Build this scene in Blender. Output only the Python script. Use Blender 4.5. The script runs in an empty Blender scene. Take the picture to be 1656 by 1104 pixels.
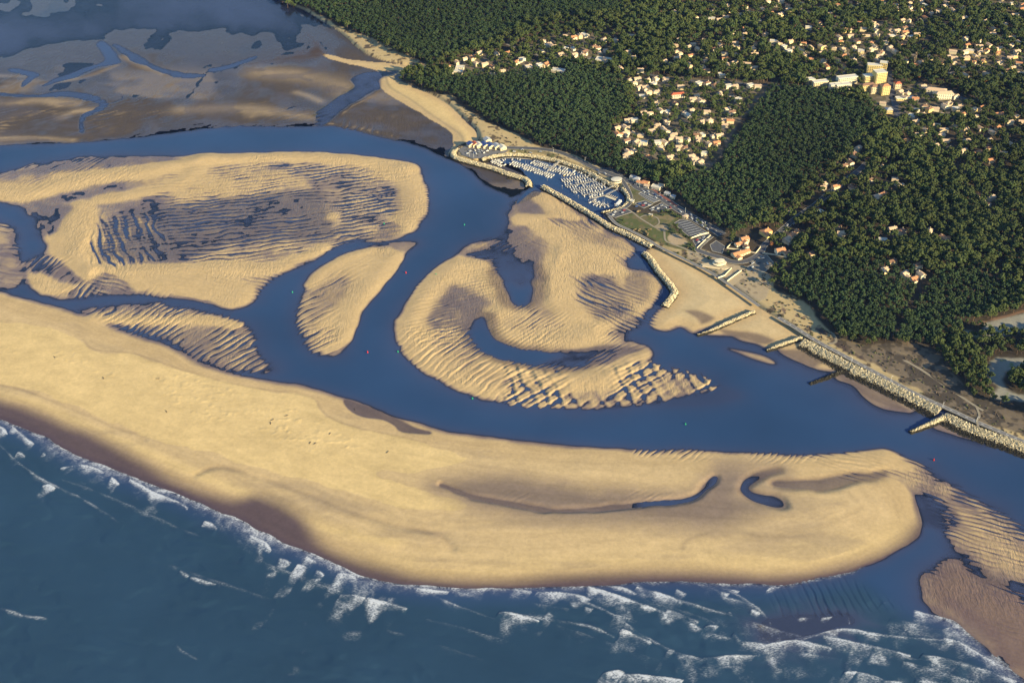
import bpy, math, random
import numpy as np
from mathutils import Vector, Matrix, Euler

R = math.radians
random.seed(7)
rng = np.random.default_rng(11)
scene = bpy.context.scene
COL = scene.collection

# ------------------------------------------------------------------ camera
CAM_H, PITCH, FPX = 850.0, R(36.0), 1999.0        # focal length in pixels of the 1656 x 1104 photograph
cam_d = bpy.data.cameras.new("camera")
cam_d.sensor_width = 36.0
cam_d.lens = FPX / 1656.0 * 36.0
cam_d.clip_start, cam_d.clip_end = 5.0, 60000.0
cam = bpy.data.objects.new("camera", cam_d)
cam.location = (0, 0, CAM_H)
cam.rotation_euler = (R(90) - PITCH, 0, 0)
COL.objects.link(cam)
scene.camera = cam

# ------------------------------------------------------------------ sky, sun, exposure
SUN_EL, SUN_AZ = R(19.0), R(126.0)                # azimuth from +Y towards +X
world = bpy.data.worlds.new("World")
scene.world = world
world.use_nodes = True
wn = world.node_tree
wn.nodes.clear()
sky = wn.nodes.new("ShaderNodeTexSky")
sky.sky_type = 'NISHITA'
sky.sun_disc = False
sky.sun_elevation = SUN_EL
sky.sun_rotation = SUN_AZ
sky.dust_density = 0.1
sky.ozone_density = 4.0
sky.air_density = 1.2
bg = wn.nodes.new("ShaderNodeBackground")
bg.inputs[1].default_value = 0.095
wo = wn.nodes.new("ShaderNodeOutputWorld")
wn.links.new(sky.outputs[0], bg.inputs[0])
wn.links.new(bg.outputs[0], wo.inputs[0])
sd = bpy.data.lights.new("sun", 'SUN')
sd.energy = 5.0
sd.angle = R(0.5)
sd.color = (1.0, 0.835, 0.50)
so = bpy.data.objects.new("sun", sd)
S = Vector((math.sin(SUN_AZ) * math.cos(SUN_EL), math.cos(SUN_AZ) * math.cos(SUN_EL), math.sin(SUN_EL)))
so.rotation_euler = S.to_track_quat('Z', 'Y').to_euler()
so.location = (0, 0, 1500)
COL.objects.link(so)
vs = scene.view_settings
vs.view_transform = 'Standard'
vs.look = 'None'
vs.gamma = 1.0
vs.use_curve_mapping = False
vs.exposure = 1.22

# ------------------------------------------------------------------ from a sight line to a place on the ground
CP, SP = math.cos(PITCH), math.sin(PITCH)


def ground(u, v, z=0.0):
    x = (np.asarray(u, float) - 828.0) / FPX
    y = (552.0 - np.asarray(v, float)) / FPX
    dy, dz = CP + y * SP, -SP + y * CP
    t = (z - CAM_H) / dz
    return x * t, dy * t


def G(u, v, z=4.0):
    x, y = ground(u, v, z)
    return float(x), float(y)


def pol(pts, z=0.0):
    a = np.array(pts, float)
    x, y = ground(a[:, 0], a[:, 1], z)
    return np.stack([x, y], 1)


def smooth(P, closed=True, n=4):
    P = np.asarray(P, float)
    m = len(P)
    out = []
    rngk = range(m) if closed else range(m - 1)
    for i in rngk:
        if closed:
            p0, p1, p2, p3 = P[i - 1], P[i], P[(i + 1) % m], P[(i + 2) % m]
        else:
            p0, p1, p2, p3 = P[max(i - 1, 0)], P[i], P[i + 1], P[min(i + 2, m - 1)]
        for k in range(n):
            t = k / n
            out.append(0.5 * (2 * p1 + (p2 - p0) * t + (2 * p0 - 5 * p1 + 4 * p2 - p3) * t * t + (3 * p1 - p0 - 3 * p2 + p3) * t ** 3))
    if not closed:
        out.append(P[-1])
    return np.array(out)


# ------------------------------------------------------------------ noise
def vnoise(x, y, scale, seed=0):
    x = np.asarray(x) / scale + 1000.3 + seed * 17.7
    y = np.asarray(y) / scale + 1000.7 + seed * 31.1
    xi, yi = np.floor(x).astype(np.int64), np.floor(y).astype(np.int64)
    fx, fy = x - xi, y - yi
    fx = fx * fx * fx * (fx * (fx * 6 - 15) + 10)
    fy = fy * fy * fy * (fy * (fy * 6 - 15) + 10)
    tab = np.random.default_rng(1000 + seed).random((256, 256)) * 2 - 1

    def h(i, j):
        return tab[i & 255, j & 255]
    a = h(xi, yi) * (1 - fx) + h(xi + 1, yi) * fx
    b = h(xi, yi + 1) * (1 - fx) + h(xi + 1, yi + 1) * fx
    return a * (1 - fy) + b * fy


def fbm(x, y, scale, seed=0, octs=4, gain=0.5):
    s = 0
    a = 1.0
    tot = 0
    for k in range(octs):
        s = s + a * vnoise(x, y, scale / 2 ** k, seed + k * 3)
        tot += a
        a *= gain
    return s / tot


def sstep(e0, e1, x):
    t = np.clip((x - e0) / (e1 - e0), 0, 1)
    return t * t * (3 - 2 * t)


# ------------------------------------------------------------------ the ground lattice
US = np.arange(-180, 1840, 1.4)
VS = np.arange(-120, 1192, 1.2)
UU, VV = np.meshgrid(US, VS)
GX, GY = ground(UU, VV)
NV, NU = GX.shape


def sdist(P, closed=True, margin=120.0, X=None, Y=None):
    """distance to a line or, when closed, signed distance to a polygon (positive inside), in metres"""
    X = GX if X is None else X
    Y = GY if Y is None else Y
    shp = X.shape
    xf, yf = X.ravel(), Y.ravel()
    lo, hi = P.min(0) - margin, P.max(0) + margin
    idx = np.nonzero((xf > lo[0]) & (xf < hi[0]) & (yf > lo[1]) & (yf < hi[1]))[0]
    x, y = xf[idx].astype(np.float32), yf[idx].astype(np.float32)
    d2 = np.full(len(idx), 1e12, np.float32)
    inside = np.zeros(len(idx), bool)
    A = P.astype(np.float32)
    B = np.roll(A, -1, 0)
    if not closed:
        A, B = A[:-1], B[:-1]
    for (ax, ay), (bx, by) in zip(A, B):
        ex, ey = bx - ax, by - ay
        L = ex * ex + ey * ey + 1e-9
        t = np.clip(((x - ax) * ex + (y - ay) * ey) / L, 0, 1)
        dx, dy = x - ax - t * ex, y - ay - t * ey
        np.minimum(d2, dx * dx + dy * dy, out=d2)
        if closed:
            c = (ay > y) != (by > y)
            xs = ax + (y - ay) * ex / (ey if abs(ey) > 1e-9 else 1e-9)
            inside ^= c & (x < xs)
    d = np.sqrt(d2)
    full = np.full(xf.shape, -margin if closed else margin, np.float32)
    full[idx] = np.clip(np.where(inside, d, -d) if closed else d, -margin if closed else 0, None)
    return full.reshape(shp)


def sdp(pts, z=0.0, margin=120.0, n=4):
    return sdist(smooth(pol(pts, z), True, n), True, margin)


def sdl(pts, z=0.0, margin=60.0, n=4):
    return sdist(smooth(pol(pts, z), False, n), False, margin)


def smax(a, b, k=0.25):
    h = np.clip(0.5 + 0.5 * (a - b) / k, 0, 1)
    return b * (1 - h) + a * h + k * h * (1 - h)


WX = GX + 6 * vnoise(GX, GY, 60, 41)
WY = GY + 6 * vnoise(GX, GY, 60, 42)


def ripples(direction_px, lam, at, seed=0, warp=1.0, cross=0.5, skew=0.6, X=None, Y=None):
    """sand ripples; direction_px is the direction of the crests seen at the photograph point at"""
    p0 = np.array(G(at[0], at[1], 0))
    p1 = np.array(G(at[0] + direction_px[0], at[1] + direction_px[1], 0))
    t = (p1 - p0) / np.linalg.norm(p1 - p0)
    nrm = np.array([-t[1], t[0]])
    X = GX if X is None else X
    Y = GY if Y is None else Y
    s = X * nrm[0] + Y * nrm[1]
    a = X * t[0] + Y * t[1]
    ph = s * 2 * np.pi / lam + warp * (3.6 * vnoise(X, Y, 75, seed) + 2.2 * vnoise(a, s * 1.6, 30, seed + 1) + 1.2 * vnoise(a, s * 1.3, 12, seed + 2))
    w = np.sin(ph + skew * np.sin(ph)) + 0.25 * np.sin(2 * ph + 1.0)
    amp = 1 - cross + cross * (vnoise(a / 2.6, s, lam * 0.9, seed + 3) * 1.5 + 0.55)
    return w * np.clip(amp, 0.05, 1.6)


# ------------------------------------------------------------------ sand banks, beaches, channels
Z = np.full(GX.shape, -3.2)


def bank(pts, h, w, out=0.07, wob=3.0, k=0.25, lowout=None):
    global Z
    d = sdp(pts) + wob * vnoise(GX, GY, 22, 5) + 0.5 * wob * vnoise(GX, GY, 9, 6)
    f = np.where(d > 0, h * (1 - np.exp(-np.maximum(d, 0) / w)), d * out)
    Z = smax(Z, f, k)
    return d


# tidal flat beyond the main channel
P_FLAT = [(-190, 236), (0, 234), (100, 231), (150, 229), (225, 222), (300, 212), (350, 206), (412, 204), (489, 205), (524, 203), (534, 201),
          (564, 207), (614, 220), (639, 225), (664, 232), (689, 241), (714, 252), (744, 265), (766, 278), (776, 291), (796, 304), (816, 313),
          (824, 319), (835, 318), (846, 311), (858, 302), (840, 270), (790, 240), (900, 100), (800, -200), (-300, -200)]
d_flat = bank(P_FLAT, 0.35, 12, out=0.05, wob=2.5)
# main spit
P_SPIT = [(-190, 400), (-90, 446), (0, 471), (50, 486), (100, 498), (150, 513), (190, 531), (250, 551), (287, 567), (325, 587), (375, 604), (414, 612),
          (476, 621), (526, 634), (564, 646), (601, 659), (639, 674), (676, 684), (726, 697), (828, 711), (928, 721), (1003, 727), (1053, 730),
          (1103, 728), (1170, 732), (1242, 735), (1300, 738), (1367, 735), (1417, 729), (1437, 729), (1467, 742), (1487, 752), (1480, 766),
          (1455, 772), (1452, 780), (1462, 789), (1476, 804), (1487, 827), (1491, 846), (1486, 865), (1467, 880), (1429, 898), (1392, 914), (1367, 924), (1317, 934),
          (1267, 943), (1165, 942), (1078, 938), (1003, 942), (928, 946), (828, 949), (726, 948), (664, 945), (626, 940), (589, 933), (564, 922),
          (539, 908), (501, 894), (464, 880), (439, 865), (414, 855), (385, 838), (355, 827), (300, 803), (262, 790), (225, 775), (185, 759), (145, 743), (105, 725),
          (75, 706), (37, 692), (0, 679), (-90, 650), (-190, 615)]
d_spit = bank(P_SPIT, 2.3, 55, out=0.06, wob=1.2)
# lower right bars
P_B1 = [(1487, 752), (1504, 767), (1529, 784), (1554, 802), (1604, 827), (1617, 835), (1654, 860), (1720, 905), (1760, 990), (1690, 985), (1656, 953), (1617, 940), (1587, 926),
        (1562, 902), (1549, 890), (1539, 870), (1535, 850), (1520, 838), (1505, 815), (1490, 795), (1470, 778), (1455, 765), (1470, 755)]
d_b1 = bank(P_B1, 0.36, 22, out=0.022, wob=4)
P_B2 = [(1529, 905), (1562, 908), (1587, 934), (1617, 947), (1656, 960), (1690, 990), (1780, 1000), (1800, 1180), (1700, 1130), (1642, 1087), (1612, 1062), (1592, 1035), (1567, 1015),
        (1542, 1002), (1514, 989), (1499, 971), (1493, 947), (1504, 925)]
d_b2 = bank(P_B2, 0.42, 26, out=0.03, wob=2)
# centre swirl
P_C = [(855, 311), (885, 312), (910, 330), (940, 346), (958, 360), (975, 376), (1003, 391), (1023, 406), (1013, 416), (1007, 424), (1012, 434), (1028, 441), (1048, 443),
       (1059, 453), (1062, 466), (1055, 483), (1040, 503), (1028, 516), (1012, 534), (1010, 548), (1030, 555), (1045, 568), (1035, 582), (1048, 592), (1070, 600), (1096, 604),
       (1130, 612), (1144, 621), (1128, 630), (1100, 637), (1070, 643), (1040, 649), (1003, 654), (940, 657), (890, 654), (828, 651), (789, 641), (739, 618), (701, 598), (674, 577),
       (659, 557), (653, 535), (656, 518), (664, 503), (684, 476), (701, 456), (719, 438), (742, 420), (752, 406), (776, 391), (804, 386), (822, 372), (828, 350), (829, 336), (840, 321)]
d_c = bank(P_C, 0.34, 22, out=0.03, wob=4)
# big north west bank
P_D = [(-190, 300), (-90, 290), (0, 281), (20, 275), (62, 265), (125, 256), (175, 253), (225, 253), (275, 255), (325, 254), (412, 252), (489, 250), (589, 255), (639, 261), (666, 271),
       (677, 296), (686, 321), (686, 343), (674, 361), (649, 376), (620, 389), (596, 391), (574, 388), (536, 403), (519, 413), (486, 426), (468, 431), (451, 441), (414, 465), (396, 483), (377, 495),
       (350, 488), (300, 480), (250, 476), (200, 474), (150, 478), (100, 481), (82, 476), (55, 461), (47, 436), (52, 420), (77, 411), (77, 386), (62, 363), (45, 341), (25, 327), (0, 321), (-90, 314), (-190, 325)]
d_d = bank(P_D, 0.12, 14, out=0.03, wob=4)
# crescent
P_E = [(639, 401), (644, 414), (629, 441), (604, 468), (579, 496), (564, 526), (554, 548), (550, 571), (526, 576), (511, 571), (499, 557), (491, 546), (484, 521), (481, 501),
       (489, 476), (501, 451), (521, 433), (554, 413), (589, 403), (621, 398)]
d_e = bank(P_E, 0.50, 14, out=0.045, wob=2)
P_F = [(125, 502), (175, 498), (225, 492), (275, 496), (325, 506), (362, 516), (390, 526), (402, 542), (415, 570), (436, 594), (431, 603), (414, 600), (395, 598), (350, 592), (312, 572),
       (280, 552), (240, 538), (200, 524), (160, 516)]
d_f = bank(P_F, 0.14, 10, out=0.03, wob=3)
P_GB = [(-120, 345), (5, 362), (26, 400), (35, 440), (12, 466), (-80, 450)]
d_g = bank(P_GB, 0.12, 10, out=0.03, wob=4)
# submerged or barely showing bars
for pts, h in (([(1180, 564), (1218, 571), (1239, 577), (1253, 586), (1246, 588), (1218, 580), (1196, 571)], 0.45),
               ([(1242, 1000), (1300, 993), (1370, 993), (1378, 1010), (1340, 1022), (1300, 1034), (1250, 1040), (1225, 1028)], -0.10),
               ([(630, 394), (672, 392), (660, 404), (644, 410)], 0.05),
               ([(1140, 622), (1175, 628), (1195, 640), (1150, 652), (1060, 655), (1040, 645)], -0.22)):
    d = sdp(pts)
    f = np.where(d > 0, h * (1 - np.exp(-np.maximum(d, 0) / 8)) if h > 0 else h, min(h, 0) + d * 0.04)
    Z = smax(Z, f, 0.2)
# beaches by the town
P_BE1 = [(1046, 404), (1063, 396), (1075, 400), (1150, 438), (1232, 494), (1218, 506), (1180, 520), (1138, 533), (1120, 539), (1100, 529), (1078, 536), (1055, 529), (1060, 508), (1073, 495), (1090, 472),
         (1085, 458), (1066, 434), (1052, 416)]
d_be1 = bank(P_BE1, 3.2, 55, out=0.06, wob=1.0)
P_BE2 = [(1216, 500), (1235, 494), (1300, 544), (1294, 552), (1262, 560), (1240, 562), (1225, 556), (1200, 551), (1181, 543), (1145, 541), (1160, 526)]
d_be2 = bank(P_BE2, 2.6, 40, out=0.03, wob=1.0)
P_BE3 = [(1262, 556), (1292, 550), (1330, 565), (1368, 588), (1362, 596), (1347, 600), (1317, 596), (1292, 585), (1262, 570)]
d_be3 = bank(P_BE3, 1.2, 30, out=0.02, wob=1.0)
P_BE4 = [(1354, 604), (1395, 604), (1442, 628), (1490, 655), (1475, 667), (1462, 667), (1429, 660), (1400, 645), (1379, 624), (1354, 614)]
d_be4 = bank(P_BE4, 0.30, 20, out=0.02, wob=1.0)
P_BE5 = [(1509, 690), (1540, 682), (1600, 705), (1590, 715), (1567, 710), (1542, 703)]
d_be5 = bank(P_BE5, 0.35, 15, out=0.02, wob=1.0)
P_BN = [(520, 86), (564, 97), (600, 100), (640, 104), (680, 108), (660, 118), (640, 122), (645, 131), (690, 150), (726, 168), (748, 192), (768, 212), (775, 230), (738, 243), (726, 250),
        (733, 232), (728, 214), (706, 199), (664, 174), (622, 149), (612, 133), (618, 121), (600, 112), (560, 103), (530, 94)]
d_bn = bank(P_BN, 2.6, 28, out=0.05, wob=1.5)
P_TOP = [(380, -10), (414, -2), (439, 4), (464, 13), (489, 28), (514, 45), (544, 63), (575, 82), (600, 97), (640, 100), (700, 60), (500, -60), (380, -60)]
d_top = bank(P_TOP, 3.0, 30, out=0.03, wob=1.5)
# land
P_LAND = [(400, -140), (425, -60), (450, -4), (489, 15), (514, 30), (551, 54), (589, 86), (626, 100), (660, 106), (684, 111), (655, 119), (647, 127), (664, 138), (701, 155), (726, 170), (748, 190), (770, 211),
          (773, 228), (752, 232), (738, 239), (733, 246), (745, 256), (765, 261), (779, 259), (796, 253), (818, 250), (840, 250), (861, 252), (900, 259), (934, 270), (956, 280), (972, 289), (989, 298), (1003, 304), (1012, 314), (1014, 323),
          (1006, 332), (992, 338), (974, 343), (990, 363), (1013, 374), (1035, 384), (1055, 397), (1070, 402), (1148, 441), (1228, 497), (1262, 518), (1300, 546), (1320, 556), (1377, 588), (1442, 620), (1522, 661),
          (1604, 698), (1660, 722), (1760, 765), (1900, 820), (1990, 700), (1990, -160)]
d_land = sdist(smooth(pol(P_LAND), True, 3), True, 400.0)
LAND_Z = 4.0
dun = np.clip(fbm(GX, GY, 90, 21, 4) * 3.0 + 1.2, 0, None)
P_FLATLAND = [(733, 238), (790, 222), (840, 230), (900, 246), (960, 270), (1010, 283), (1060, 296), (1100, 322), (1170, 372), (1250, 372), (1400, 265), (1420, 275), (1290, 400), (1262, 440), (1232, 460), (1262, 505), (1400, 580), (1470, 610), (1540, 650), (1680, 700),
              (1720, 760), (1500, 720), (1290, 600), (1200, 560), (1040, 430), (950, 360), (850, 305), (730, 262)]
d_flatland = sdist(smooth(pol(P_FLATLAND), True, 3), True, 150.0)
hill = dun * sstep(0, 60, d_land) * sstep(10, -60, d_flatland)
landz = np.where(d_land > 0, LAND_Z * (1 - np.exp(-np.maximum(d_land, 0) / 2.2)) + hill, d_land * 0.55)
Z = np.maximum(Z, landz)
on_land = d_land > 0
# the boat basin
P_BASIN = [(781, 260), (796, 254), (818, 251), (840, 251), (861, 253), (900, 260), (934, 271), (956, 281), (972, 290), (989, 299), (1003, 305), (1011, 314), (1013, 323),
           (1005, 331), (991, 337), (972, 341), (958, 336), (925, 318), (900, 304), (880, 295), (868, 304), (850, 318), (836, 330), (838, 322), (852, 308), (860, 298), (850, 285), (835, 278), (815, 270)]
d_basin = sdp(P_BASIN)
Z = np.where(d_basin > 0, np.minimum(Z, -2.4 * (1 - np.exp(-d_basin / 4))), Z)

# pools, runnels and creeks cut into the sand
wetmask = np.zeros(GX.shape)


def cut(pts, depth, soft=6.0, wet=1.0, wob=2.0, shoulder=12.0, grow=0.0):
    """scour a hollow: below the water table inside, a damp shoulder round it"""
    global Z, wetmask
    d = sdp(pts) + wob * vnoise(GX, GY, 14, 61) + grow
    inside = np.clip(d / soft, 0, 1)
    target = -depth * inside
    sh = sstep(-shoulder, 0, d)
    Z = np.where(on_land, Z, Z * (1 - sh) + np.minimum(Z, target + (1 - sh) * Z) * sh)
    wetmask = np.maximum(wetmask, sh * wet)
    return d


cut([(815, 423), (853, 425), (863, 431), (868, 456), (863, 481), (843, 493), (824, 485), (812, 455), (806, 435)], 0.9, 14, shoulder=24, wob=4, grow=4)
cut([(776, 513), (789, 514), (790, 526), (799, 546), (826, 561), (878, 569), (928, 573), (985, 568), (945, 588), (910, 592), (878, 592), (828, 584), (800, 574), (776, 562), (764, 550), (762, 533)], 0.9, 9, shoulder=20, wob=3, grow=4)
cut([(714, 785), (764, 801), (826, 813), (878, 823), (940, 824), (1003, 818), (1053, 812), (1103, 808), (1126, 799), (1138, 787), (1150, 775), (1157, 772), (1155, 780), (1142, 792), (1130, 802), (1103, 812), (1053, 816), (1003, 821), (940, 826), (878, 826), (820, 816), (764, 804)], -0.03, 4, shoulder=9, wob=1.6, wet=0.72)
cut([(1259, 760), (1240, 763), (1213, 772), (1200, 787), (1205, 799), (1228, 811), (1244, 817), (1258, 819), (1268, 817), (1264, 809), (1250, 803), (1236, 801), (1218, 797), (1209, 790), (1212, 783), (1228, 773), (1244, 765)], 0.06, 5, wob=1.4)
cut([(1254, 781), (1292, 778), (1329, 777), (1362, 772), (1390, 768), (1430, 766), (1410, 773), (1384, 777), (1352, 788), (1324, 791), (1292, 789), (1262, 785)], 0.0, 6, wob=1.6)
cut([(559, 648), (574, 652), (604, 662), (626, 669), (640, 678), (668, 692), (694, 700), (651, 697), (639, 687), (621, 677), (594, 674), (576, 668), (564, 659)], -0.05, 5, wob=0.8, shoulder=5)
cut([(1562, 903), (1590, 925), (1617, 941), (1680, 962), (1680, 968), (1615, 948), (1585, 935), (1560, 912)], 0.05, 5, shoulder=10)
# tidal creek and rills on the far flat
cut([(642, 116), (620, 117), (589, 120), (569, 130), (576, 140), (554, 155), (529, 172), (512, 187), (518, 205), (534, 203), (549, 185), (566, 172), (589, 160), (611, 145), (614, 128), (632, 121)], 0.05, 8, shoulder=8)
cut([(150, 163), (168, 162), (174, 170), (166, 178), (150, 184), (138, 190), (134, 200), (136, 214), (130, 214), (129, 196), (134, 186), (150, 177), (163, 170)], 0.35, 3, shoulder=4, wob=0.5)
cut([(158, 72), (170, 70), (192, 96), (188, 104), (160, 108), (140, 116), (120, 126), (96, 132), (68, 140), (84, 130), (110, 122), (140, 110), (172, 97)], 0.4, 4, shoulder=4, wob=0.6)
cut([(186, 74), (198, 78), (230, 94), (252, 108), (290, 118), (330, 122), (300, 126), (262, 118), (238, 106), (215, 100)], 0.35, 5, shoulder=6, wob=1.5)
cut([(340, 112), (370, 106), (410, 92), (408, 97), (372, 110), (342, 116)], 0.3, 3, shoulder=4, wob=0.6)
cut([(-90, 147), (0, 150), (60, 154), (110, 148), (160, 158), (150, 164), (110, 156), (60, 158), (0, 155), (-90, 153)], 0.3, 3, shoulder=5, wob=1)
cut([(20, 112), (60, 120), (50, 130), (38, 140), (34, 138), (44, 128), (48, 122), (18, 116)], 0.3, 3, shoulder=5, wob=1)

def v_is_bank(pts):
    return not any(p[1] > 635 or p[1] < 235 for p in pts)


# crests and swells of sand: line, height in metres, half width in metres
for pts, h, w in (
        ([(325, 258), (400, 255), (480, 254), (550, 257), (600, 263), (655, 274)], 1.1, 13),
        ([(655, 274), (664, 300), (668, 330), (660, 350), (645, 368)], 0.75, 17),
        ([(-60, 318), (0, 312), (50, 312), (100, 298), (160, 286), (220, 280), (290, 266), (330, 258)], 0.95, 17),
        ([(130, 334), (118, 340), (115, 356), (120, 385), (122, 410), (132, 425), (150, 440)], 0.95, 14),
        ([(140, 345), (138, 380), (136, 410), (146, 432)], 0.7, 12),
        ([(152, 440), (200, 436), (270, 433), (340, 434), (410, 436), (462, 432)], 0.6, 13),
        ([(200, 445), (260, 450), (330, 462), (385, 478)], 0.7, 24),
        ([(90, 385), (95, 405), (112, 420)], 0.5, 12),
        ([(62, 450), (80, 466), (110, 466)], 0.55, 13),
        ([(524, 400), (510, 408), (480, 418)], 0.5, 8),
        ([(520, 335), (530, 350)], 0.35, 12), ([(585, 320), (600, 340), (610, 355)], 0.3, 24),
        ([(620, 290), (600, 310)], 0.25, 24), ([(300, 300), (360, 330)], 0.15, 40),
        ([(165, 322), (200, 318), (250, 308), (290, 296), (316, 276)], 0.5, 12),
        ([(634, 420), (615, 445), (590, 475), (568, 510), (556, 545)], 0.8, 15),
        ([(500, 460), (525, 436), (560, 417), (600, 405)], 0.35, 8),
        ([(150, 515), (210, 518), (270, 519), (330, 517), (385, 526)], 0.55, 8),
        ([(800, 405), (752, 424), (722, 441), (695, 470), (674, 505), (668, 540), (690, 575), (730, 603), (780, 625)], 0.75, 20),
        ([(790, 590), (840, 603), (900, 613), (960, 614), (1010, 600)], 0.8, 14),
        ([(780, 430), (800, 455), (812, 490), (800, 508)], 0.45, 14),
        ([(880, 322), (905, 345), (930, 360), (960, 370)], 0.45, 14),
        ([(845, 352), (880, 358), (920, 385), (960, 400), (1000, 402)], 0.4, 20),
        ([(890, 410), (880, 435), (885, 470), (905, 500), (960, 525)], 0.75, 20),
        ([(900, 405), (950, 418), (990, 440), (1005, 465), (1010, 495)], 0.65, 16),
        ([(795, 515), (810, 540), (850, 553), (910, 552), (960, 540)], 0.6, 14),
        ([(1050, 460), (1045, 480), (1025, 500)], 0.35, 14),
        ([(1000, 575), (1035, 572)], 0.5, 14),
        ([(900, 640), (980, 640), (1060, 622), (1110, 620)], 0.45, 16),
        # the spit's own relief
        ([(0, 640), (60, 652), (130, 684), (210, 716), (290, 748), (370, 782), (440, 815), (520, 846), (600, 868), (680, 880)], 0.7, 13),
        ([(700, 905), (850, 918), (1000, 912), (1165, 908), (1300, 905), (1400, 892)], 0.5, 20),
        ([(1330, 820), (1400, 800), (1440, 790)], 0.4, 26), ([(960, 755), (1050, 770), (1110, 780)], 0.6, 22),
        ([(1140, 745), (1250, 752), (1350, 748), (1430, 738)], 0.5, 12),
        ([(534, 200), (549, 186), (566, 173), (589, 161), (609, 148)], 0.4, 6), ([(534, 201), (580, 208), (640, 222)], 0.35, 9),
        ([(415, 118), (480, 120), (530, 130), (560, 140)], 0.3, 26), ([(20, 168), (60, 162), (100, 170)], 0.4, 14), ([(0, 226), (60, 224), (115, 227)], 0.45, 8),
        ([(120, 180), (150, 178)], 0.4, 10), ([(200, 90), (230, 110), (270, 120)], 0.3, 9), ([(70, 134), (130, 126), (190, 104)], 0.3, 7),
        ([(300, 180), (400, 178), (480, 186), (510, 190)], 0.25, 22)):
    d = sdl(pts, margin=w * 4)
    if v_is_bank(pts):
        h = h * 1.55
    Z = Z + np.where(on_land, 0, h * np.exp(-(d / w) ** 2) * (0.85 + 0.25 * vnoise(GX, GY, 45, 77)) - h * math.exp(-16))

# low undulation of the flats so that films of water lie on them
nflat = fbm(WX, WY * 0.6, 80, 31, 5, 0.6)
Z += np.where((d_flat > 0) & ~on_land & (d_bn < 0), 0.36 * nflat - 0.12 - 0.26 * sstep(170, 60, VV) * sstep(560, 430, UU), 0)
Z = np.where((d_flat > 0) & ~on_land & (Z < 0), Z * 0.40, Z)
P_WEED = [(360, -20), (414, 8), (450, 22), (490, 48), (520, 72), (536, 88), (500, 100), (440, 104), (400, 108), (380, 104), (440, 92), (490, 80), (505, 68), (470, 40), (420, 18), (360, 10)]
d_weed = sdp(P_WEED) + 6 * vnoise(GX, GY, 18, 88)
Z += np.where((d_weed > 0) & ~on_land, 0.25 * np.clip(d_weed / 20, 0, 1), 0)
nd = fbm(GX, GY, 60, 33, 4)
Z += np.where(d_d > 4, 0.25 * nd, 0)
Z += np.where((d_spit > 30), 0.10 * fbm(GX, GY, 70, 34, 3), 0)
d_damp = sdp([(700, 787), (740, 778), (800, 772), (860, 776), (930, 788), (1010, 795), (1080, 800), (1120, 790), (1150, 768), (1195, 770), (1190, 800), (1230, 822), (1180, 850), (1100, 848), (1000, 838), (880, 836), (790, 824), (740, 806)])
Z -= 0.45 * sstep(-25, 35, d_damp) * (d_spit > 0)

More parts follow.
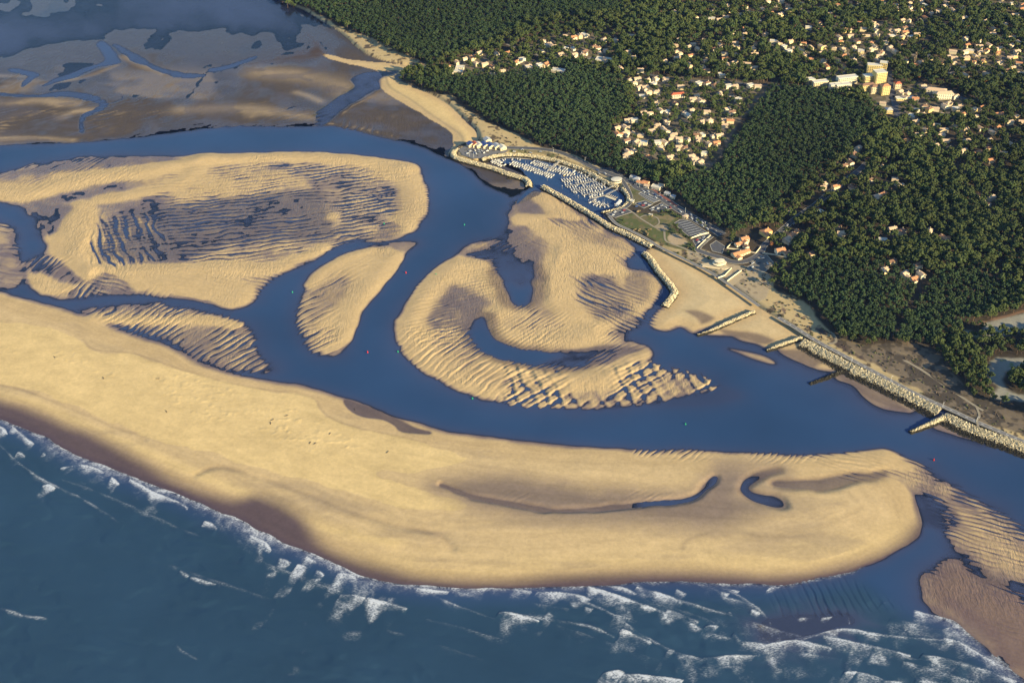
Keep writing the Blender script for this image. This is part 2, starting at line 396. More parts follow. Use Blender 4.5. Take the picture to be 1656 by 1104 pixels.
# low wet flats and swales between the swells: outline, level, softness
for pts, lev, soft, a in (
        ([(748, 412), (783, 392), (825, 374), (848, 368), (850, 384), (881, 407), (874, 428), (866, 450), (838, 470), (811, 440), (783, 424)], -0.14, 14, 0.98),
        ([(828, 347), (842, 321), (860, 318), (886, 347), (839, 347)], 0.06, 8, 0.9),
        ([(885, 351), (955, 357), (968, 370), (930, 367), (900, 362)], 0.06, 7, 0.9),
        ([(932, 463), (951, 446), (997, 442), (1006, 456), (1027, 498), (1008, 511), (965, 518), (941, 493)], 0.06, 16, 0.95),
        ([(1004, 446), (1036, 440), (1055, 458), (1051, 486), (1029, 490), (1008, 467)], 0.16, 10, 0.9),
        ([(719, 460), (755, 463), (790, 481), (797, 495), (769, 516), (762, 537), (730, 534), (691, 530), (684, 516), (702, 488)], 0.10, 16, 0.9),
        ([(806, 516), (860, 498), (913, 514), (930, 530), (860, 540), (811, 532)], 0.18, 14, 0.85),
        ([(860, 592), (930, 567), (1018, 556), (1043, 568), (1000, 583), (930, 594)], 0.02, 12, 0.95),
        ([(1020, 600), (1060, 596), (1100, 604), (1146, 620), (1120, 634), (1060, 646), (1000, 654), (900, 652), (840, 640), (920, 628), (990, 622)], 0.10, 10, 0.85),
        ([(818, 388), (850, 372), (892, 395), (884, 416), (850, 424)], 0.14, 12, 0.85), ([(912, 361), (960, 370), (1010, 393), (1018, 410), (970, 402), (920, 385)], 0.22, 10, 0.8), ([(868, 420), (884, 420), (880, 480), (900, 510), (860, 500), (868, 460)], 0.18, 10, 0.8),
        ([(970, 535), (1010, 520), (1040, 515), (1018, 545), (990, 550)], 0.0, 12, 0.9),
        ([(870, 400), (888, 400), (880, 440), (884, 480), (870, 490), (868, 440)], 0.16, 10, 0.8),
        ([(216, 333), (494, 306), (535, 330), (540, 365), (575, 364), (530, 391), (449, 393), (359, 402), (314, 424), (160, 427), (148, 391), (193, 342)], 0.015, 18, 0.95),
        ([(54, 330), (90, 329), (121, 333), (108, 351), (78, 378), (63, 353)], 0.10, 8, 0.95),
        ([(-60, 286), (9, 280), (135, 258), (300, 257), (189, 271), (45, 284), (-60, 296)], 0.05, 8, 0.8),
        ([(56, 412), (103, 423), (132, 454), (90, 459), (58, 434)], 0.02, 10, 0.9),
        ([(153, 436), (180, 438), (216, 468), (157, 477), (108, 477), (120, 468), (150, 462)], 0.02, 8, 0.9),
        ([(595, 385), (630, 358), (651, 368), (640, 384), (612, 390)], 0.14, 8, 0.9),
        ([(480, 275), (560, 278), (630, 290), (638, 333), (626, 366), (575, 366), (530, 330), (500, 300)], 0.0, 12, 0.9),
        ([(505, 475), (535, 455), (560, 452), (555, 478), (530, 503), (500, 520)], 0.14, 9, 0.9),
        ([(500, 535), (540, 525), (535, 560), (512, 566)], 0.2, 8, 0.7),
        ([(1497, 930), (1520, 960), (1570, 1000), (1620, 1050), (1600, 1050), (1540, 1005), (1495, 970)], 0.06, 10, 0.9),
        ([(1380, 764), (1440, 756), (1460, 768), (1400, 772)], 0.1, 6, 0.8),
        ([(1480, 800), (1520, 800), (1545, 850), (1500, 850)], -0.06, 8, 0.9)):
    d = sdp(pts, margin=50)
    m = a * sstep(-soft, soft, d + 6 * vnoise(GX, GY, 25, 402))
    Z = np.where(on_land, Z, Z * (1 - m) + (lev + 0.07 * nd) * m)

# ripples: region, direction of the crests in the photograph, wavelength and height in metres
for pts, at, dr, lam, amp, soft, sk in (
        ([(330, 262), (590, 262), (650, 285), (660, 340), (600, 385), (480, 420), (400, 428), (250, 425), (190, 415), (170, 380), (240, 310)], (430, 350), (1, -0.12), 9.5, 0.19, 30, 3),
        ([(150, 350), (235, 352), (255, 400), (230, 425), (150, 425)], (195, 390), (0.5, 1), 12.5, 0.38, 14, 4),
        ([(-60, 280), (200, 262), (260, 280), (120, 300), (30, 322), (-60, 315)], (100, 285), (1, -0.5), 8.0, 0.13, 15, 5),
        ([(170, 432), (470, 428), (380, 492), (220, 470), (150, 472)], (300, 455), (1, 0.22), 7.0, 0.15, 14, 6),
        ([(50, 420), (140, 420), (140, 470), (90, 480), (50, 460)], (90, 450), (1, -0.9), 8.0, 0.24, 10, 7),
        ([(120, 478), (220, 462), (300, 478), (240, 480), (150, 480)], (190, 472), (0.7, -1), 8.0, 0.2, 8, 7),
        ([(600, 280), (640, 290), (650, 350), (600, 385), (540, 400), (560, 330)], (620, 330), (1, -0.15), 9.0, 0.24, 16, 8),
        ([(690, 300), (640, 300), (650, 370), (690, 350)], (670, 330), (1, -0.12), 6.0, 0.13, 10, 9),
        ([(500, 470), (560, 432), (600, 420), (588, 460), (545, 500), (540, 570), (500, 560), (485, 510)], (530, 490), (1, -0.55), 8.5, 0.28, 10, 10),
        ([(560, 420), (640, 402), (630, 440), (580, 440)], (600, 420), (1, -0.1), 6.0, 0.11, 10, 11),
        ([(150, 500), (260, 494), (380, 520), (430, 598), (350, 590), (270, 545), (180, 520)], (345, 560), (1, -0.62), 9.0, 0.32, 10, 12),
        ([(140, 500), (230, 493), (330, 508), (250, 514), (170, 512)], (230, 503), (1, -0.5), 6.0, 0.16, 8, 13),
        ([(-90, 350), (10, 360), (35, 440), (10, 468), (-90, 450)], (10, 410), (1, 0.12), 12.0, 0.3, 10, 14),
        ([(700, 450), (790, 420), (812, 470), (770, 515), (755, 540), (700, 560), (665, 530)], (735, 490), (1, -0.22), 7.0, 0.24, 14, 15),
        ([(665, 540), (760, 545), (800, 580), (850, 590), (830, 640), (760, 620), (690, 590)], (745, 580), (1, -0.75), 8.6, 0.30, 14, 16),
        ([(820, 596), (930, 604), (1010, 592), (1050, 590), (1140, 612), (1130, 632), (1010, 655), (900, 656), (830, 650)], (960, 630), (1, -0.75), 13.0, 0.46, 10, 17),
        ([(830, 585), (930, 590), (1000, 560), (1040, 566), (1030, 590), (930, 606), (850, 600)], (940, 590), (1, -0.5), 6.0, 0.2, 8, 18),
        ([(870, 480), (960, 430), (1010, 450), (1040, 500), (1000, 545), (970, 520), (930, 505)], (930, 500), (1, 0.45), 7.0, 0.20, 14, 19),
        ([(790, 510), (850, 490), (960, 525), (990, 550), (900, 565), (820, 556)], (880, 535), (1, -0.6), 5.5, 0.20, 10, 20),
        ([(930, 440), (1000, 445), (1010, 500), (950, 500), (930, 470)], (970, 470), (1, 0.5), 10.0, 0.26, 10, 21),
        ([(840, 350), (960, 370), (1020, 405), (1000, 425), (900, 400), (840, 390)], (930, 385), (1, 0.55), 8.0, 0.16, 14, 22),
        ([(855, 315), (890, 315), (960, 362), (930, 365), (880, 345)], (900, 335), (0.7, 1), 13.0, 0.24, 8, 23),
        ([(760, 385), (840, 350), (860, 380), (830, 420), (780, 410)], (810, 390), (1, -0.5), 7.0, 0.05, 10, 24),
        ([(1010, 430), (1062, 450), (1050, 500), (1000, 500)], (1035, 465), (1, 0.3), 5.5, 0.13, 8, 25),
        ([(1300, 738), (1437, 730), (1490, 752), (1610, 828), (1660, 865), (1560, 850), (1490, 790), (1440, 770), (1380, 770), (1330, 755)], (1480, 770), (1, 0.30), 6.5, 0.20, 10, 26),
        ([(1490, 760), (1604, 827), (1550, 850), (1500, 810)], (1540, 810), (1, 0.12), 7.5, 0.26, 8, 27),
        ([(1540, 840), (1620, 835), (1720, 900), (1720, 990), (1650, 950), (1560, 895)], (1610, 880), (1, 0.25), 5.5, 0.15, 10, 28),
        ([(1510, 925), (1560, 915), (1640, 955), (1780, 1000), (1780, 1130), (1650, 1070), (1600, 1020), (1540, 980)], (1600, 985), (1, 0.35), 5.5, 0.08, 14, 29),
        ([(1040, 729), (1300, 735), (1300, 748), (1100, 742)], (1180, 735), (1, -0.8), 5.5, 0.2, 5, 30),
        ([(828, 800), (1000, 800), (1090, 806), (960, 822), (850, 822)], (930, 812), (1, -0.6), 5.5, 0.12, 8, 31),
        ([(1055, 505), (1078, 500), (1100, 528), (1058, 530)], (1076, 518), (1, 0.4), 6.0, 0.2, 5, 32),
        ([(-90, 165), (200, 160), (420, 165), (530, 195), (412, 203), (230, 220), (0, 233), (-90, 233)], (380, 188), (1, -0.25), 11.0, 0.10, 20, 33),
        ([(-90, 120), (300, 120), (420, 150), (420, 165), (-90, 160)], (250, 140), (1, -0.9), 18.0, 0.06, 20, 34),
        ([(534, 200), (640, 222), (620, 215), (570, 195)], (590, 206), (0.6, -1), 12.0, 0.2, 8, 35)):
    d = sdp(pts, margin=40)
    sel = np.nonzero((d > -soft * 1.4 - 8) & ~on_land)
    X, Y = GX[sel], GY[sel]
    m = sstep(-soft * 1.3, soft * 0.7, d[sel] + 6 * vnoise(X, Y, 30, sk + 300))
    r = ripples(dr, lam, at, 100 + sk * 7, X=X, Y=Y)
    if sk == 17:
        r = 0.9 * ripples((1, -0.62), 12.5, at, 1201, 0.55, 0.5, X=X, Y=Y) + 0.75 * ripples((0.55, 1), 15.0, at, 1203, 0.5, 0.4, X=X, Y=Y) + 0.5 * vnoise(X, Y, 6, 402)
    if lam > 6.5:
        r = r + 0.28 * ripples((dr[0], dr[1] + 0.25), lam * 0.47, at, 900 + sk * 7, X=X, Y=Y)
    Z[sel] += 0.88 * amp * m * r * np.clip(0.75 + 1.1 * vnoise(X, Y, 48, sk + 700), 0.12, 1.5)

# scarp where the channel undercuts the spit, and the old beach scarps
for pts, dz, w in (([(0, 623), (37, 632), (87, 650), (140, 672), (175, 688), (200, 697), (225, 704), (236, 713)], -0.35, 3.2),
                   ([(317, 769), (350, 757), (387, 763), (414, 772), (451, 784), (489, 799), (519, 809), (560, 827), (601, 840), (639, 852), (676, 859), (709, 865), (724, 878), (733, 888)], -0.5, 4.0)):
    d = sdl(pts)
    Z += dz * np.exp(-(d / w) ** 2)

soft_sand = np.maximum.reduce([d_c, d_d, d_e, d_f, d_b1, d_b2, d_g])
mm = sstep(-14, 4, soft_sand) * (~on_land)
Z += mm * (0.050 * vnoise(WX, WY * 0.7, 8, 701) + 0.018 * vnoise(GX, GY, 4.2, 702) + 0.05 * vnoise(GX, GY, 18, 703))
mf = ((d_flat > 0) & ~on_land & (d_bn < 0))
Z += mf * (0.050 * vnoise(GX, GY * 0.6, 13, 704) + 0.02 * vnoise(GX, GY * 0.7, 6, 705) + 0.04 * vnoise(GX, GY, 30, 706))
n_run = vnoise(GX, GY, 12, 750)
vw = VV + 26 * vnoise(GX, GY, 150, 740) + 12 * vnoise(GX, GY * 0.6, 50, 741) + 5 * vnoise(GX, GY * 0.6, 18, 742) + 0.05 * (UU - 200) * (UU < 200)
film = -0.035 + 0.075 * fbm(GX + 0.4 * GY, GY * 0.55, 110, 730, 5, 0.6)
tf_ = sstep(58, 98, vw)
dryflat = np.maximum(Z, 0.02) * 0.8 + 0.05 * vnoise(GX, GY * 0.5, 60, 743)
Z = np.where(mf & (wetmask < 0.3) & (VV < 180), film * (1 - tf_) + np.maximum(dryflat, -0.03) * tf_, Z)
Z = np.where(mf & (wetmask < 0.3) & (VV >= 180), np.maximum(Z, 0.0), Z)
Z = np.where((sdp([(690, 770), (764, 792), (826, 804), (940, 815), (1040, 805), (1045, 822), (940, 834), (826, 826), (740, 810), (690, 790)]) > -4), np.maximum(Z, 0.06 * sstep(1075, 1010, UU + 14 * n_run) - 0.3 * sstep(1010, 1060, UU)), Z)
# wind hummocks on the dry spit
for pts in ([(400, 650), (470, 655), (530, 690), (600, 722), (560, 735), (470, 730), (410, 700)], [(60, 570), (120, 566), (140, 590), (100, 600)], [(230, 590), (300, 600), (400, 640), (360, 690), (280, 660), (240, 620)], [(0, 560), (40, 570), (20, 590)], [(150, 595), (190, 600), (180, 625), (150, 615)]):
    d = sdp(pts, margin=30)
    Z += sstep(-8, 12, d) * 0.38 * np.clip(vnoise(GX, GY * 1.6, 6.5, 710) + 0.5 * vnoise(GX, GY, 3.6, 711) - 0.25, 0, 1)
dsouth = d_spit
Z = np.clip(Z, -3.4, 30)
from_sea = Z.copy()

# ------------------------------------------------------------------ what the ground is made of (its own colours, dry and wet)
def lin(r, g, b):
    f = lambda c: (c / 255 / 12.92) if c / 255 <= 0.04045 else ((c / 255 + 0.055) / 1.055) ** 2.4
    return np.array([f(r), f(g), f(b)])


C_DRY = np.array([0.56, 0.405, 0.19])
C_DAMP = np.array([0.46, 0.325, 0.165])
C_WET = np.array([0.150, 0.108, 0.100])
n1 = fbm(GX, GY, 120, 51, 5)
n2 = fbm(GX, GY, 16, 52, 3)
dampness = sstep(0.32, -0.02, Z + 0.10 * n1 + 0.05 * n2)          # 1 = just above the water
col = C_DAMP + (C_WET - C_DAMP) * (dampness[..., None] ** 1.1)
# dry sand of the spit
col = np.where((Z < 0)[..., None], col + (np.array([0.26, 0.19, 0.15]) - col) * sstep(0, -0.25, Z)[..., None], col)
P_DRY = [(-190, 470), (-90, 505), (0, 521), (50, 523), (100, 538), (135, 551), (155, 567), (212, 572), (262, 587), (312, 604), (362, 618), (414, 628), (476, 637), (509, 647), (519, 662), (539, 679), (576, 692),
         (609, 698), (651, 708), (689, 717), (731, 729), (744, 736), (761, 739), (756, 747), (726, 757), (689, 763), (654, 767), (614, 768), (664, 788), (701, 798), (729, 807), (751, 817), (749, 822), (714, 827),
         (639, 824), (576, 804), (514, 784), (464, 772), (412, 759), (350, 737), (287, 724), (237, 707), (175, 684), (105, 654), (50, 634), (0, 622), (-90, 590), (-190, 560)]
d_dry = sdp(P_DRY, n=3) + 3.0 * vnoise(GX, GY, 26, 91) + 1.5 * vnoise(GX, GY, 9, 92)


def paint(mask, c):
    global col
    col = col * (1 - mask[..., None]) + np.asarray(c) * mask[..., None]


paint(sstep(10, 40, d_spit) * sstep(0.5, 1.2, Z) * 0.75, [0.485, 0.35, 0.185])
paint(sstep(0, 2.2, d_dry), C_DRY)
for pts, w in (([(-60, 620), (0, 641), (60, 655), (110, 678), (180, 708), (250, 738), (330, 772), (412, 806), (470, 834), (530, 857), (600, 872), (640, 880)], 7),):
    paint(0.8 * np.exp(-(sdl(pts) / w) ** 2), C_DRY)
paint(0.55 * np.exp(-(sdl([(560, 912), (700, 925), (900, 922), (1100, 915), (1250, 912), (1400, 890), (1470, 862)]) / 22) ** 2) * (d_spit > 0), C_DRY * 0.96)
# brown grey wet swash zone on the ocean side
P_SWASH = [(-190, 560), (-90, 622), (0, 652), (37, 662), (75, 677), (112, 694), (150, 708), (225, 748), (275, 778), (330, 800), (380, 812), (420, 806), (470, 830), (489, 846), (514, 882), (564, 906), (614, 921), (664, 934),
           (739, 942), (826, 943), (903, 935), (1003, 929), (1078, 928), (1165, 931), (1242, 936), (1317, 930), (1400, 909), (1460, 882), (1490, 850), (1510, 870), (1470, 895), (1392, 930), (1267, 960), (1003, 960), (726, 965), (560, 940), (400, 860), (145, 755), (-90, 670), (-190, 640)]
d_sw = sdp(P_SWASH, n=3) + 2 * n1 + 1.0 * n2
C_SW = np.array([0.066, 0.043, 0.056])
swm = sstep(-18, 9, d_sw) * (d_spit > -30)
paint(swm * 0.94, C_SW)
paint(sstep(-24, 16, d_damp + 12 * n1 + 5 * n2) * 0.88 * (d_spit > 0), [0.155, 0.114, 0.098])
paint(sstep(-14, 14, sdp([(1150, 745), (1200, 742), (1262, 748), (1290, 770), (1270, 800), (1200, 806), (1165, 790)]) + 10 * n1) * 0.5, [0.18, 0.135, 0.11])
paint(np.clip(wetmask, 0, 1) ** 2 * 0.75 * (~on_land), [0.10, 0.072, 0.065])
for pts, w, a in (([(0, 623), (37, 632), (87, 650), (140, 672), (175, 688), (200, 697), (225, 704), (236, 713)], 2.6, 0.55),
                  ([(317, 769), (350, 757), (387, 763), (414, 772), (451, 784), (489, 799), (519, 809), (560, 827), (601, 840), (639, 852), (676, 859), (709, 865), (724, 878), (733, 888)], 4.0, 0.6),
                  ([(135, 551), (155, 567), (212, 572), (262, 587), (312, 604), (362, 618), (414, 628), (476, 637), (509, 647), (519, 662), (539, 679), (576, 692), (651, 708), (689, 717)], 1.6, 0.4),
                  ([(1104, 888), (1106, 880), (1118, 872), (1150, 862), (1190, 860), (1240, 870), (1330, 866)], 3, 0.35),
                  ([(1060, 740), (1110, 742), (1180, 744)], 1.5, 0.2)):
    paint(a * np.exp(-(sdl(pts) / w) ** 2) * (0.6 + 0.4 * vnoise(GX, GY, 25, 66)), [0.13, 0.095, 0.07])
tl_ = 0.6 * vnoise(d_spit + 3 * n1, GX / 14, 4.5, 720) + 0.4 * vnoise(d_spit, GX / 8, 2.4, 721) + 0.5 * vnoise(d_spit + 8 * n1, GX / 20, 13, 722)
col = np.where((d_spit > 2)[..., None], col * (1 + 0.10 * tl_ * (1 - 0.6 * sstep(0, 20, d_dry)))[..., None], col)
col = np.where((d_dry > 0)[..., None], col * (1 + 0.05 * vnoise(GX * 0.5 + GY * 0.3, GY * 1.3, 9, 723) + 0.05 * vnoise(GX, GY, 40, 724))[..., None], col)
# damp streaks on the outer spit
st = fbm(GX * 0.35 + 0.1 * GY, GY * 1.5, 60, 95, 5, 0.6)
paint(sstep(0.05, 0.5, st) * 0.40 * (d_spit > 20) * sstep(0, -12, d_dry) * (swm < 0.4), [0.24, 0.18, 0.125])
d_in = sdp([(216, 333), (494, 306), (535, 330), (540, 365), (575, 364), (530, 391), (449, 393), (359, 402), (314, 424), (160, 427), (148, 391), (193, 342)])
paint(0.82 * sstep(-6, 20, d_in + 10 * n1) * sstep(0.55, 0.2, Z), [0.118, 0.090, 0.084])
paint(0.92 * sstep(-10, 14, d_b2 + 8 * n1), [0.135, 0.088, 0.080])
paint(0.45 * sstep(-4, 14, d_b1 + 8 * n1) * sstep(0.5, 0.2, Z), [0.20, 0.14, 0.11])
for pts in ([(748, 412), (783, 392), (825, 374), (848, 368), (850, 384), (881, 407), (874, 428), (811, 430), (783, 424)], [(828, 347), (842, 321), (860, 318), (886, 347), (839, 347)], [(885, 351), (955, 357), (968, 370), (930, 367), (900, 362)],
            [(932, 463), (951, 446), (997, 442), (1006, 456), (1027, 498), (1008, 511), (965, 518), (941, 493)], [(719, 460), (755, 463), (790, 481), (797, 495), (769, 516), (762, 537), (730, 534), (691, 530), (684, 516), (702, 488)], [(54, 330), (90, 329), (121, 333), (108, 351), (78, 378), (63, 353)],
            [(1004, 446), (1036, 440), (1055, 458), (1051, 486), (1029, 490), (1008, 467)], [(860, 592), (930, 567), (1018, 556), (1043, 568), (1000, 583), (930, 594)], [(595, 385), (630, 358), (651, 368), (640, 384), (612, 390)], [(9, 279), (135, 256), (300, 256), (189, 271), (45, 284)]):
    paint(0.85 * sstep(-6, 12, sdp(pts, margin=30) + 6 * n1) * (0.30 + 0.70 * sstep(0.42, 0.10, Z)), [0.13, 0.097, 0.092])
for pts in ([(818, 388), (850, 372), (892, 395), (884, 416), (850, 424)], [(915, 362), (960, 370), (1010, 393), (1018, 410), (970, 402), (920, 385)], [(868, 420), (884, 420), (880, 480), (900, 510), (860, 500), (868, 460)], [(700, 545), (760, 560), (820, 600), (900, 612), (880, 640), (780, 622), (710, 585)],
            [(500, 470), (560, 440), (575, 470), (535, 505), (500, 530)], [(640, 300), (675, 320), (670, 352), (640, 366)], [(240, 540), (330, 530), (400, 545), (430, 595), (330, 580)]):
    paint(0.60 * sstep(-10, 16, sdp(pts, margin=40) + 10 * n1) * (0.25 + 0.75 * sstep(0.6, 0.2, Z)), [0.16, 0.118, 0.10])
# the far flats: grey brown mud and sand, blue sky sheen put into the tint
fm = ((d_flat > -20) & ~on_land)
paint(fm * 0.96 * sstep(0.9, 0.3, Z) * (d_bn < 0), [0.046, 0.036, 0.035])
paint(fm * sstep(0.35, 0.8, Z + 0.2 * n1) * 0.6 * (d_bn < 0), [0.23, 0.165, 0.105])
paint(fm * 0.6 * sstep(0.08, 0.3, fbm(GX * 0.7, GY, 120, 747, 4)) * sstep(100, 130, VV) * (d_bn < 0), [0.20, 0.145, 0.095])
for pts, w in (([(-60, 168), (20, 166), (70, 163), (120, 168)], 14), ([(100, 190), (125, 180), (150, 178)], 10), ([(-60, 226), (60, 224), (118, 228)], 8), ([(200, 92), (225, 104), (262, 119)], 8), ([(70, 136), (140, 124), (188, 106)], 6), ([(-40, 122), (40, 124)], 7), ([(415, 116), (480, 122), (535, 132), (560, 146)], 26), ([(290, 178), (400, 176), (500, 190)], 16), ([(480, 150), (500, 156), (520, 165)], 8)):
    paint(0.75 * np.exp(-(sdl(pts) / w) ** 2) * (0.75 + 0.5 * n1) * fm, [0.27, 0.20, 0.13])
paint(sstep(0, 8, d_weed) * (~on_land) * 0.92, [0.055, 0.033, 0.022])
paint(np.exp(-(sdl([(509, 187), (529, 172), (554, 155), (576, 140)]) / 6) ** 2) * 0.85, [0.06, 0.05, 0.025])
paint(0.75 * fm * (d_bn < 0) * (d_weed < 0) * sstep(110, 60, vw), [0.055, 0.053, 0.060])
paint(0.8 * sstep(0.15, 0.4, fbm(GX, GY * 0.5, 90, 745, 4)) * fm * (d_weed < 0) * sstep(100, 60, vw), [0.030, 0.035, 0.05])
paint(0.5 * sstep(0.05, 0.3, fbm(GX * 0.6, GY, 26, 746, 3)) * fm * sstep(90, 130, vw) * (d_bn < 0), [0.075, 0.066, 0.078])
# north beach and town beaches
for d, c, s in ((d_bn, C_DRY * 0.93, 12), (d_be1, [0.48, 0.36, 0.195], 6), (d_be2, [0.48, 0.355, 0.19], 10), (d_be3, [0.40, 0.29, 0.17], 10), (d_top, [0.30, 0.24, 0.16], 14)):
    paint(sstep(0, s, d) * sstep(0.5, 1.3, Z) * (~on_land), c)
paint(0.5 * np.exp(-(sdl([(624, 122), (631, 142), (664, 162), (696, 185), (726, 205), (746, 220), (749, 235)]) / 2.5) ** 2), [0.22, 0.17, 0.11])
for pts in ([(1105, 503), (1128, 502), (1153, 511), (1155, 518), (1135, 526), (1123, 516)], [(1161, 531), (1189, 534), (1225, 539), (1254, 551), (1236, 558), (1200, 549), (1170, 541)],
            [(1262, 568), (1290, 565), (1330, 578), (1317, 594), (1290, 583)], [(1354, 606), (1400, 612), (1440, 640), (1470, 664), (1430, 656), (1398, 640)]):
    d = sdp(pts) + 2 * n1
    paint(sstep(-3, 5, d) * 0.8 * (~on_land), [0.12, 0.085, 0.07])
    Z = np.where(on_land, Z, Z * (1 - 0.5 * sstep(-3, 12, d)))

# land cover
lm = on_land.astype(float)
n3 = fbm(GX, GY, 22, 53, 4)
n4 = fbm(GX, GY, 7, 54, 3)
C_FLOOR = np.array([0.055, 0.042, 0.028])
C_DUNE = np.array([0.43, 0.32, 0.16])
C_SCRUB = np.array([0.085, 0.062, 0.040])
C_GRASS = np.array([0.085, 0.095, 0.032])
C_ASPH = np.array([0.075, 0.075, 0.08])
landcol = np.broadcast_to(C_FLOOR, col.shape).copy()
landcol += (0.02 * n3)[..., None] * np.array([1, 0.8, 0.5])


def lpaint(pts, c, soft=3.0, a=1.0, wob=2.0, mix=None, ma=0.0):
    d = sdp(pts, LAND_Z, n=3) + wob * n3 * 2
    m = sstep(0, soft, d) * a
    c = np.broadcast_to(np.asarray(c, float), landcol.shape)
    if mix is not None:
        k = (sstep(0.0, 0.35, n4 + 0.5 * n3 + ma))[..., None]
        c = c * (1 - k) + np.asarray(mix) * k
    landcol[:] = landcol * (1 - m[..., None]) + c * m[..., None]


P_DUNES = [[(380, -40), (455, -6), (489, 10), (514, 22), (551, 42), (600, 62), (640, 80), (690, 103), (690, 116), (655, 122), (640, 128), (626, 102), (589, 88), (551, 56), (489, 18), (440, 0)],
           [(640, 122), (700, 150), (732, 154), (748, 172), (790, 196), (830, 212), (880, 238), (930, 250), (970, 270), (1020, 288), (1040, 300), (1000, 304), (940, 272), (860, 250), (780, 258), (730, 250), (735, 236), (775, 230), (740, 185), (690, 150), (640, 132)],
           [(1056, 395), (1080, 392), (1130, 400), (1180, 424), (1240, 440), (1262, 470), (1312, 494), (1352, 545), (1420, 560), (1480, 575), (1530, 620), (1600, 660), (1760, 720), (1760, 790), (1600, 720), (1500, 660), (1320, 560), (1230, 500)]]
for p in P_DUNES:
    lpaint(p, C_DUNE, 4, 1.0, 3, C_SCRUB, -0.12)
lpaint([(1300, 505), (1352, 548), (1420, 562), (1480, 580), (1530, 625), (1600, 660), (1700, 700), (1700, 715), (1590, 680), (1520, 645), (1440, 605), (1370, 572), (1330, 545)], [0.22, 0.165, 0.10], 4, 0.9, 3, [0.060, 0.042, 0.038], 0.40)
lpaint([(1228, 462), (1262, 474), (1310, 500), (1330, 530), (1300, 528), (1262, 506), (1235, 490)], C_DUNE, 3, 0.9, 2, [0.15, 0.10, 0.07], -0.3)
lpaint([(1128, 404), (1180, 424), (1240, 440), (1250, 462), (1228, 490), (1148, 440), (1110, 412)], [0.33, 0.26, 0.17], 3, 0.85, 2, [0.22, 0.17, 0.11], -0.1)
P_PARK = [(996, 353), (1023, 345), (1060, 345), (1089, 342), (1100, 352), (1089, 366), (1112, 387), (1124, 398), (1118, 407), (1078, 399), (1056, 388), (1029, 373), (1002, 364)]
lpaint(P_PARK, C_GRASS, 3, 1.0, 1, [0.13, 0.105, 0.05], -0.12)
lpaint([(1056, 350), (1082, 345), (1096, 352), (1080, 362), (1062, 360)], [0.26, 0.18, 0.10], 4, 0.6, 2, C_GRASS, 0.0)
lpaint([(1078, 381), (1094, 377), (1112, 391), (1092, 397), (1082, 391)], [0.36, 0.27, 0.17], 3, 1.0, 2)
lpaint([(1060, 366), (1076, 364), (1082, 372), (1066, 374)], [0.33, 0.25, 0.16], 3, 0.8, 2)
lpaint([(1018, 302), (1030, 300), (1060, 330), (1040, 327), (1024, 334), (1016, 318)], [0.14, 0.12, 0.06], 3, 0.9, 1, C_GRASS, 0.0)
lpaint([(812, 238), (870, 240), (930, 262), (960, 280), (940, 270), (880, 250), (820, 246)], [0.16, 0.13, 0.07], 3, 0.8, 1, C_GRASS, -0.1)
P_GOLF = [[(1557, 545), (1558, 532), (1585, 538), (1586, 520), (1600, 518), (1630, 511), (1660, 503), (1740, 495), (1740, 540), (1656, 538), (1633, 546), (1593, 545)],
          [(1612, 572), (1633, 578), (1740, 570), (1740, 600), (1660, 596), (1632, 608), (1631, 622), (1645, 634), (1740, 650), (1740, 680), (1656, 655), (1622, 654), (1597, 637), (1606, 626), (1592, 610), (1595, 590)]]
for p in P_GOLF:
    lpaint(p, [0.25, 0.235, 0.19], 6, 1.0, 3, [0.15, 0.17, 0.08], -0.25)  # clearing colour darkened to carry the shade of the trees
lpaint([(1580, 520), (1600, 516), (1660, 500), (1660, 508), (1600, 522), (1584, 530)], [0.22, 0.12, 0.07], 4, 0.8, 2)
lpaint([(1335, 535), (1352, 543), (1384, 555), (1430, 554), (1500, 558), (1545, 600), (1575, 640), (1640, 660), (1720, 690), (1720, 712), (1600, 690), (1500, 642), (1400, 584)], [0.15, 0.115, 0.08], 4, 0.9, 3, [0.060, 0.048, 0.036], 0.25)
# villages: lighter ground of gardens, drives and terraces
P_VILL = [[(1002, 126), (1240, 138), (1208, 190), (1145, 278), (1075, 266), (1000, 236), (985, 205), (1030, 180)],
          [(860, 58), (960, 54), (1000, 96), (975, 112), (900, 100), (860, 82)], [(730, 92), (790, 85), (885, 100), (885, 118), (770, 130), (735, 125)],
          [(1236, 64), (1310, 82), (1310, 96), (1240, 82)], [(1330, 74), (1400, 62), (1470, 76), (1460, 100), (1400, 110), (1340, 98)],
          [(1296, 122), (1350, 118), (1440, 110), (1446, 150), (1440, 180), (1410, 180), (1400, 152), (1300, 142)], [(1440, 138), (1520, 138), (1580, 170), (1580, 186), (1480, 200), (1440, 185)],
          [(1520, 80), (1656, 78), (1700, 120), (1640, 130), (1530, 110)], [(1400, 35), (1500, 40), (1500, 66), (1420, 70)], [(1560, 0), (1720, -4), (1720, 18), (1600, 18)]]
for p in P_VILL:
    lpaint(p, [0.19, 0.155, 0.11], 6, 0.75, 5, [0.10, 0.085, 0.05], 0.05)
col = col * (1 - lm[..., None]) + landcol * lm[..., None]
# strand between land and beach keeps beach sand
col *= (1 + 0.07 * n2 + 0.06 * n4)[..., None]
rough = np.clip(0.20 + 0.72 * sstep(0.02, 0.34, Z), 0, 1)
rough = np.where(on_land, 0.95, np.where(swm > 0.4, 0.6, rough))


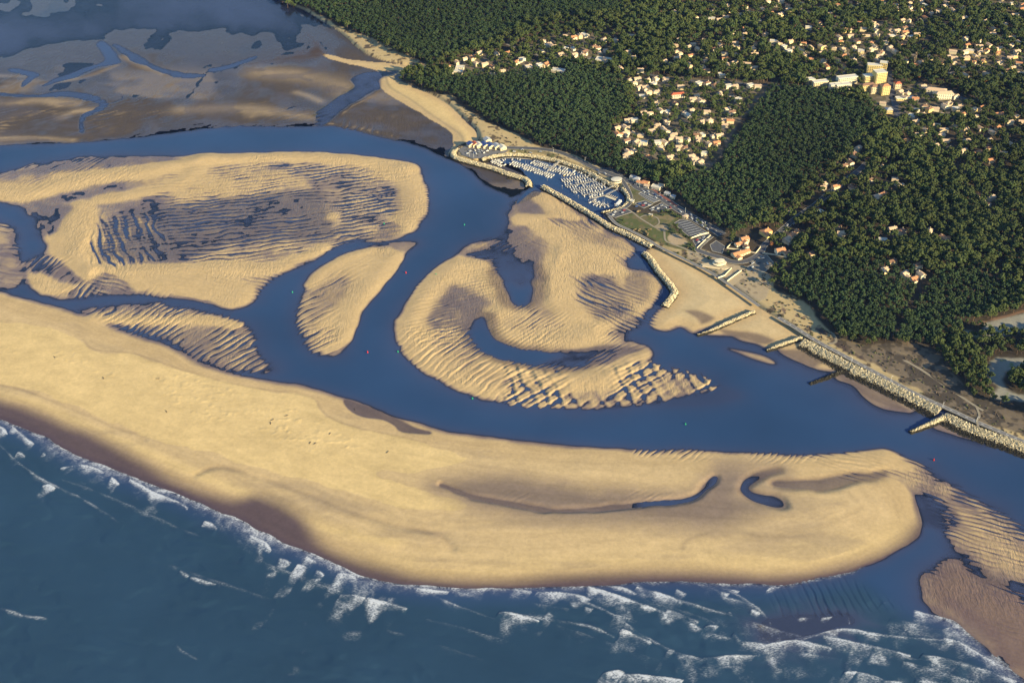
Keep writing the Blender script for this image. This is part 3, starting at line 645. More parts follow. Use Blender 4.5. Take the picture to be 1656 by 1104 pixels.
# ------------------------------------------------------------------ mesh and material helpers
def mat(name, color, rough=0.8, spec=0.3, noise=0.0, nscale=1.0, metallic=0.0, bump=0.0):
    m = bpy.data.materials.new(name)
    m.use_nodes = True
    nt = m.node_tree
    b = nt.nodes["Principled BSDF"]
    b.inputs["Base Color"].default_value = (*color, 1)
    b.inputs["Roughness"].default_value = rough
    b.inputs["Specular IOR Level"].default_value = spec
    b.inputs["Metallic"].default_value = metallic
    if noise or bump:
        tc = nt.nodes.new("ShaderNodeTexCoord")
        nz = nt.nodes.new("ShaderNodeTexNoise")
        nz.inputs["Scale"].default_value = nscale
        nz.inputs["Detail"].default_value = 6
        nt.links.new(tc.outputs["Object"], nz.inputs["Vector"])
        if noise:
            mx = nt.nodes.new("ShaderNodeMix")
            mx.data_type = 'RGBA'
            mx.inputs[6].default_value = (*[c * (1 - noise) for c in color], 1)
            mx.inputs[7].default_value = (*[min(1, c * (1 + noise)) for c in color], 1)
            nt.links.new(nz.outputs[0], mx.inputs[0])
            nt.links.new(mx.outputs[2], b.inputs["Base Color"])
        if bump:
            bp = nt.nodes.new("ShaderNodeBump")
            bp.inputs["Strength"].default_value = bump
            nt.links.new(nz.outputs[0], bp.inputs["Height"])
            nt.links.new(bp.outputs[0], b.inputs["Normal"])
    return m


def mesh_np(name, V, F, mats, fmat=None, attrs=None, smooth_faces=False):
    """V (n,3); F (m,k) of one face size"""
    me = bpy.data.meshes.new(name)
    V = np.asarray(V, np.float32)
    F = np.asarray(F, np.int32)
    me.vertices.add(len(V))
    me.vertices.foreach_set("co", V.ravel())
    m, k = F.shape
    me.loops.add(m * k)
    me.loops.foreach_set("vertex_index", F.ravel())
    me.polygons.add(m)
    me.polygons.foreach_set("loop_start", np.arange(0, m * k, k, dtype=np.int32))
    if fmat is not None:
        me.polygons.foreach_set("material_index", np.asarray(fmat, np.int32))
    me.polygons.foreach_set("use_smooth", np.full(m, smooth_faces, bool))
    for mt in mats:
        me.materials.append(mt)
    for an, (typ, data) in (attrs or {}).items():
        at = me.attributes.new(an, typ, 'POINT')
        data = np.asarray(data, np.float32)
        at.data.foreach_set("color" if typ == 'FLOAT_COLOR' else "value", data.ravel())
    me.update(calc_edges=True)
    me.validate()
    return me


def link(name, me, parent=None, loc=None, rotz=None):
    o = bpy.data.objects.new(name, me)
    COL.objects.link(o)
    if parent is not None:
        o.parent = parent
    if loc is not None:
        o.location = loc
    if rotz is not None:
        o.rotation_euler = (0, 0, rotz)
    return o


def tag(o, label=None, cat=None, group=None, kind=None):
    if label:
        o["label"] = label
    if cat:
        o["category"] = cat
    if group:
        o["group"] = group
    if kind:
        o["kind"] = kind
    return o


def thing(name, label, cat, loc=(0, 0, 0), rotz=0, group=None):
    return tag(link(name, None, None, loc, rotz), label, cat, group)


class MB:
    """collects simple shapes for ONE mesh"""

    def __init__(self):
        self.v, self.f, self.m = [], [], []

    def add(self, vs, fs, mi=0):
        o = len(self.v)
        self.v += [tuple(p) for p in vs]
        self.f += [tuple(i + o for i in f) for f in fs]
        self.m += [mi] * len(fs)

    def box(self, cx, cy, z0, sx, sy, sz, mi=0, rot=0.0, taper=1.0):
        c, s = math.cos(rot), math.sin(rot)
        vs = []
        for k, (z, t) in enumerate(((z0, 1.0), (z0 + sz, taper))):
            for a, b in ((-1, -1), (1, -1), (1, 1), (-1, 1)):
                x, y = a * sx / 2 * t, b * sy / 2 * t
                vs.append((cx + x * c - y * s, cy + x * s + y * c, z))
        self.add(vs, [(3, 2, 1, 0), (4, 5, 6, 7), (0, 1, 5, 4), (1, 2, 6, 5), (2, 3, 7, 6), (3, 0, 4, 7)], mi)

    def prism(self, poly, z0, z1, mi=0, taper=None):
        n = len(poly)
        top = poly if taper is None else taper
        vs = [(x, y, z0) for x, y in poly] + [(x, y, z1) for x, y in top]
        fs = [tuple(range(n - 1, -1, -1)), tuple(range(n, 2 * n))] + [(i, (i + 1) % n, n + (i + 1) % n, n + i) for i in range(n)]
        self.add(vs, fs, mi)

    def tube(self, p0, p1, r0, r1, n=6, mi=0):
        p0, p1 = Vector(p0), Vector(p1)
        q = (p1 - p0).to_track_quat('Z', 'Y')
        vs = []
        for p, r in ((p0, r0), (p1, r1)):
            for k in range(n):
                a = 2 * math.pi * k / n
                vs.append(tuple(p + q @ Vector((r * math.cos(a), r * math.sin(a), 0))))
        fs = [(k, (k + 1) % n, n + (k + 1) % n, n + k) for k in range(n)] + [tuple(range(n - 1, -1, -1)), tuple(range(n, 2 * n))]
        self.add(vs, fs, mi)

    def mesh(self, name, mats, smooth_faces=False):
        me = bpy.data.meshes.new(name)
        me.from_pydata(self.v, [], self.f)
        for m in (mats if isinstance(mats, (list, tuple)) else [mats]):
            me.materials.append(m)
        me.polygons.foreach_set("material_index", np.array(self.m, np.int32))
        me.polygons.foreach_set("use_smooth", np.full(len(self.f), smooth_faces, bool))
        me.update()
        return me

    def build(self, name, mats, parent=None, loc=None, rotz=None, smooth_faces=False):
        return link(name, self.mesh(name, mats, smooth_faces), parent, loc, rotz)


def pad_far(a, far=False):
    b = np.pad(a, [(1, 1), (1, 1)] + [(0, 0)] * (a.ndim - 2), mode='edge')
    return b


def pad_xy(A, c, k=7.0):
    b = np.pad(A, 1, mode='edge')
    for sl in ((0, slice(None)), (-1, slice(None)), (slice(None), 0), (slice(None), -1)):
        b[sl] = c + (b[sl] - c) * k
    return b


CX0, CY0 = 0.0, 1350.0
PX, PY = pad_xy(GX, CX0), pad_xy(GY, CY0)
PZ = pad_far(Z)
n_v, n_u = PX.shape
idx = np.arange(n_v * n_u).reshape(n_v, n_u)
# rows run from far to near: order the corners so that faces look up
QF = np.stack([idx[1:, :-1], idx[1:, 1:], idx[:-1, 1:], idx[:-1, :-1]], -1).reshape(-1, 4)

# ------------------------------------------------------------------ ground sheet
mg = bpy.data.materials.new("sand_and_soil")
mg.use_nodes = True
nt = mg.node_tree
b = nt.nodes["Principled BSDF"]
ac = nt.nodes.new("ShaderNodeAttribute")
ac.attribute_name = "tone"
ar = nt.nodes.new("ShaderNodeAttribute")
ar.attribute_name = "rough"
ge = nt.nodes.new("ShaderNodeNewGeometry")
nz = nt.nodes.new("ShaderNodeTexNoise")
nz.inputs["Scale"].default_value = 0.30
nz.inputs["Detail"].default_value = 7
nz.inputs["Roughness"].default_value = 0.65
nt.links.new(ge.outputs["Position"], nz.inputs["Vector"])
mr = nt.nodes.new("ShaderNodeMapRange")
mr.inputs[1].default_value, mr.inputs[2].default_value = 0.25, 0.75
mr.inputs[3].default_value, mr.inputs[4].default_value = 0.86, 1.14
nt.links.new(nz.outputs[0], mr.inputs[0])
mx = nt.nodes.new("ShaderNodeVectorMath")
mx.operation = 'SCALE'
nt.links.new(ac.outputs["Color"], mx.inputs[0])
nt.links.new(mr.outputs[0], mx.inputs["Scale"])
nt.links.new(mx.outputs[0], b.inputs["Base Color"])
nt.links.new(ar.outputs["Fac"], b.inputs["Roughness"])
b.inputs["Specular IOR Level"].default_value = 0.25
bp = nt.nodes.new("ShaderNodeBump")
bp.inputs["Strength"].default_value = 0.35
bp.inputs["Distance"].default_value = 0.35
nz2 = nt.nodes.new("ShaderNodeTexNoise")
nz2.inputs["Scale"].default_value = 0.45
nz2.inputs["Detail"].default_value = 5
nt.links.new(ge.outputs["Position"], nz2.inputs["Vector"])
nt.links.new(nz2.outputs[0], bp.inputs["Height"])
af = nt.nodes.new("ShaderNodeAttribute")
af.attribute_name = "rippled"
mpw = nt.nodes.new("ShaderNodeMapping")
mpw.inputs["Rotation"].default_value = (0, 0, R(62))
nt.links.new(ge.outputs["Position"], mpw.inputs["Vector"])
mpw.inputs["Scale"].default_value = (0.36, 0.10, 0.2)
wv = nt.nodes.new("ShaderNodeTexNoise")
wv.inputs["Scale"].default_value = 1.0
wv.inputs["Detail"].default_value = 4.0
wv.inputs["Roughness"].default_value = 0.55
wv.inputs["Distortion"].default_value = 0.6
nt.links.new(mpw.outputs[0], wv.inputs["Vector"])
bp2 = nt.nodes.new("ShaderNodeBump")
bp2.inputs["Distance"].default_value = 0.95
nt.links.new(af.outputs["Fac"], bp2.inputs["Strength"])
nt.links.new(wv.outputs[0], bp2.inputs["Height"])
nt.links.new(bp.outputs[0], bp2.inputs["Normal"])
nt.links.new(bp2.outputs[0], b.inputs["Normal"])
fine = np.clip(sstep(-6, 6, np.maximum.reduce([d_c, d_d, d_e, d_f, d_b1, d_b2])) * (0.55 + 0.9 * vnoise(GX, GY, 50, 97)), 0, 1) * (d_spit < 4)
fine = np.maximum(fine, 0.5 * ((d_flat > 0) & ~on_land & (d_bn < 0)) * sstep(-0.2, 0.4, vnoise(GX, GY, 110, 98)))
fine = np.maximum(fine, 0.10 * ((d_spit > 15) & (d_dry < 0)) * sstep(0.0, 0.5, vnoise(GX, GY, 70, 99)))
pc = pad_far(col).reshape(-1, 3)
me = mesh_np("ground", np.stack([PX, PY, PZ], -1).reshape(-1, 3), QF, [mg], None,
             {"tone": ('FLOAT_COLOR', np.concatenate([np.clip(pc, 0.01, 1), np.ones((len(pc), 1))], 1)), "rough": ('FLOAT', pad_far(rough).ravel()), "rippled": ('FLOAT', pad_far(fine).ravel())}, True)
tag(link("ground", me), kind='structure')

# ------------------------------------------------------------------ water sheet with foam
P_OCEAN = [(-190, 625), (-90, 655), (0, 682), (75, 709), (145, 746), (225, 778), (300, 806), (400, 848), (464, 883), (539, 911), (589, 936), (664, 948), (828, 952), (1003, 945), (1165, 946), (1267, 946), (1317, 938), (1400, 930),
           (1480, 980), (1514, 991), (1567, 1017), (1612, 1064), (1700, 1135), (1760, 1250), (-250, 1250)]
d_oc = sdp(P_OCEAN, margin=200)
foam = np.zeros(GX.shape)
crest = np.zeros(GX.shape)
fn = fbm(GX, GY, 30, 71, 4, 0.6)


def breaker(pts, tail, a=1.0, tdir=(-0.75, 1.0), lip=1.6):
    """white water behind a breaking crest: sharp on the shore side, trailing off to sea"""
    global foam, crest
    tail = tail * 1.5
    P = smooth(pol(pts), False, 4)
    m = tail * 2.2 + 10
    lo, hi = P.min(0) - m, P.max(0) + m
    sel = (GX > lo[0]) & (GX < hi[0]) & (GY > lo[1]) & (GY < hi[1])
    if not sel.any():
        return
    x, y = GX[sel], GY[sel]
    p0, p1 = np.array(G(pts[0][0], pts[0][1], 0)), np.array(G(pts[0][0] + tdir[0] * 10, pts[0][1] + tdir[1] * 10, 0))
    t = (p1 - p0) / np.linalg.norm(p1 - p0)
    # distance travelled along the tail direction since the crest line
    best = np.full(x.shape, 1e9)
    along = np.zeros(x.shape)
    nseg = len(P) - 1
    wob = 2.5 * fn[sel]
    for si, ((ax, ay), (bx, by)) in enumerate(zip(P[:-1], P[1:])):
        ex, ey = bx - ax, by - ay
        den = ex * t[1] - ey * t[0]
        if abs(den) < 1e-6:
            continue
        qx, qy = x - ax, y - ay
        s = (qx * t[1] - qy * t[0]) / den
        k = (qy * ex - qx * ey) / (t[1] * ex - t[0] * ey)
        ok = (s >= -0.02) & (s <= 1.02) & (k > -3)
        nearer = ok & (np.abs(k) < np.abs(best))
        along = np.where(nearer, (si + s) / nseg, along)
        best = np.where(nearer, k, best)
    k = best + wob * 0.7
    al = along + 0.12 * vnoise(x, y, 9, 75)
    env = np.clip(sstep(-0.06, 0.28, al) * sstep(1.05, 0.72, al), 0, 1)
    tl = tail * (0.35 + 0.75 * np.clip(vnoise(x, y, 13, 73) + 0.4, 0, 1.4)) * (0.25 + 0.75 * env)
    lipw = 0.55 + 0.45 * env
    grain = 0.45 * vnoise(x, y, 5.0, 81) + 0.35 * vnoise(x, y, 2.6, 82)
    body_ = 0.66 * np.exp(-k / np.maximum(tl, 1) * 0.75) * (1 + grain) + 0.5 * np.exp(-np.maximum(k, 0) / 2.2)
    f = np.where(k >= 0, body_ * sstep(1.6, 0.3, k / (tl * 2 + 1)), 1.1 * np.exp(-(k / lip) ** 2))
    f = np.where(best > 1e8, 0, f) * a * lipw * np.clip(0.78 + 0.7 * vnoise(x, y, 12, 79), 0.3, 1.1)
    foam[sel] = np.maximum(foam[sel], f)
    crest[sel] = np.maximum(crest[sel], np.where(best > 1e8, 0, np.exp(-((best - 1.0) / 5.0) ** 2)) * min(a, 1))


shore_d = -d_spit
wash = sstep(1.0, -1.5, np.abs(shore_d - 1.2) / 3.0 - 0.2)
w_out = np.interp(UU, [-180, 0, 100, 200, 330, 480, 560, 620, 800, 950, 1150, 1300, 1400, 1500], [12, 12, 18, 12, 14, 15, 13, 10, 7, 6, 6, 5, 3, 0])
fw = np.where((shore_d > -2.5) & (d_oc > -12), np.exp(-np.maximum(shore_d, 0) / (w_out * 0.75 * (0.7 + 0.6 * np.clip(fn + 0.3, 0, 1.2)) + 0.3)), 0)
fw *= sstep(-3.5 - 2 * fn, -1, shore_d) * np.clip(0.75 + 0.6 * fn, 0.25, 1) * sstep(0.5, 3, w_out)
fw *= 1 + 0.5 * vnoise(GX, GY, 5, 83) + 0.3 * vnoise(GX, GY, 2.6, 84)
foam = np.maximum(foam, fw * 0.72)
for pts, tail, a in (
        ([(-20, 684), (0, 690), (8, 695), (12, 702)], 8, 1), ([(20, 690), (40, 705), (55, 718)], 8, 1), ([(68, 786), (80, 785), (89, 791)], 8, 1), ([(28, 731), (34, 732), (41, 738)], 7, 0.9),
        ([(69, 733), (74, 736)], 5, 0.8), ([(98, 757), (130, 752), (155, 758), (167, 765)], 8, 0.8), ([(180, 771), (193, 783)], 9, 0.9), ([(210, 775), (240, 792), (262, 803), (290, 812), (304, 822)], 9, 0.95),
        ([(330, 843), (340, 846), (351, 855)], 9, 1), ([(403, 866), (414, 871), (430, 880), (438, 891)], 12, 1), ([(290, 923), (305, 931)], 3.5, 0.9), ([(308, 933), (330, 940), (348, 946)], 1.5, 0.7),
        ([(0, 983), (25, 989), (40, 995), (76, 1001)], 1.6, 0.45), ([(55, 997), (76, 1001)], 3, 0.5), ([(285, 1040), (300, 1056), (320, 1066)], 2, 0.25),
        ([(451, 902), (463, 905), (471, 910)], 12, 0.9), ([(480, 913), (488, 915), (498, 919)], 34, 0.95), ([(495, 900), (505, 906), (512, 910)], 8, 0.9), ([(511, 922), (518, 925), (524, 931)], 6, 1), ([(496, 938), (520, 936)], 10, 0.7),
        ([(546, 928), (562, 929), (582, 937)], 24, 0.9), ([(570, 938), (600, 939), (626, 943)], 20, 0.7), ([(550, 962), (572, 963), (590, 968)], 32, 1.0), ([(594, 967), (612, 971), (632, 977)], 20, 1), ([(630, 976), (645, 980), (658, 985)], 10, 1),
        ([(626, 944), (650, 946), (670, 948)], 14, 0.8), ([(670, 950), (700, 955), (726, 957)], 7, 1), ([(730, 950), (780, 950), (828, 952)], 8, 0.7), ([(806, 991), (820, 990), (845, 996), (872, 1004)], 9, 1),
        ([(868, 957), (905, 958), (930, 962), (955, 969)], 12, 0.95), ([(830, 950), (860, 957)], 8, 0.7), ([(950, 948), (975, 955), (1000, 963), (1030, 975), (1060, 985)], 11, 1), ([(985, 947), (1010, 950), (1030, 960)], 7, 0.6),
        ([(1030, 948), (1060, 957), (1085, 966), (1104, 975)], 18, 0.85), ([(1078, 986), (1095, 992), (1114, 999)], 14, 1), ([(1114, 999), (1130, 1006)], 7, 0.8), ([(1093, 954), (1110, 961)], 5, 0.9), ([(995, 995), (1020, 1000)], 22, 0.45),
        ([(945, 982), (955, 985), (960, 984)], 10, 0.6), ([(885, 990), (898, 998)], 20, 0.5), ([(1005, 1018), (1030, 1028), (1053, 1040)], 12, 0.9), ([(1000, 1030), (1015, 1030)], 16, 0.45), ([(1080, 1051), (1090, 1053)], 18, 0.9), ([(1093, 1055), (1120, 1063), (1138, 1067)], 8, 1),
        ([(1120, 1066), (1150, 1064), (1180, 1061), (1220, 1061)], 26, 0.62), ([(975, 1088), (1000, 1084), (1011, 1090)], 20, 0.9), ([(1010, 1090), (1060, 1095), (1104, 1101)], 14, 1), ([(1140, 1013), (1150, 1011), (1161, 1014)], 9, 1), ([(1100, 1000), (1120, 1010), (1137, 1020)], 5, 0.7),
        ([(1185, 1025), (1198, 1036)], 6, 0.9), ([(1165, 949), (1195, 957)], 7, 0.8), ([(1145, 948), (1170, 958), (1180, 960)], 9, 0.75), ([(1215, 985), (1230, 992)], 8, 0.8), ([(1178, 990), (1185, 996)], 4, 0.7), ([(1062, 958), (1040, 990)], 3, 0.3),
        ([(1195, 1036), (1220, 1040), (1245, 1043)], 16, 0.6), ([(1230, 1045), (1260, 1038), (1295, 1036), (1345, 1048)], 30, 0.8), ([(1295, 1034), (1330, 1023), (1362, 1017), (1400, 1022), (1436, 1029)], 7, 0.85), ([(1400, 1023), (1436, 1030)], 12, 0.6),
        ([(1330, 1027), (1385, 1040), (1412, 1046)], 6, 0.7), ([(1384, 1041), (1400, 1043), (1414, 1047)], 40, 0.6), ([(1413, 1046), (1440, 1052), (1472, 1061)], 14, 1), ([(1490, 1059), (1530, 1066), (1552, 1072)], 30, 0.95), ([(1552, 1072), (1580, 1079), (1610, 1089), (1645, 1102)], 32, 0.8),
        ([(1478, 987), (1500, 993), (1530, 998)], 14, 0.75), ([(1530, 998), (1555, 1008), (1580, 1024), (1600, 1045), (1620, 1068), (1650, 1092)], 18, 0.75), ([(1525, 1032), (1545, 1037)], 12, 0.8), ([(1548, 1037), (1570, 1050), (1600, 1066), (1640, 1086)], 18, 0.7),
        ([(1365, 1086), (1385, 1087)], 14, 0.9), ([(1385, 1087), (1410, 1093), (1430, 1101)], 9, 0.85), ([(1430, 1101), (1458, 1104)], 8, 0.8), ([(1425, 976), (1440, 971)], 8, 0.5), ([(1290, 1000), (1318, 999)], 3, 0.5), ([(1328, 1000), (1346, 998)], 3, 0.6), ([(1245, 998), (1246, 1010)], 3, 0.4),
        ([(1373, 995), (1375, 1008)], 3, 0.5), ([(1480, 1014), (1520, 1018), (1545, 1012)], 10, 0.4), ([(1300, 938), (1330, 938)], 5, 0.5), ([(1260, 945), (1242, 952), (1262, 948)], 6, 0.6), ([(1370, 922), (1382, 919)], 3, 0.7)):
    breaker(pts, tail, a)
for pts, tail, a in (([(1150, 985), (1200, 1000), (1250, 1016), (1300, 1030)], 26, 0.32), ([(900, 1010), (960, 1030), (1020, 1052), (1080, 1072)], 14, 0.22), ([(1440, 1000), (1480, 1008), (1530, 1022), (1560, 1040)], 26, 0.42), ([(1460, 1070), (1520, 1085), (1580, 1104)], 30, 0.45),
                      ([(1060, 975), (1110, 990), (1160, 1008)], 20, 0.36), ([(1240, 1060), (1300, 1056), (1360, 1066)], 30, 0.38), ([(1150, 960), (1200, 972), (1230, 985)], 12, 0.34), ([(690, 1000), (760, 1018), (830, 1040)], 5, 0.22), ([(420, 905), (470, 925), (540, 948)], 8, 0.3), ([(100, 775), (170, 800), (250, 835), (330, 870)], 4, 0.24),
                      ([(1480, 1100), (1530, 1104)], 26, 0.7), ([(1560, 1050), (1620, 1090)], 26, 0.5), ([(860, 975), (920, 985)], 18, 0.34), ([(600, 1010), (700, 1040), (780, 1066)], 4, 0.18), ([(250, 905), (380, 950), (450, 972)], 3, 0.2)):
    breaker(pts, tail, a)
for pts in ([(828, 949), (903, 959), (978, 987), (1053, 1035), (1128, 1065), (1228, 1060)], [(953, 947), (1028, 972), (1098, 1000), (1153, 1025), (1198, 1035)], [(1023, 942), (1098, 970), (1188, 997)], [(1108, 940), (1178, 955), (1228, 985), (1248, 1010)],
            [(828, 992), (893, 1002), (953, 1012), (993, 1030)], [(1258, 1042), (1318, 1025), (1368, 1017), (1428, 1027), (1528, 1035), (1578, 1050), (1656, 1100)], [(1378, 1037), (1473, 1065), (1553, 1070), (1656, 1104)], [(600, 930), (660, 945), (730, 975), (800, 1000)], [(0, 720), (60, 770), (140, 810), (200, 850)], [(480, 930), (560, 960), (640, 985)]):
    breaker(pts, 2.2, 0.42)
ob = sstep(0, 30, d_oc)
swell = np.zeros(GX.shape)
for (dr, lam, amp, sk) in (((1, 0.42), 46.0, 0.30, 1), ((1, 0.30), 27.0, 0.14, 2), ((1, 0.65), 80.0, 0.25, 3)):
    swell += amp * ripples(dr, lam, (300, 960), 500 + sk * 9, warp=0.8, cross=0.65, skew=0.5)
shoal = sstep(-15, 10, sdp([(1235, 996), (1300, 985), (1380, 985), (1392, 1012), (1340, 1026), (1300, 1036), (1240, 1040)]))
wz = ob * (1 - shoal) * (swell * 0.7 + crest * 0.35)
rip = ripples((0.5, 1), 7.0, (1380, 960), 600, 0.7, 0.5) * sstep(0, 20, sdp([(1242, 945), (1370, 925), (1440, 960), (1470, 985), (1400, 1000), (1260, 1000)]))
wz += 0.16 * rip
depth = np.maximum(wz - Z, 0)
keep = (Z < wz + 0.25)
kp = pad_far(keep)
wf = QF.reshape(n_v - 1, n_u - 1, 4)
kq = (kp[1:, :-1] | kp[1:, 1:] | kp[:-1, 1:] | kp[:-1, :-1])
wf = wf[kq]
used = np.unique(wf)
remap = np.full(n_v * n_u, -1, np.int64)
remap[used] = np.arange(len(used))
WV = np.stack([PX, PY, pad_far(wz)], -1).reshape(-1, 3)[used]
mw = bpy.data.materials.new("sea_water")
mw.use_nodes = True
nt = mw.node_tree
nt.nodes.clear()
out = nt.nodes.new("ShaderNodeOutputMaterial")
L = nt.links.new


def node(t, **kw):
    n = nt.nodes.new(t)
    for k, v in kw.items():
        setattr(n, k, v)
    return n


a_dep = node("ShaderNodeAttribute", attribute_name="depth")
a_foam = node("ShaderNodeAttribute", attribute_name="foam")
a_oc = node("ShaderNodeAttribute", attribute_name="open_sea")
geo = node("ShaderNodeNewGeometry")
# absorption with depth
m1 = node("ShaderNodeMath", operation='MULTIPLY')
m1.inputs[1].default_value = -14.0
L(a_dep.outputs["Fac"], m1.inputs[0])
m2 = node("ShaderNodeMath", operation='EXPONENT')
L(m1.outputs[0], m2.inputs[0])
m3 = node("ShaderNodeMath", operation='SUBTRACT')
m3.inputs[0].default_value = 1.0
L(m2.outputs[0], m3.inputs[1])
cmix = node("ShaderNodeMix", data_type='RGBA')
cmix.inputs[6].default_value = (0.024, 0.056, 0.128, 1)    # channel
cmix.inputs[7].default_value = (0.022, 0.052, 0.092, 1)    # open sea
L(a_oc.outputs["Fac"], cmix.inputs[0])
msh = node("ShaderNodeMath", operation='MULTIPLY')
msh.inputs[1].default_value = -2.3
L(a_dep.outputs["Fac"], msh.inputs[0])
mse = node("ShaderNodeMath", operation='EXPONENT')
L(msh.outputs[0], mse.inputs[0])
cshal = node("ShaderNodeMix", data_type='RGBA')
cshal.inputs[7].default_value = (0.048, 0.056, 0.108, 1)   # silt stirred up in the shallows
L(mse.outputs[0], cshal.inputs[0])
L(cmix.outputs[2], cshal.inputs[6])
nzc = node("ShaderNodeTexNoise")
nzc.inputs["Scale"].default_value = 0.006
nzc.inputs["Detail"].default_value = 5
L(geo.outputs["Position"], nzc.inputs["Vector"])
mrc = node("ShaderNodeMapRange")
mrc.inputs[1].default_value, mrc.inputs[2].default_value, mrc.inputs[3].default_value, mrc.inputs[4].default_value = 0.3, 0.7, 0.86, 1.14
L(nzc.outputs[0], mrc.inputs[0])
csc = node("ShaderNodeVectorMath", operation='SCALE')
L(cshal.outputs[2], csc.inputs[0])
L(mrc.outputs[0], csc.inputs["Scale"])
body = node("ShaderNodeBsdfDiffuse")
L(csc.outputs[0], body.inputs["Color"])
tr = node("ShaderNodeBsdfTransparent")
tr.inputs["Color"].default_value = (0.80, 0.86, 0.92, 1)
mixb = node("ShaderNodeMixShader")
L(m3.outputs[0], mixb.inputs[0])
L(tr.outputs[0], mixb.inputs[1])
L(body.outputs[0], mixb.inputs[2])
# surface chop
mapn = node("ShaderNodeMapping")
mapn.inputs["Scale"].default_value = (0.55, 1.0, 1.0)
mapn.inputs["Rotation"].default_value = (0, 0, 0.5)
L(geo.outputs["Position"], mapn.inputs["Vector"])
nzw = node("ShaderNodeTexNoise")
nzw.inputs["Scale"].default_value = 0.16
nzw.inputs["Detail"].default_value = 6
nzw.inputs["Roughness"].default_value = 0.62
L(mapn.outputs[0], nzw.inputs["Vector"])
bmp = node("ShaderNodeBump")
bmp.inputs["Distance"].default_value = 1.0
mst = node("ShaderNodeMath", operation='MULTIPLY_ADD')
mst.inputs[1].default_value = 0.20
mst.inputs[2].default_value = 0.04
L(a_oc.outputs["Fac"], mst.inputs[0])
L(mst.outputs[0], bmp.inputs["Strength"])
L(nzw.outputs[0], bmp.inputs["Height"])
gl = node("ShaderNodeBsdfGlossy")
gl.inputs["Roughness"].default_value = 0.16
L(bmp.outputs[0], gl.inputs["Normal"])
L(bmp.outputs[0], body.inputs["Normal"])
fr = node("ShaderNodeFresnel")
fr.inputs["IOR"].default_value = 1.33
L(bmp.outputs[0], fr.inputs["Normal"])
mixg = node("ShaderNodeMixShader")
L(fr.outputs[0], mixg.inputs[0])
L(mixb.outputs[0], mixg.inputs[1])
L(gl.outputs[0], mixg.inputs[2])
# foam: broken up by streaky noise
mapf = node("ShaderNodeMapping")
mapf.inputs["Rotation"].default_value = (0, 0, -0.7)
mapf.inputs["Scale"].default_value = (0.6, 1.15, 1.0)
L(geo.outputs["Position"], mapf.inputs["Vector"])
nzf = node("ShaderNodeTexNoise")
nzf.inputs["Scale"].default_value = 0.75
nzf.inputs["Detail"].default_value = 8
nzf.inputs["Roughness"].default_value = 0.72
L(mapf.outputs[0], nzf.inputs["Vector"])
grain = node("ShaderNodeMapRange")
grain.inputs[1].default_value, grain.inputs[2].default_value, grain.inputs[3].default_value, grain.inputs[4].default_value = 0.33, 0.67, 0.12, 1.75
L(nzf.outputs[0], grain.inputs[0])
fa = node("ShaderNodeMath", operation='MULTIPLY')
L(a_foam.outputs["Fac"], fa.inputs[0])
L(grain.outputs[0], fa.inputs[1])
fmr = node("ShaderNodeMapRange", interpolation_type='SMOOTHSTEP')
fmr.inputs[1].default_value, fmr.inputs[2].default_value, fmr.inputs[3].default_value, fmr.inputs[4].default_value = 0.06, 1.0, 0.0, 0.86
L(fa.outputs[0], fmr.inputs[0])
fo = node("ShaderNodeBsdfDiffuse")
fo.inputs["Color"].default_value = (0.60, 0.62, 0.66, 1)
bmf = node("ShaderNodeBump")
bmf.inputs["Strength"].default_value = 0.6
bmf.inputs["Distance"].default_value = 1.2
L(nzf.outputs[0], bmf.inputs["Height"])
L(bmf.outputs[0], fo.inputs["Normal"])
mixf = node("ShaderNodeMixShader")
L(fmr.outputs[0], mixf.inputs[0])
L(mixg.outputs[0], mixf.inputs[1])
L(fo.outputs[0], mixf.inputs[2])
L(mixf.outputs[0], out.inputs["Surface"])
me = mesh_np("water", WV, remap[wf], [mw], None,
             {"depth": ('FLOAT', pad_far(depth).ravel()[used]), "foam": ('FLOAT', pad_far(foam).ravel()[used]), "open_sea": ('FLOAT', pad_far(ob).ravel()[used])}, True)
tag(link("water", me), kind='structure')
#PART2
# ------------------------------------------------------------------ helpers for things standing on the ground
def zat(x, y):
    x, y = np.asarray(x, float), np.asarray(y, float)
    dx, dy, dz = x, y, -CAM_H
    f = dy * CP - dz * SP
    u = 828 + FPX * dx / f
    v = 552 - FPX * (dy * SP + dz * CP) / f
    a = np.clip((u - US[0]) / 1.4, 0, NU - 1.001)
    b_ = np.clip((v - VS[0]) / 1.2, 0, NV - 1.001)
    i, j = b_.astype(int), a.astype(int)
    fi, fj = b_ - i, a - j
    return (Z[i, j] * (1 - fi) * (1 - fj) + Z[i + 1, j] * fi * (1 - fj) + Z[i, j + 1] * (1 - fi) * fj + Z[i + 1, j + 1] * fi * fj)


def inpoly(P, x, y):
    c = np.zeros(np.shape(x), bool)
    A, B = P, np.roll(P, -1, 0)
    for (ax, ay), (bx, by) in zip(A, B):
        if ay == by:
            continue
        c ^= ((ay > y) != (by > y)) & (x < ax + (y - ay) * (bx - ax) / (by - ay))
    return c


def linedist(P, x, y):
    d = np.full(np.shape(x), 1e9)
    for (ax, ay), (bx, by) in zip(P[:-1], P[1:]):
        ex, ey = bx - ax, by - ay
        t = np.clip(((x - ax) * ex + (y - ay) * ey) / (ex * ex + ey * ey + 1e-9), 0, 1)
        d = np.minimum(d, np.hypot(x - ax - t * ex, y - ay - t * ey))
    return d


ORD = ("first second third fourth fifth sixth seventh eighth ninth tenth eleventh twelfth thirteenth fourteenth fifteenth sixteenth seventeenth eighteenth nineteenth twentieth").split()


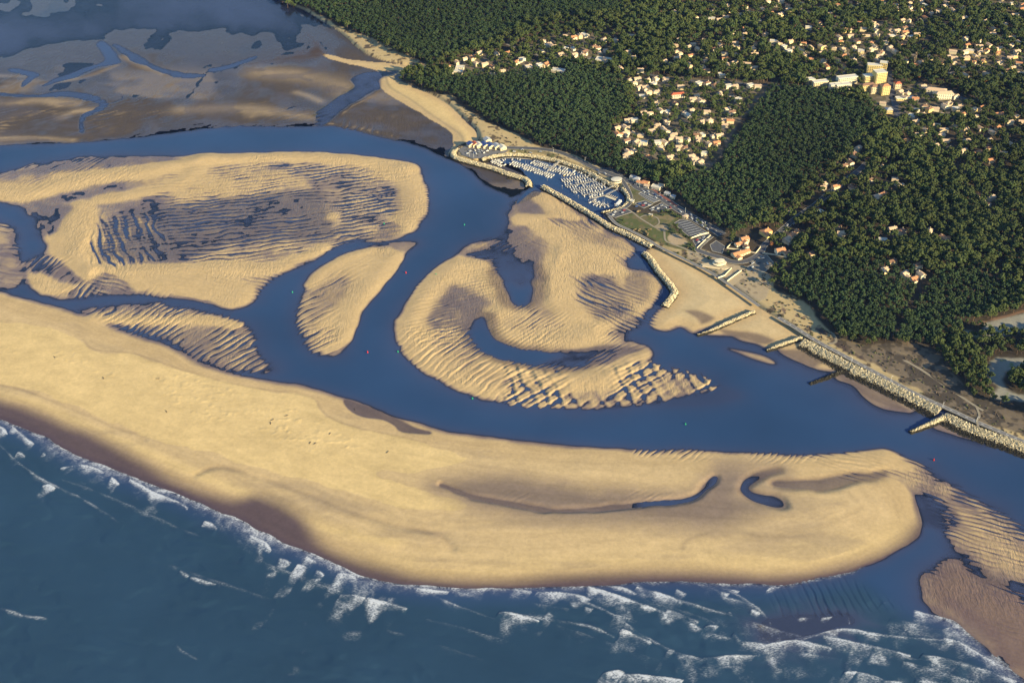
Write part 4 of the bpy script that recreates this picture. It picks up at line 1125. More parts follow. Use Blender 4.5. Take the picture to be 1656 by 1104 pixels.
def frame_of(P):
    """tangent, left normal and running length along a line"""
    T = np.gradient(P, axis=0)
    T /= np.linalg.norm(T, axis=1)[:, None] + 1e-9
    N = np.stack([-T[:, 1], T[:, 0]], 1)
    L_ = np.concatenate([[0], np.cumsum(np.linalg.norm(np.diff(P, axis=0), axis=1))])
    return T, N, L_


# ------------------------------------------------------------------ roads, car parks, paths
M_ASPH = mat("asphalt", (0.085, 0.085, 0.092), 0.9, 0.2, 0.25, 0.2)
M_PATH = mat("pale_path", (0.26, 0.22, 0.16), 0.95, 0.2, 0.2, 0.3)
M_PROM = mat("promenade_concrete", (0.17, 0.16, 0.155), 0.9, 0.2, 0.2, 0.3)
M_KERB = mat("kerb_stone", (0.42, 0.38, 0.30), 0.9, 0.2, 0.15, 0.5)
M_LINE = mat("white_road_paint", (0.70, 0.70, 0.66), 0.7, 0.3, 0.15, 0.5)
M_RED = mat("red_paving", (0.22, 0.085, 0.06), 0.9, 0.2, 0.2, 0.4)
ROADS = []


def strip(name, pts, width, m, dz=0.06, closed=False, kerb=True, flat=True, dash=False):
    P = smooth(pol(pts, LAND_Z), closed, 5)
    T, N, L_ = frame_of(P)
    z = np.full(len(P), LAND_Z) if flat else zat(P[:, 0], P[:, 1])
    ROADS.append((P, width))
    mb = MB()

    def band(a, b, h, mi):
        o = len(mb.v)
        for p, n, zz in zip(P, N, z):
            mb.v.append((p[0] + n[0] * a, p[1] + n[1] * a, zz + h))
            mb.v.append((p[0] + n[0] * b, p[1] + n[1] * b, zz + h))
        for i in range(len(P) - 1):
            mb.f.append((o + 2 * i, o + 2 * i + 2, o + 2 * i + 3, o + 2 * i + 1)[::-1])
            mb.m.append(mi)
    band(width / 2, -width / 2, dz, 0)
    o = mb.build(name, [m])
    tag(o, kind='structure')
    if kerb:
        kb = MB()
        for sg in (-1, 1):
            for i in range(len(P) - 1):
                a0, a1 = sg * width / 2, sg * (width / 2 + 0.5)
                q = []
                for j in (i, i + 1):
                    for a, h in ((a0, 0), (a1, 0), (a1, 0.16), (a0, 0.16)):
                        q.append((P[j][0] + N[j][0] * a, P[j][1] + N[j][1] * a, z[j] + h))
                kb.add(q, [(3, 2, 6, 7), (0, 3, 7, 4), (2, 1, 5, 6)])
        kb.build("kerb", [M_KERB], o)
    if dash:
        db = MB()
        s = 0
        while s < L_[-1] - 3:
            p0 = np.array([np.interp(s, L_, P[:, k]) for k in (0, 1)])
            p1 = np.array([np.interp(s + 3, L_, P[:, k]) for k in (0, 1)])
            t = (p1 - p0) / 3
            n = np.array([-t[1], t[0]]) * 0.22
            db.add([(*(p0 - n), LAND_Z + dz + 0.02), (*(p1 - n), LAND_Z + dz + 0.02), (*(p1 + n), LAND_Z + dz + 0.02), (*(p0 + n), LAND_Z + dz + 0.02)], [(0, 1, 2, 3)])
            s += 9
        db.build("centre_line", [M_LINE], o)
    return o


def pad(name, pts, m, dz=0.09, lines=None, kerb=True):
    P = pol(pts, LAND_Z)
    if np.sum(P[:, 0] * np.roll(P[:, 1], -1) - np.roll(P[:, 0], -1) * P[:, 1]) < 0:
        P = P[::-1]
    mb = MB()
    mb.add([(x, y, LAND_Z + dz) for x, y in P], [tuple(range(len(P)))])
    o = mb.build(name, [m])
    tag(o, kind='structure')
    if kerb:
        kb = MB()
        for i in range(len(P)):
            a, b2 = P[i], P[(i + 1) % len(P)]
            c = (a + b2) / 2
            e = b2 - a
            kb.box(c[0], c[1], LAND_Z, np.linalg.norm(e), 0.6, 0.22, 0, math.atan2(e[1], e[0]))
        kb.build("kerb", [M_KERB], o)
    if lines:
        a, b2, n = lines
        a, b2 = pol(a, LAND_Z), pol(b2, LAND_Z)
        lb = MB()
        for k in range(n + 1):
            t = k / n
            p, q = a[0] * (1 - t) + a[1] * t, b2[0] * (1 - t) + b2[1] * t
            e = q - p
            w = np.array([-e[1], e[0]]) / np.linalg.norm(e) * 0.22
            lb.add([(*(p - w), LAND_Z + dz + 0.03), (*(q - w), LAND_Z + dz + 0.03), (*(q + w), LAND_Z + dz + 0.03), (*(p + w), LAND_Z + dz + 0.03)], [(0, 1, 2, 3)])
        lb.build("parking_line", [M_LINE], o)
    return P


strip("road", [(1026, 297), (1034, 304), (1067, 318), (1094, 336), (1127, 356), (1152, 369), (1168, 380)], 13, M_ASPH, 0.13, dash=True)
strip("road", [(1150, 381), (1128, 401), (1140, 409), (1167, 417), (1183, 423), (1203, 423), (1219, 417), (1231, 407), (1236, 397), (1261, 375), (1283, 356), (1306, 339), (1320, 330), (1354, 301), (1389, 276), (1402, 262)], 7.5, M_ASPH, 0.17, kerb=True)
strip("road", [(778, 235), (820, 239), (860, 240), (900, 245), (934, 258), (960, 271), (985, 280), (1005, 288), (1026, 298)], 8, M_ASPH, 0.13)
strip("road", [(1005, 290), (1012, 300), (1019, 314), (1020, 325), (1013, 334), (996, 341)], 5, M_ASPH, 0.19)
strip("path", [(996, 342), (1010, 337), (1024, 344), (1034, 352), (1050, 362), (1060, 368), (1073, 371), (1076, 388), (1086, 394), (1112, 404), (1128, 412), (1160, 430)], 2.6, M_PATH, 0.10, kerb=False)
strip("path", [(1034, 352), (1046, 348), (1062, 352), (1066, 361), (1058, 367)], 2.2, M_PATH, 0.21, kerb=False)
strip("promenade", [(985, 349), (997, 362), (1020, 373), (1045, 386), (1061, 396), (1072, 402), (1148, 440), (1190, 468), (1228, 495)], 3.6, M_PROM, 0.10)
strip("promenade", [(1258, 513), (1290, 532), (1320, 551), (1380, 583), (1442, 616), (1490, 641), (1532, 660), (1580, 682), (1656, 714), (1730, 744)], 5.0, M_PROM, 0.10, dash=True)
strip("path", [(1420, 556), (1440, 562), (1454, 577), (1490, 598), (1530, 625), (1575, 655), (1590, 664)], 3.2, M_PATH, 0.25, kerb=False)
strip("path", [(1290, 488), (1304, 497), (1326, 515), (1345, 536), (1352, 552), (1340, 556)], 3.2, M_PATH, 0.25, kerb=False)
strip("path", [(1582, 690), (1580, 680), (1584, 672), (1578, 656)], 2.4, M_PATH, 0.32, kerb=False)
CP_STRIPED = [(1090, 361), (1100, 355), (1111, 355), (1132, 368), (1147, 378), (1118, 385), (1104, 374)]
pad("car_park", CP_STRIPED, M_ASPH, 0.09, ([(1097, 361), (1119, 384)], [(1113, 357), (1143, 378)], 7))
pad("car_park", [(1032, 313), (1041, 309), (1068, 324), (1057, 328), (1045, 322)], M_ASPH, 0.09, ([(1034, 313), (1056, 327)], [(1042, 310), (1066, 324)], 8))
pad("car_park", [(1026, 329), (1043, 324), (1056, 330), (1041, 337)], M_ASPH, 0.09)
pad("car_park", [(980, 346), (1010, 336), (1022, 343), (995, 352)], M_ASPH, 0.09)
pad("car_park", [(1050, 338), (1070, 328), (1086, 337), (1066, 343)], M_ASPH, 0.09)
pad("car_park", [(1120, 389), (1140, 382), (1148, 386), (1127, 400)], M_ASPH, 0.09)
pad("car_park", [(1148, 396), (1158, 389), (1172, 398), (1168, 410), (1152, 406)], M_ASPH, 0.09)
pad("car_park", [(1206, 435), (1232, 414), (1240, 412), (1252, 426), (1236, 440), (1222, 438)], mat("worn_asphalt", (0.16, 0.145, 0.12), 0.95, 0.2, 0.3, 0.2), 0.09)
pad("paved_square", [(1190, 440), (1214, 428), (1222, 432), (1186, 462), (1172, 456)], mat("sandy_paving", (0.37, 0.29, 0.18), 0.95, 0.2, 0.15, 0.3), 0.07, kerb=False)
pad("quay_yard", [(741, 242), (757, 233), (775, 230), (800, 232), (822, 243), (818, 247), (796, 250), (780, 256), (765, 257), (748, 251)], mat("yard_asphalt", (0.15, 0.145, 0.145), 0.9, 0.2, 0.2, 0.2), 0.07, kerb=False)
pad("quay_yard", [(965, 277), (975, 271), (986, 271), (1004, 279), (1010, 285), (1000, 289), (985, 287)], M_ASPH, 0.08, kerb=False)
pad("red_pavement", [(1048, 302), (1054, 304), (1088, 326), (1096, 334), (1090, 332), (1070, 318)], M_RED, 0.21, kerb=False)
strip("road", [(1000, 116), (1040, 121), (1085, 130), (1130, 133), (1180, 136), (1240, 139), (1300, 146)], 7, M_ASPH, 0.35, flat=False, kerb=False)
strip("road", [(820, 72), (850, 84), (880, 95), (905, 100), (950, 96), (975, 92)], 6, mat("pale_road", (0.20, 0.18, 0.15), 0.9, 0.2, 0.2, 0.2), 0.35, flat=False, kerb=False)  # paler, browner surface than the other roads
strip("road", [(1437, 118), (1441, 140), (1445, 160), (1448, 176), (1452, 190)], 9, M_ASPH, 0.35, flat=False, kerb=False)
strip("road", [(1445, 158), (1500, 140), (1560, 160), (1620, 165), (1660, 178)], 6, M_ASPH, 0.35, flat=False, kerb=False)

# ------------------------------------------------------------------ rock walls and groynes
m_rock = bpy.data.materials.new("limestone_boulders")
m_rock.use_nodes = True
nt = m_rock.node_tree
bs = nt.nodes["Principled BSDF"]
bs.inputs["Roughness"].default_value = 0.9
bs.inputs["Specular IOR Level"].default_value = 0.2
ge = nt.nodes.new("ShaderNodeNewGeometry")
sx = nt.nodes.new("ShaderNodeSeparateXYZ")
nt.links.new(ge.outputs["Position"], sx.inputs[0])
nz = nt.nodes.new("ShaderNodeTexNoise")
nz.inputs["Scale"].default_value = 0.25
nz.inputs["Detail"].default_value = 5
nt.links.new(ge.outputs["Position"], nz.inputs["Vector"])
ad = nt.nodes.new("ShaderNodeMath")
ad.operation = 'MULTIPLY_ADD'
ad.inputs[1].default_value = 2.2
nt.links.new(nz.outputs[0], ad.inputs[0])
nt.links.new(sx.outputs[2], ad.inputs[2])
ra = nt.nodes.new("ShaderNodeMapRange")
ra.interpolation_type = 'SMOOTHSTEP'
ra.inputs[1].default_value, ra.inputs[2].default_value = 2.8, 3.4
nt.links.new(ad.outputs[0], ra.inputs[0])
tn = nt.nodes.new("ShaderNodeAttribute")
tn.attribute_name = "tone"
mxr = nt.nodes.new("ShaderNodeMix")
mxr.data_type = 'RGBA'
mxr.inputs[6].default_value = (0.035, 0.030, 0.020, 1)
nt.links.new(ra.outputs[0], mxr.inputs[0])
nt.links.new(tn.outputs["Color"], mxr.inputs[7])
nt.links.new(mxr.outputs[2], bs.inputs["Base Color"])
BOXF = np.array([(3, 2, 1, 0), (4, 5, 6, 7), (0, 1, 5, 4), (1, 2, 6, 5), (2, 3, 7, 6), (3, 0, 4, 7)])
BOXV = np.array([(-1, -1, -1), (1, -1, -1), (1, 1, -1), (-1, 1, -1), (-1, -1, 1), (1, -1, 1), (1, 1, 1), (-1, 1, 1)], float)


def boulders(P, s):
    """one numpy batch of angular blocks at points P with half sizes s"""
    n = len(P)
    v = BOXV[None] * (1 - 0.45 * rng.random((n, 8, 1))) * s[:, None, None] * (0.7 + 0.6 * rng.random((n, 1, 3)))
    q = rng.normal(size=(n, 4))
    q /= np.linalg.norm(q, axis=1)[:, None]
    w, x, y, z = q.T
    Rm = np.stack([1 - 2 * (y * y + z * z), 2 * (x * y - z * w), 2 * (x * z + y * w), 2 * (x * y + z * w), 1 - 2 * (x * x + z * z), 2 * (y * z - x * w), 2 * (x * z - y * w), 2 * (y * z + x * w), 1 - 2 * (x * x + y * y)], -1).reshape(n, 3, 3)
    v = np.einsum('nij,nkj->nki', Rm, v) + P[:, None]
    f = BOXF[None] + (np.arange(n) * 8)[:, None, None]
    return v.reshape(-1, 3), f.reshape(-1, 4)


def rock_wall(name, label, cat, pts, prof, size=1.0, z=4.0, taper_end=0.0, dens=1.0, group=None, tone=(0.56, 0.47, 0.30)):
    """prof: list of (offset to the left of the line, height) across the wall"""
    P = smooth(pol(pts, z), False, 5)
    T, N, L_ = frame_of(P)
    o0, h0 = np.array([p[0] for p in prof], float), np.array([p[1] for p in prof], float)
    ln = np.concatenate([[0], np.cumsum(np.hypot(np.diff(o0), np.diff(h0)))])
    n = int(L_[-1] * ln[-1] / (size * size * 1.25) * dens)
    s = rng.random(n) * L_[-1]
    c = rng.random(n) * ln[-1]
    off, hh = np.interp(c, ln, o0), np.interp(c, ln, h0)
    if taper_end:
        k = np.clip((s - (1 - taper_end) * L_[-1]) / (taper_end * L_[-1]), 0, 1)
        off *= 1 - 0.45 * k
        hh = np.where(hh > 0, hh * (1 - 0.62 * k), hh)
    px = np.interp(s, L_, P[:, 0]) + np.interp(s, L_, N[:, 0]) * off
    py = np.interp(s, L_, P[:, 1]) + np.interp(s, L_, N[:, 1]) * off
    pt = np.stack([px, py, hh + rng.normal(0, 0.18 * size, n)], 1)
    v, f = boulders(pt, size * (0.55 + 0.5 * rng.random(n)))
    tn_ = np.repeat((0.5 + 0.75 * rng.random((n, 1))) * np.array(tone), 8, 0)
    root = thing(name, label, cat, (0, 0, 0), 0, group)
    me_ = mesh_np("boulders", v, f, [m_rock], None, {"tone": ('FLOAT_COLOR', np.concatenate([tn_, np.ones((len(tn_), 1))], 1))})
    link("boulders", me_, root)
    cm = MB()
    k0 = len(prof)
    for i in range(len(P)):
        kk = 0 if not taper_end else np.clip((L_[i] - (1 - taper_end) * L_[-1]) / (taper_end * L_[-1]), 0, 1)
        for a, h in prof:
            a2 = a * (1 - 0.45 * kk)
            h2 = (h * (1 - 0.62 * kk) if h > 0 else h) - 0.35 * size
            cm.v.append((P[i][0] + N[i][0] * a2, P[i][1] + N[i][1] * a2, h2))
    for i in range(len(P) - 1):
        for j in range(k0 - 1):
            cm.f.append((i * k0 + j, i * k0 + j + 1, (i + 1) * k0 + j + 1, (i + 1) * k0 + j))
            cm.m.append(0)
    me_ = cm.mesh("core", [m_rock])
    at = me_.attributes.new("tone", 'FLOAT_COLOR', 'POINT')
    at.data.foreach_set("color", np.tile(np.array([*tone, 1], np.float32) * 0.8, len(cm.v)))
    link("core", me_, root)
    return root


TWO = [(-6.5, -1.2), (-2.4, 3.5), (-0.8, 4.1), (0.8, 4.1), (2.4, 3.5), (6.5, -1.2)]
rock_wall("rock_breakwater", "long pale rock breakwater round the outer side of the harbour ending at its mouth", "breakwater",
          [(742, 240), (733, 245), (735, 251), (745, 256), (763, 261), (796, 270), (818, 278), (838, 284), (850, 288), (855, 294), (855, 300)], TWO, 0.9)
rock_wall("rock_breakwater", "straight pale rock breakwater between the boat basin and the swirling sandbank", "breakwater",
          [(878, 300), (900, 312), (928, 328), (958, 346), (988, 365), (1013, 376), (1035, 387), (1055, 397)], TWO, 0.95)
rock_wall("rock_breakwater", "curved rock breakwater with a hooked end on the seaward side of the town beach", "breakwater",
          [(1042, 407), (1053, 418), (1065, 436), (1078, 451), (1086, 461), (1091, 470), (1086, 480), (1075, 493)], [(-6.5, -1.2), (-2.6, 3.4), (-0.8, 4.0), (0.8, 4.0), (2.6, 3.2), (5, 1.0)], 0.9)
rock_wall("rock_quay", "yellowish stone bank lining the inner landward side of the boat basin", "stone bank",
          [(779, 257), (796, 252), (818, 249), (840, 249), (861, 251), (900, 258), (934, 269), (956, 279), (972, 288), (989, 297), (1000, 301)], [(-7.5, -1.5), (-3.5, 1.2), (-1.2, 4.0), (1.0, 4.3)], 0.9)
rock_wall("rock_quay", "short curved stone bank at the inner end of the boat basin beside the ferry", "stone bank",
          [(1007, 304), (1015, 313), (1017, 323), (1009, 333), (994, 339), (974, 343)], [(-6, -1.5), (-1.5, 3.8), (1.0, 4.2)], 0.9)
SEA = [(-19, -0.6), (-8.5, 1.6), (-1.2, 4.4), (1.2, 4.6)]
rock_wall("rock_seawall", "sloping boulder seawall between second beach groyne and dark slender groyne", "seawall", [(1299, 549), (1320, 558), (1342, 571), (1377, 589), (1395, 599)], SEA, 0.8)
rock_wall("rock_seawall", "long boulder seawall with dark weed at its foot, between the two lowest groynes", "seawall", [(1380, 592), (1399, 600), (1442, 621), (1492, 646), (1522, 662)], SEA, 0.8)
rock_wall("rock_seawall", "boulder seawall running out of the frame at the lower right", "seawall", [(1535, 670), (1567, 686), (1604, 700), (1642, 713), (1690, 731), (1740, 752)], SEA, 0.8)
GRO = [(-4.4, -1.2), (-1.0, 2.9), (0, 3.4), (1.0, 2.9), (4.4, -1.2)]
rock_wall("rock_groyne", "pale rock groyne closing the lower end of the large town beach", "groyne", [(1220, 502), (1200, 510), (1175, 521), (1150, 532), (1128, 539)], GRO, 0.8, 3.5, 0.45, 1.2, "rock groynes along the shore")
rock_wall("rock_groyne", "short pale rock groyne at the top of the boulder seawall", "groyne", [(1296, 544), (1280, 550), (1262, 556), (1240, 564)], GRO, 0.8, 3.5, 0.4, 1.2, "rock groynes along the shore")
rock_wall("rock_groyne", "slender dark weedy groyne midway along the boulder seawall", "groyne", [(1372, 598), (1357, 602), (1340, 609), (1310, 620)], [(-4.5, -1.5), (-1.0, 0.9), (1.0, 0.9), (4.5, -1.5)], 0.9, 1.0, 0.4, 1.2, "rock groynes along the shore")
rock_wall("rock_groyne", "rock groyne pale at its root and dark at its tip near lower right corner", "groyne", [(1535, 669), (1518, 677), (1502, 684), (1472, 696)], [(-5, -1.4), (-1.3, 3.1), (0, 3.5), (1.3, 3.1), (5, -1.4)], 0.9, 3.5, 0.6, 1.2, "rock groynes along the shore")
rock_wall("rock_spur", "small dark spur of stones on the mud outside the harbour breakwater", "rock spur", [(838, 284), (828, 286), (820, 289)], [(-2.5, -0.6), (0, 1.1), (2.5, -0.6)], 0.7, 1.0, 0.5)

# ------------------------------------------------------------------ the boat basin: pontoons, piles and boats
M_PONT = mat("grey_planking", (0.42, 0.36, 0.27), 0.85, 0.2, 0.2, 0.6)
M_FLOAT = mat("pontoon_float", (0.16, 0.16, 0.16), 0.8)
M_GEL = mat("white_gelcoat", (0.74, 0.71, 0.63), 0.35, 0.5, 0.05, 0.5)
M_GELB = mat("blue_gelcoat", (0.03, 0.06, 0.18), 0.3, 0.5)
M_GELY = mat("yellow_gelcoat", (0.62, 0.42, 0.03), 0.35, 0.5)
M_GELD = mat("dark_gelcoat", (0.05, 0.05, 0.06), 0.35, 0.5)
M_DECK = mat("cream_deck", (0.66, 0.60, 0.48), 0.7, 0.3, 0.1, 0.7)
M_GLASS = mat("tinted_window", (0.02, 0.03, 0.045), 0.15, 0.6)
M_ALU = mat("bare_aluminium", (0.62, 0.62, 0.6), 0.35, 0.5, metallic=0.6)
M_COVER = mat("blue_sailcloth", (0.045, 0.085, 0.22), 0.8)


def hull_mesh(Lh, W, m):
    mb = MB()
    st = [(-0.5, 0.36), (-0.25, 0.5), (0.08, 0.5), (0.30, 0.36), (0.44, 0.15), (0.5, 0.01)]
    rings = []
    for t, w in st:
        sheer = 0.95 + 0.35 * max(0, t + 0.1)
        rings.append([(t * Lh, -w * W, sheer), (t * Lh * 0.96, -w * W * 0.78, 0.15), (t * Lh * 0.92, 0, -0.35), (t * Lh * 0.96, w * W * 0.78, 0.15), (t * Lh, w * W, sheer)])
    for r in rings:
        mb.v += r
    for i in range(len(rings) - 1):
        for j in range(4):
            mb.f.append((i * 5 + j, i * 5 + j + 1, (i + 1) * 5 + j + 1, (i + 1) * 5 + j)[::-1])
            mb.m.append(0)
    mb.f.append((0, 1, 2, 3, 4)[::-1])
    mb.m.append(0)
    return mb.mesh("hull", [m])


def deck_mesh(Lh, W):
    mb = MB()
    st = [(-0.49, 0.33), (-0.25, 0.47), (0.08, 0.47), (0.30, 0.33), (0.44, 0.12)]
    P = [(t * Lh, -w * W, 0.93 + 0.35 * max(0, t + 0.1)) for t, w in st] + [(0.49 * Lh, 0, 1.15)] + [(t * Lh, w * W, 0.93 + 0.35 * max(0, t + 0.1)) for t, w in reversed(st)]
    mb.add(P, [tuple(range(len(P)))])
    return mb.mesh("deck", [M_DECK])


def cabin_mesh(Lh, W, motor):
    mb = MB()
    if motor:
        mb.prism([(-0.12 * Lh, -0.36 * W), (0.16 * Lh, -0.36 * W), (0.27 * Lh, 0), (0.16 * Lh, 0.36 * W), (-0.12 * Lh, 0.36 * W)], 0.9, 1.7, 0,
                 [(-0.10 * Lh, -0.32 * W), (0.10 * Lh, -0.32 * W), (0.17 * Lh, 0), (0.10 * Lh, 0.32 * W), (-0.10 * Lh, 0.32 * W)])
        mb.box(-0.03 * Lh, 0, 1.7, 0.20 * Lh, 0.58 * W, 0.7, 1)
        mb.box(-0.04 * Lh, 0, 2.4, 0.25 * Lh, 0.68 * W, 0.12, 0)
    else:
        mb.prism([(-0.10 * Lh, -0.27 * W), (0.22 * Lh, -0.22 * W), (0.30 * Lh, 0), (0.22 * Lh, 0.22 * W), (-0.10 * Lh, 0.27 * W)], 0.95, 1.5, 0,
                 [(-0.08 * Lh, -0.22 * W), (0.18 * Lh, -0.18 * W), (0.25 * Lh, 0), (0.18 * Lh, 0.18 * W), (-0.08 * Lh, 0.22 * W)])
        mb.box(0.05 * Lh, 0.225 * W, 1.12, 0.16 * Lh, 0.06, 0.2, 1)
        mb.box(0.05 * Lh, -0.225 * W, 1.12, 0.16 * Lh, 0.06, 0.2, 1)
    return mb.mesh("cabin", [M_GEL, M_GLASS])


def mast_mesh(Lh):
    mb = MB()
    mb.tube((0.06 * Lh, 0, 1.2), (0.06 * Lh, 0, 1.2 + 1.25 * Lh), 0.13, 0.09, 6)
    mb.tube((0.06 * Lh, -0.9, 1.2 + 0.75 * Lh), (0.06 * Lh, 0.9, 1.2 + 0.75 * Lh), 0.05, 0.05, 4)
    return mb.mesh("mast", [M_ALU])


def boom_mesh(Lh):
    mb = MB()
    mb.tube((0.05 * Lh, 0, 2.3), (-0.36 * Lh, 0, 2.2), 0.26, 0.18, 6)
    return mb.mesh("boom", [M_COVER])


KINDS = {}
for nm, Lh, W, hm, motor in (("sail_w", 8.6, 2.7, M_GEL, 0), ("sail_s", 6.6, 2.2, M_GEL, 0), ("sail_b", 8.0, 2.6, M_GELB, 0), ("mot_w", 6.8, 2.5, M_GEL, 1), ("mot_s", 5.2, 2.0, M_GEL, 1), ("mot_d", 6.2, 2.3, M_GELD, 1), ("sail_y", 10.5, 3.2, M_GELY, 0)):
    Lh, W = Lh * 0.74, W * 0.76
    KINDS[nm] = dict(L=Lh, W=W, motor=motor, hull=hull_mesh(Lh, W, hm), deck=deck_mesh(Lh, W), cabin=cabin_mesh(Lh, W, motor), mast=None if motor else mast_mesh(Lh), boom=None if motor else boom_mesh(Lh))
KTXT = {"sail_w": "white sailing yacht", "sail_s": "small white sailing boat", "sail_b": "blue-hulled sailing boat", "mot_w": "white motorboat", "mot_s": "small white motorboat", "mot_d": "dark-hulled motorboat", "sail_y": "yellow-hulled sailing yacht"}


def boat(kind, x, y, rz, label):
    k = KINDS[kind]
    t = thing("motorboat" if k['motor'] else "sailing_boat", label, "boat", (x, y, 0.02), rz, "boats moored in the harbour")
    for p in ("hull", "deck", "cabin", "mast", "boom"):
        if k[p] is not None:
            link(p, k[p], t)
    return t


PONT = [  # line in the photograph, name, gangway foot on the quay, sides with boats
    ([(797, 259), (816, 269)], "harbour-end", (793, 255), (1, 1), 0.9),
    ([(802, 258.5), (818, 255.5), (838, 256), (860, 257.5)], "north quay", None, (0, 1), 0.55),
    ([(826, 263.5), (846, 269), (866, 276), (894, 285.5)], "longest", (899, 264.5), (1, 1), 1.0),
    ([(860, 261.5), (876, 267), (900, 275.5), (928, 283.5)], "second longest", (905, 260), (1, 1), 0.95),
    ([(898, 266), (915, 270), (930, 274.5), (946, 280)], "inner quay", (905, 259), (0, 1), 0.75),
    ([(909, 294), (930, 289.5), (950, 286)], "first cross", (957, 280), (1, 1), 0.95),
    ([(914, 302), (938, 297.5), (962, 292.5)], "second cross", (968, 286), (1, 1), 0.9),
    ([(924, 310), (950, 304.5), (977, 299.5)], "third cross", (980, 293), (1, 1), 1.0),
    ([(941, 316), (958, 312.5), (976, 309)], "fourth cross", (992, 301), (1, 1), 0.95),
    ([(953, 321), (966, 318.5), (980, 315.5)], "fifth cross", (999, 306), (1, 0), 0.95),
    ([(956, 325), (966, 330), (975, 332.5), (984, 330)], "hook-shaped", (966, 319), (1, 1), 0.9),
]
n_boats = 0
for pts, nm, gang, sides, fill in PONT:
    P = smooth(pol(pts, 0.5), False, 4)
    T, N, L_ = frame_of(P)
    pr = thing("pontoon", "wooden floating pontoon, the %s one in the boat basin" % nm, "pontoon", (0, 0, 0), 0, "pontoons in the boat basin")
    dk, fl = MB(), MB()
    for i in range(len(P) - 1):
        c = (P[i] + P[i + 1]) / 2
        e = P[i + 1] - P[i]
        le = np.linalg.norm(e)
        dk.box(c[0], c[1], 0.42, le * 1.02, 2.0, 0.16, 0, math.atan2(e[1], e[0]))
        fl.box(c[0], c[1], 0.0, le * 0.8, 1.7, 0.41, 0, math.atan2(e[1], e[0]))
    dk.build("deck", [M_PONT], pr)
    fl.build("float", [M_FLOAT], pr)
    if gang:
        g0, g1 = pol([gang], LAND_Z)[0], P[np.argmin(np.hypot(*(P - pol([gang], LAND_Z)[0]).T))]
        gr = thing("gangway", "sloping footbridge from the quay down to the %s pontoon" % nm, "gangway", (0, 0, 0), 0, "footbridges to the pontoons")
        e = g1 - g0
        w = np.array([-e[1], e[0]]) / np.linalg.norm(e) * 0.8
        gb = MB()
        gb.add([(*(g0 - w), 4.3), (*(g0 + w), 4.3), (*(g1 + w), 0.75), (*(g1 - w), 0.75), (*(g0 - w), 4.1), (*(g0 + w), 4.1), (*(g1 + w), 0.62), (*(g1 - w), 0.62)], [(0, 3, 2, 1), (4, 5, 6, 7), (0, 1, 5, 4), (2, 3, 7, 6), (1, 2, 6, 5), (3, 0, 4, 7)])
        gb.build("deck", [M_PONT], gr)
        for sg in (-1, 1):
            rb = MB()
            rb.tube((*(g0 + sg * w), 5.2), (*(g1 + sg * w), 1.65), 0.07, 0.07, 4)
            rb.build("handrail", [M_ALU], gr)
    for si, sg in ((0, 1), (1, -1)):
        if not sides[si]:
            continue
        s = 2.0
        k = 0
        side = "far" if si == 0 else "near"
        while s < L_[-1] - 0.5:
            if rng.random() < fill:
                kind = rng.choice(["sail_w", "sail_s", "sail_b", "mot_w", "mot_s", "mot_d"], p=[0.28, 0.22, 0.04, 0.22, 0.19, 0.05])
                if nm == "second longest" and si == 1 and abs(s - L_[-1] * 0.86) < 2.2:
                    kind = "sail_y"
                kd = KINDS[kind]
                p = np.array([np.interp(s, L_, P[:, q]) for q in (0, 1)])
                n = np.array([np.interp(s, L_, N[:, q]) for q in (0, 1)]) * sg
                c = p + n * (1.1 + kd['L'] / 2 + rng.random() * 0.5)
                boat(kind, c[0], c[1], math.atan2(n[1], n[0]) + (math.pi if rng.random() < 0.6 else 0) + rng.normal(0, 0.04), "%s, %s from left, %s side of %s pontoon" % (KTXT[kind], ORD[k], side, nm))
                k += 1
                n_boats += 1
            s += 3.5 + rng.random() * 0.9
# square finger pontoon and the ferry
fp = thing("finger_pontoon", "pale square work pontoon with five fingers near the ferry", "pontoon", (0, 0, 0))
a, b2 = pol([(979, 317)], 0.5)[0], pol([(995, 323)], 0.5)[0]
e = (b2 - a)
le = np.linalg.norm(e)
ang = math.atan2(e[1], e[0])
fb = MB()
fb.box((a[0] + b2[0]) / 2, (a[1] + b2[1]) / 2, 0.3, le, 4.0, 0.4, 0, ang)
fb.build("deck", [mat("pale_boards", (0.60, 0.52, 0.36), 0.85, 0.2, 0.15, 0.6)], fp)
nn = np.array([-e[1], e[0]]) / le
for k in range(5):
    c = a + e * (0.12 + 0.19 * k) + nn * 5
    q = MB()
    q.box(c[0], c[1], 0.28, 6.5, 1.0, 0.3, 0, ang + math.pi / 2)
    q.build("finger", [M_PONT], fp)
fx, fy = G(1001, 329.5, 0.5)
fr_ = thing("ferry", "white passenger ferry with blue side moored at the inner quay", "ferry", (fx, fy, 0.0), R(62))
link("hull", hull_mesh(19, 6.0, M_GELB), fr_)
link("deck", deck_mesh(19, 6.0), fr_)
q = MB()
q.box(-1.5, 0, 1.0, 11, 4.6, 2.2, 0)
q.build("saloon", [M_GEL], fr_)
q = MB()
q.box(-1.5, 0, 1.9, 10, 4.7, 0.7, 0)
q.build("window_band", [M_GLASS], fr_)
q = MB()
q.box(3.2, 0, 3.2, 2.6, 3.4, 1.6, 0)
q.build("wheelhouse", [M_GEL], fr_)
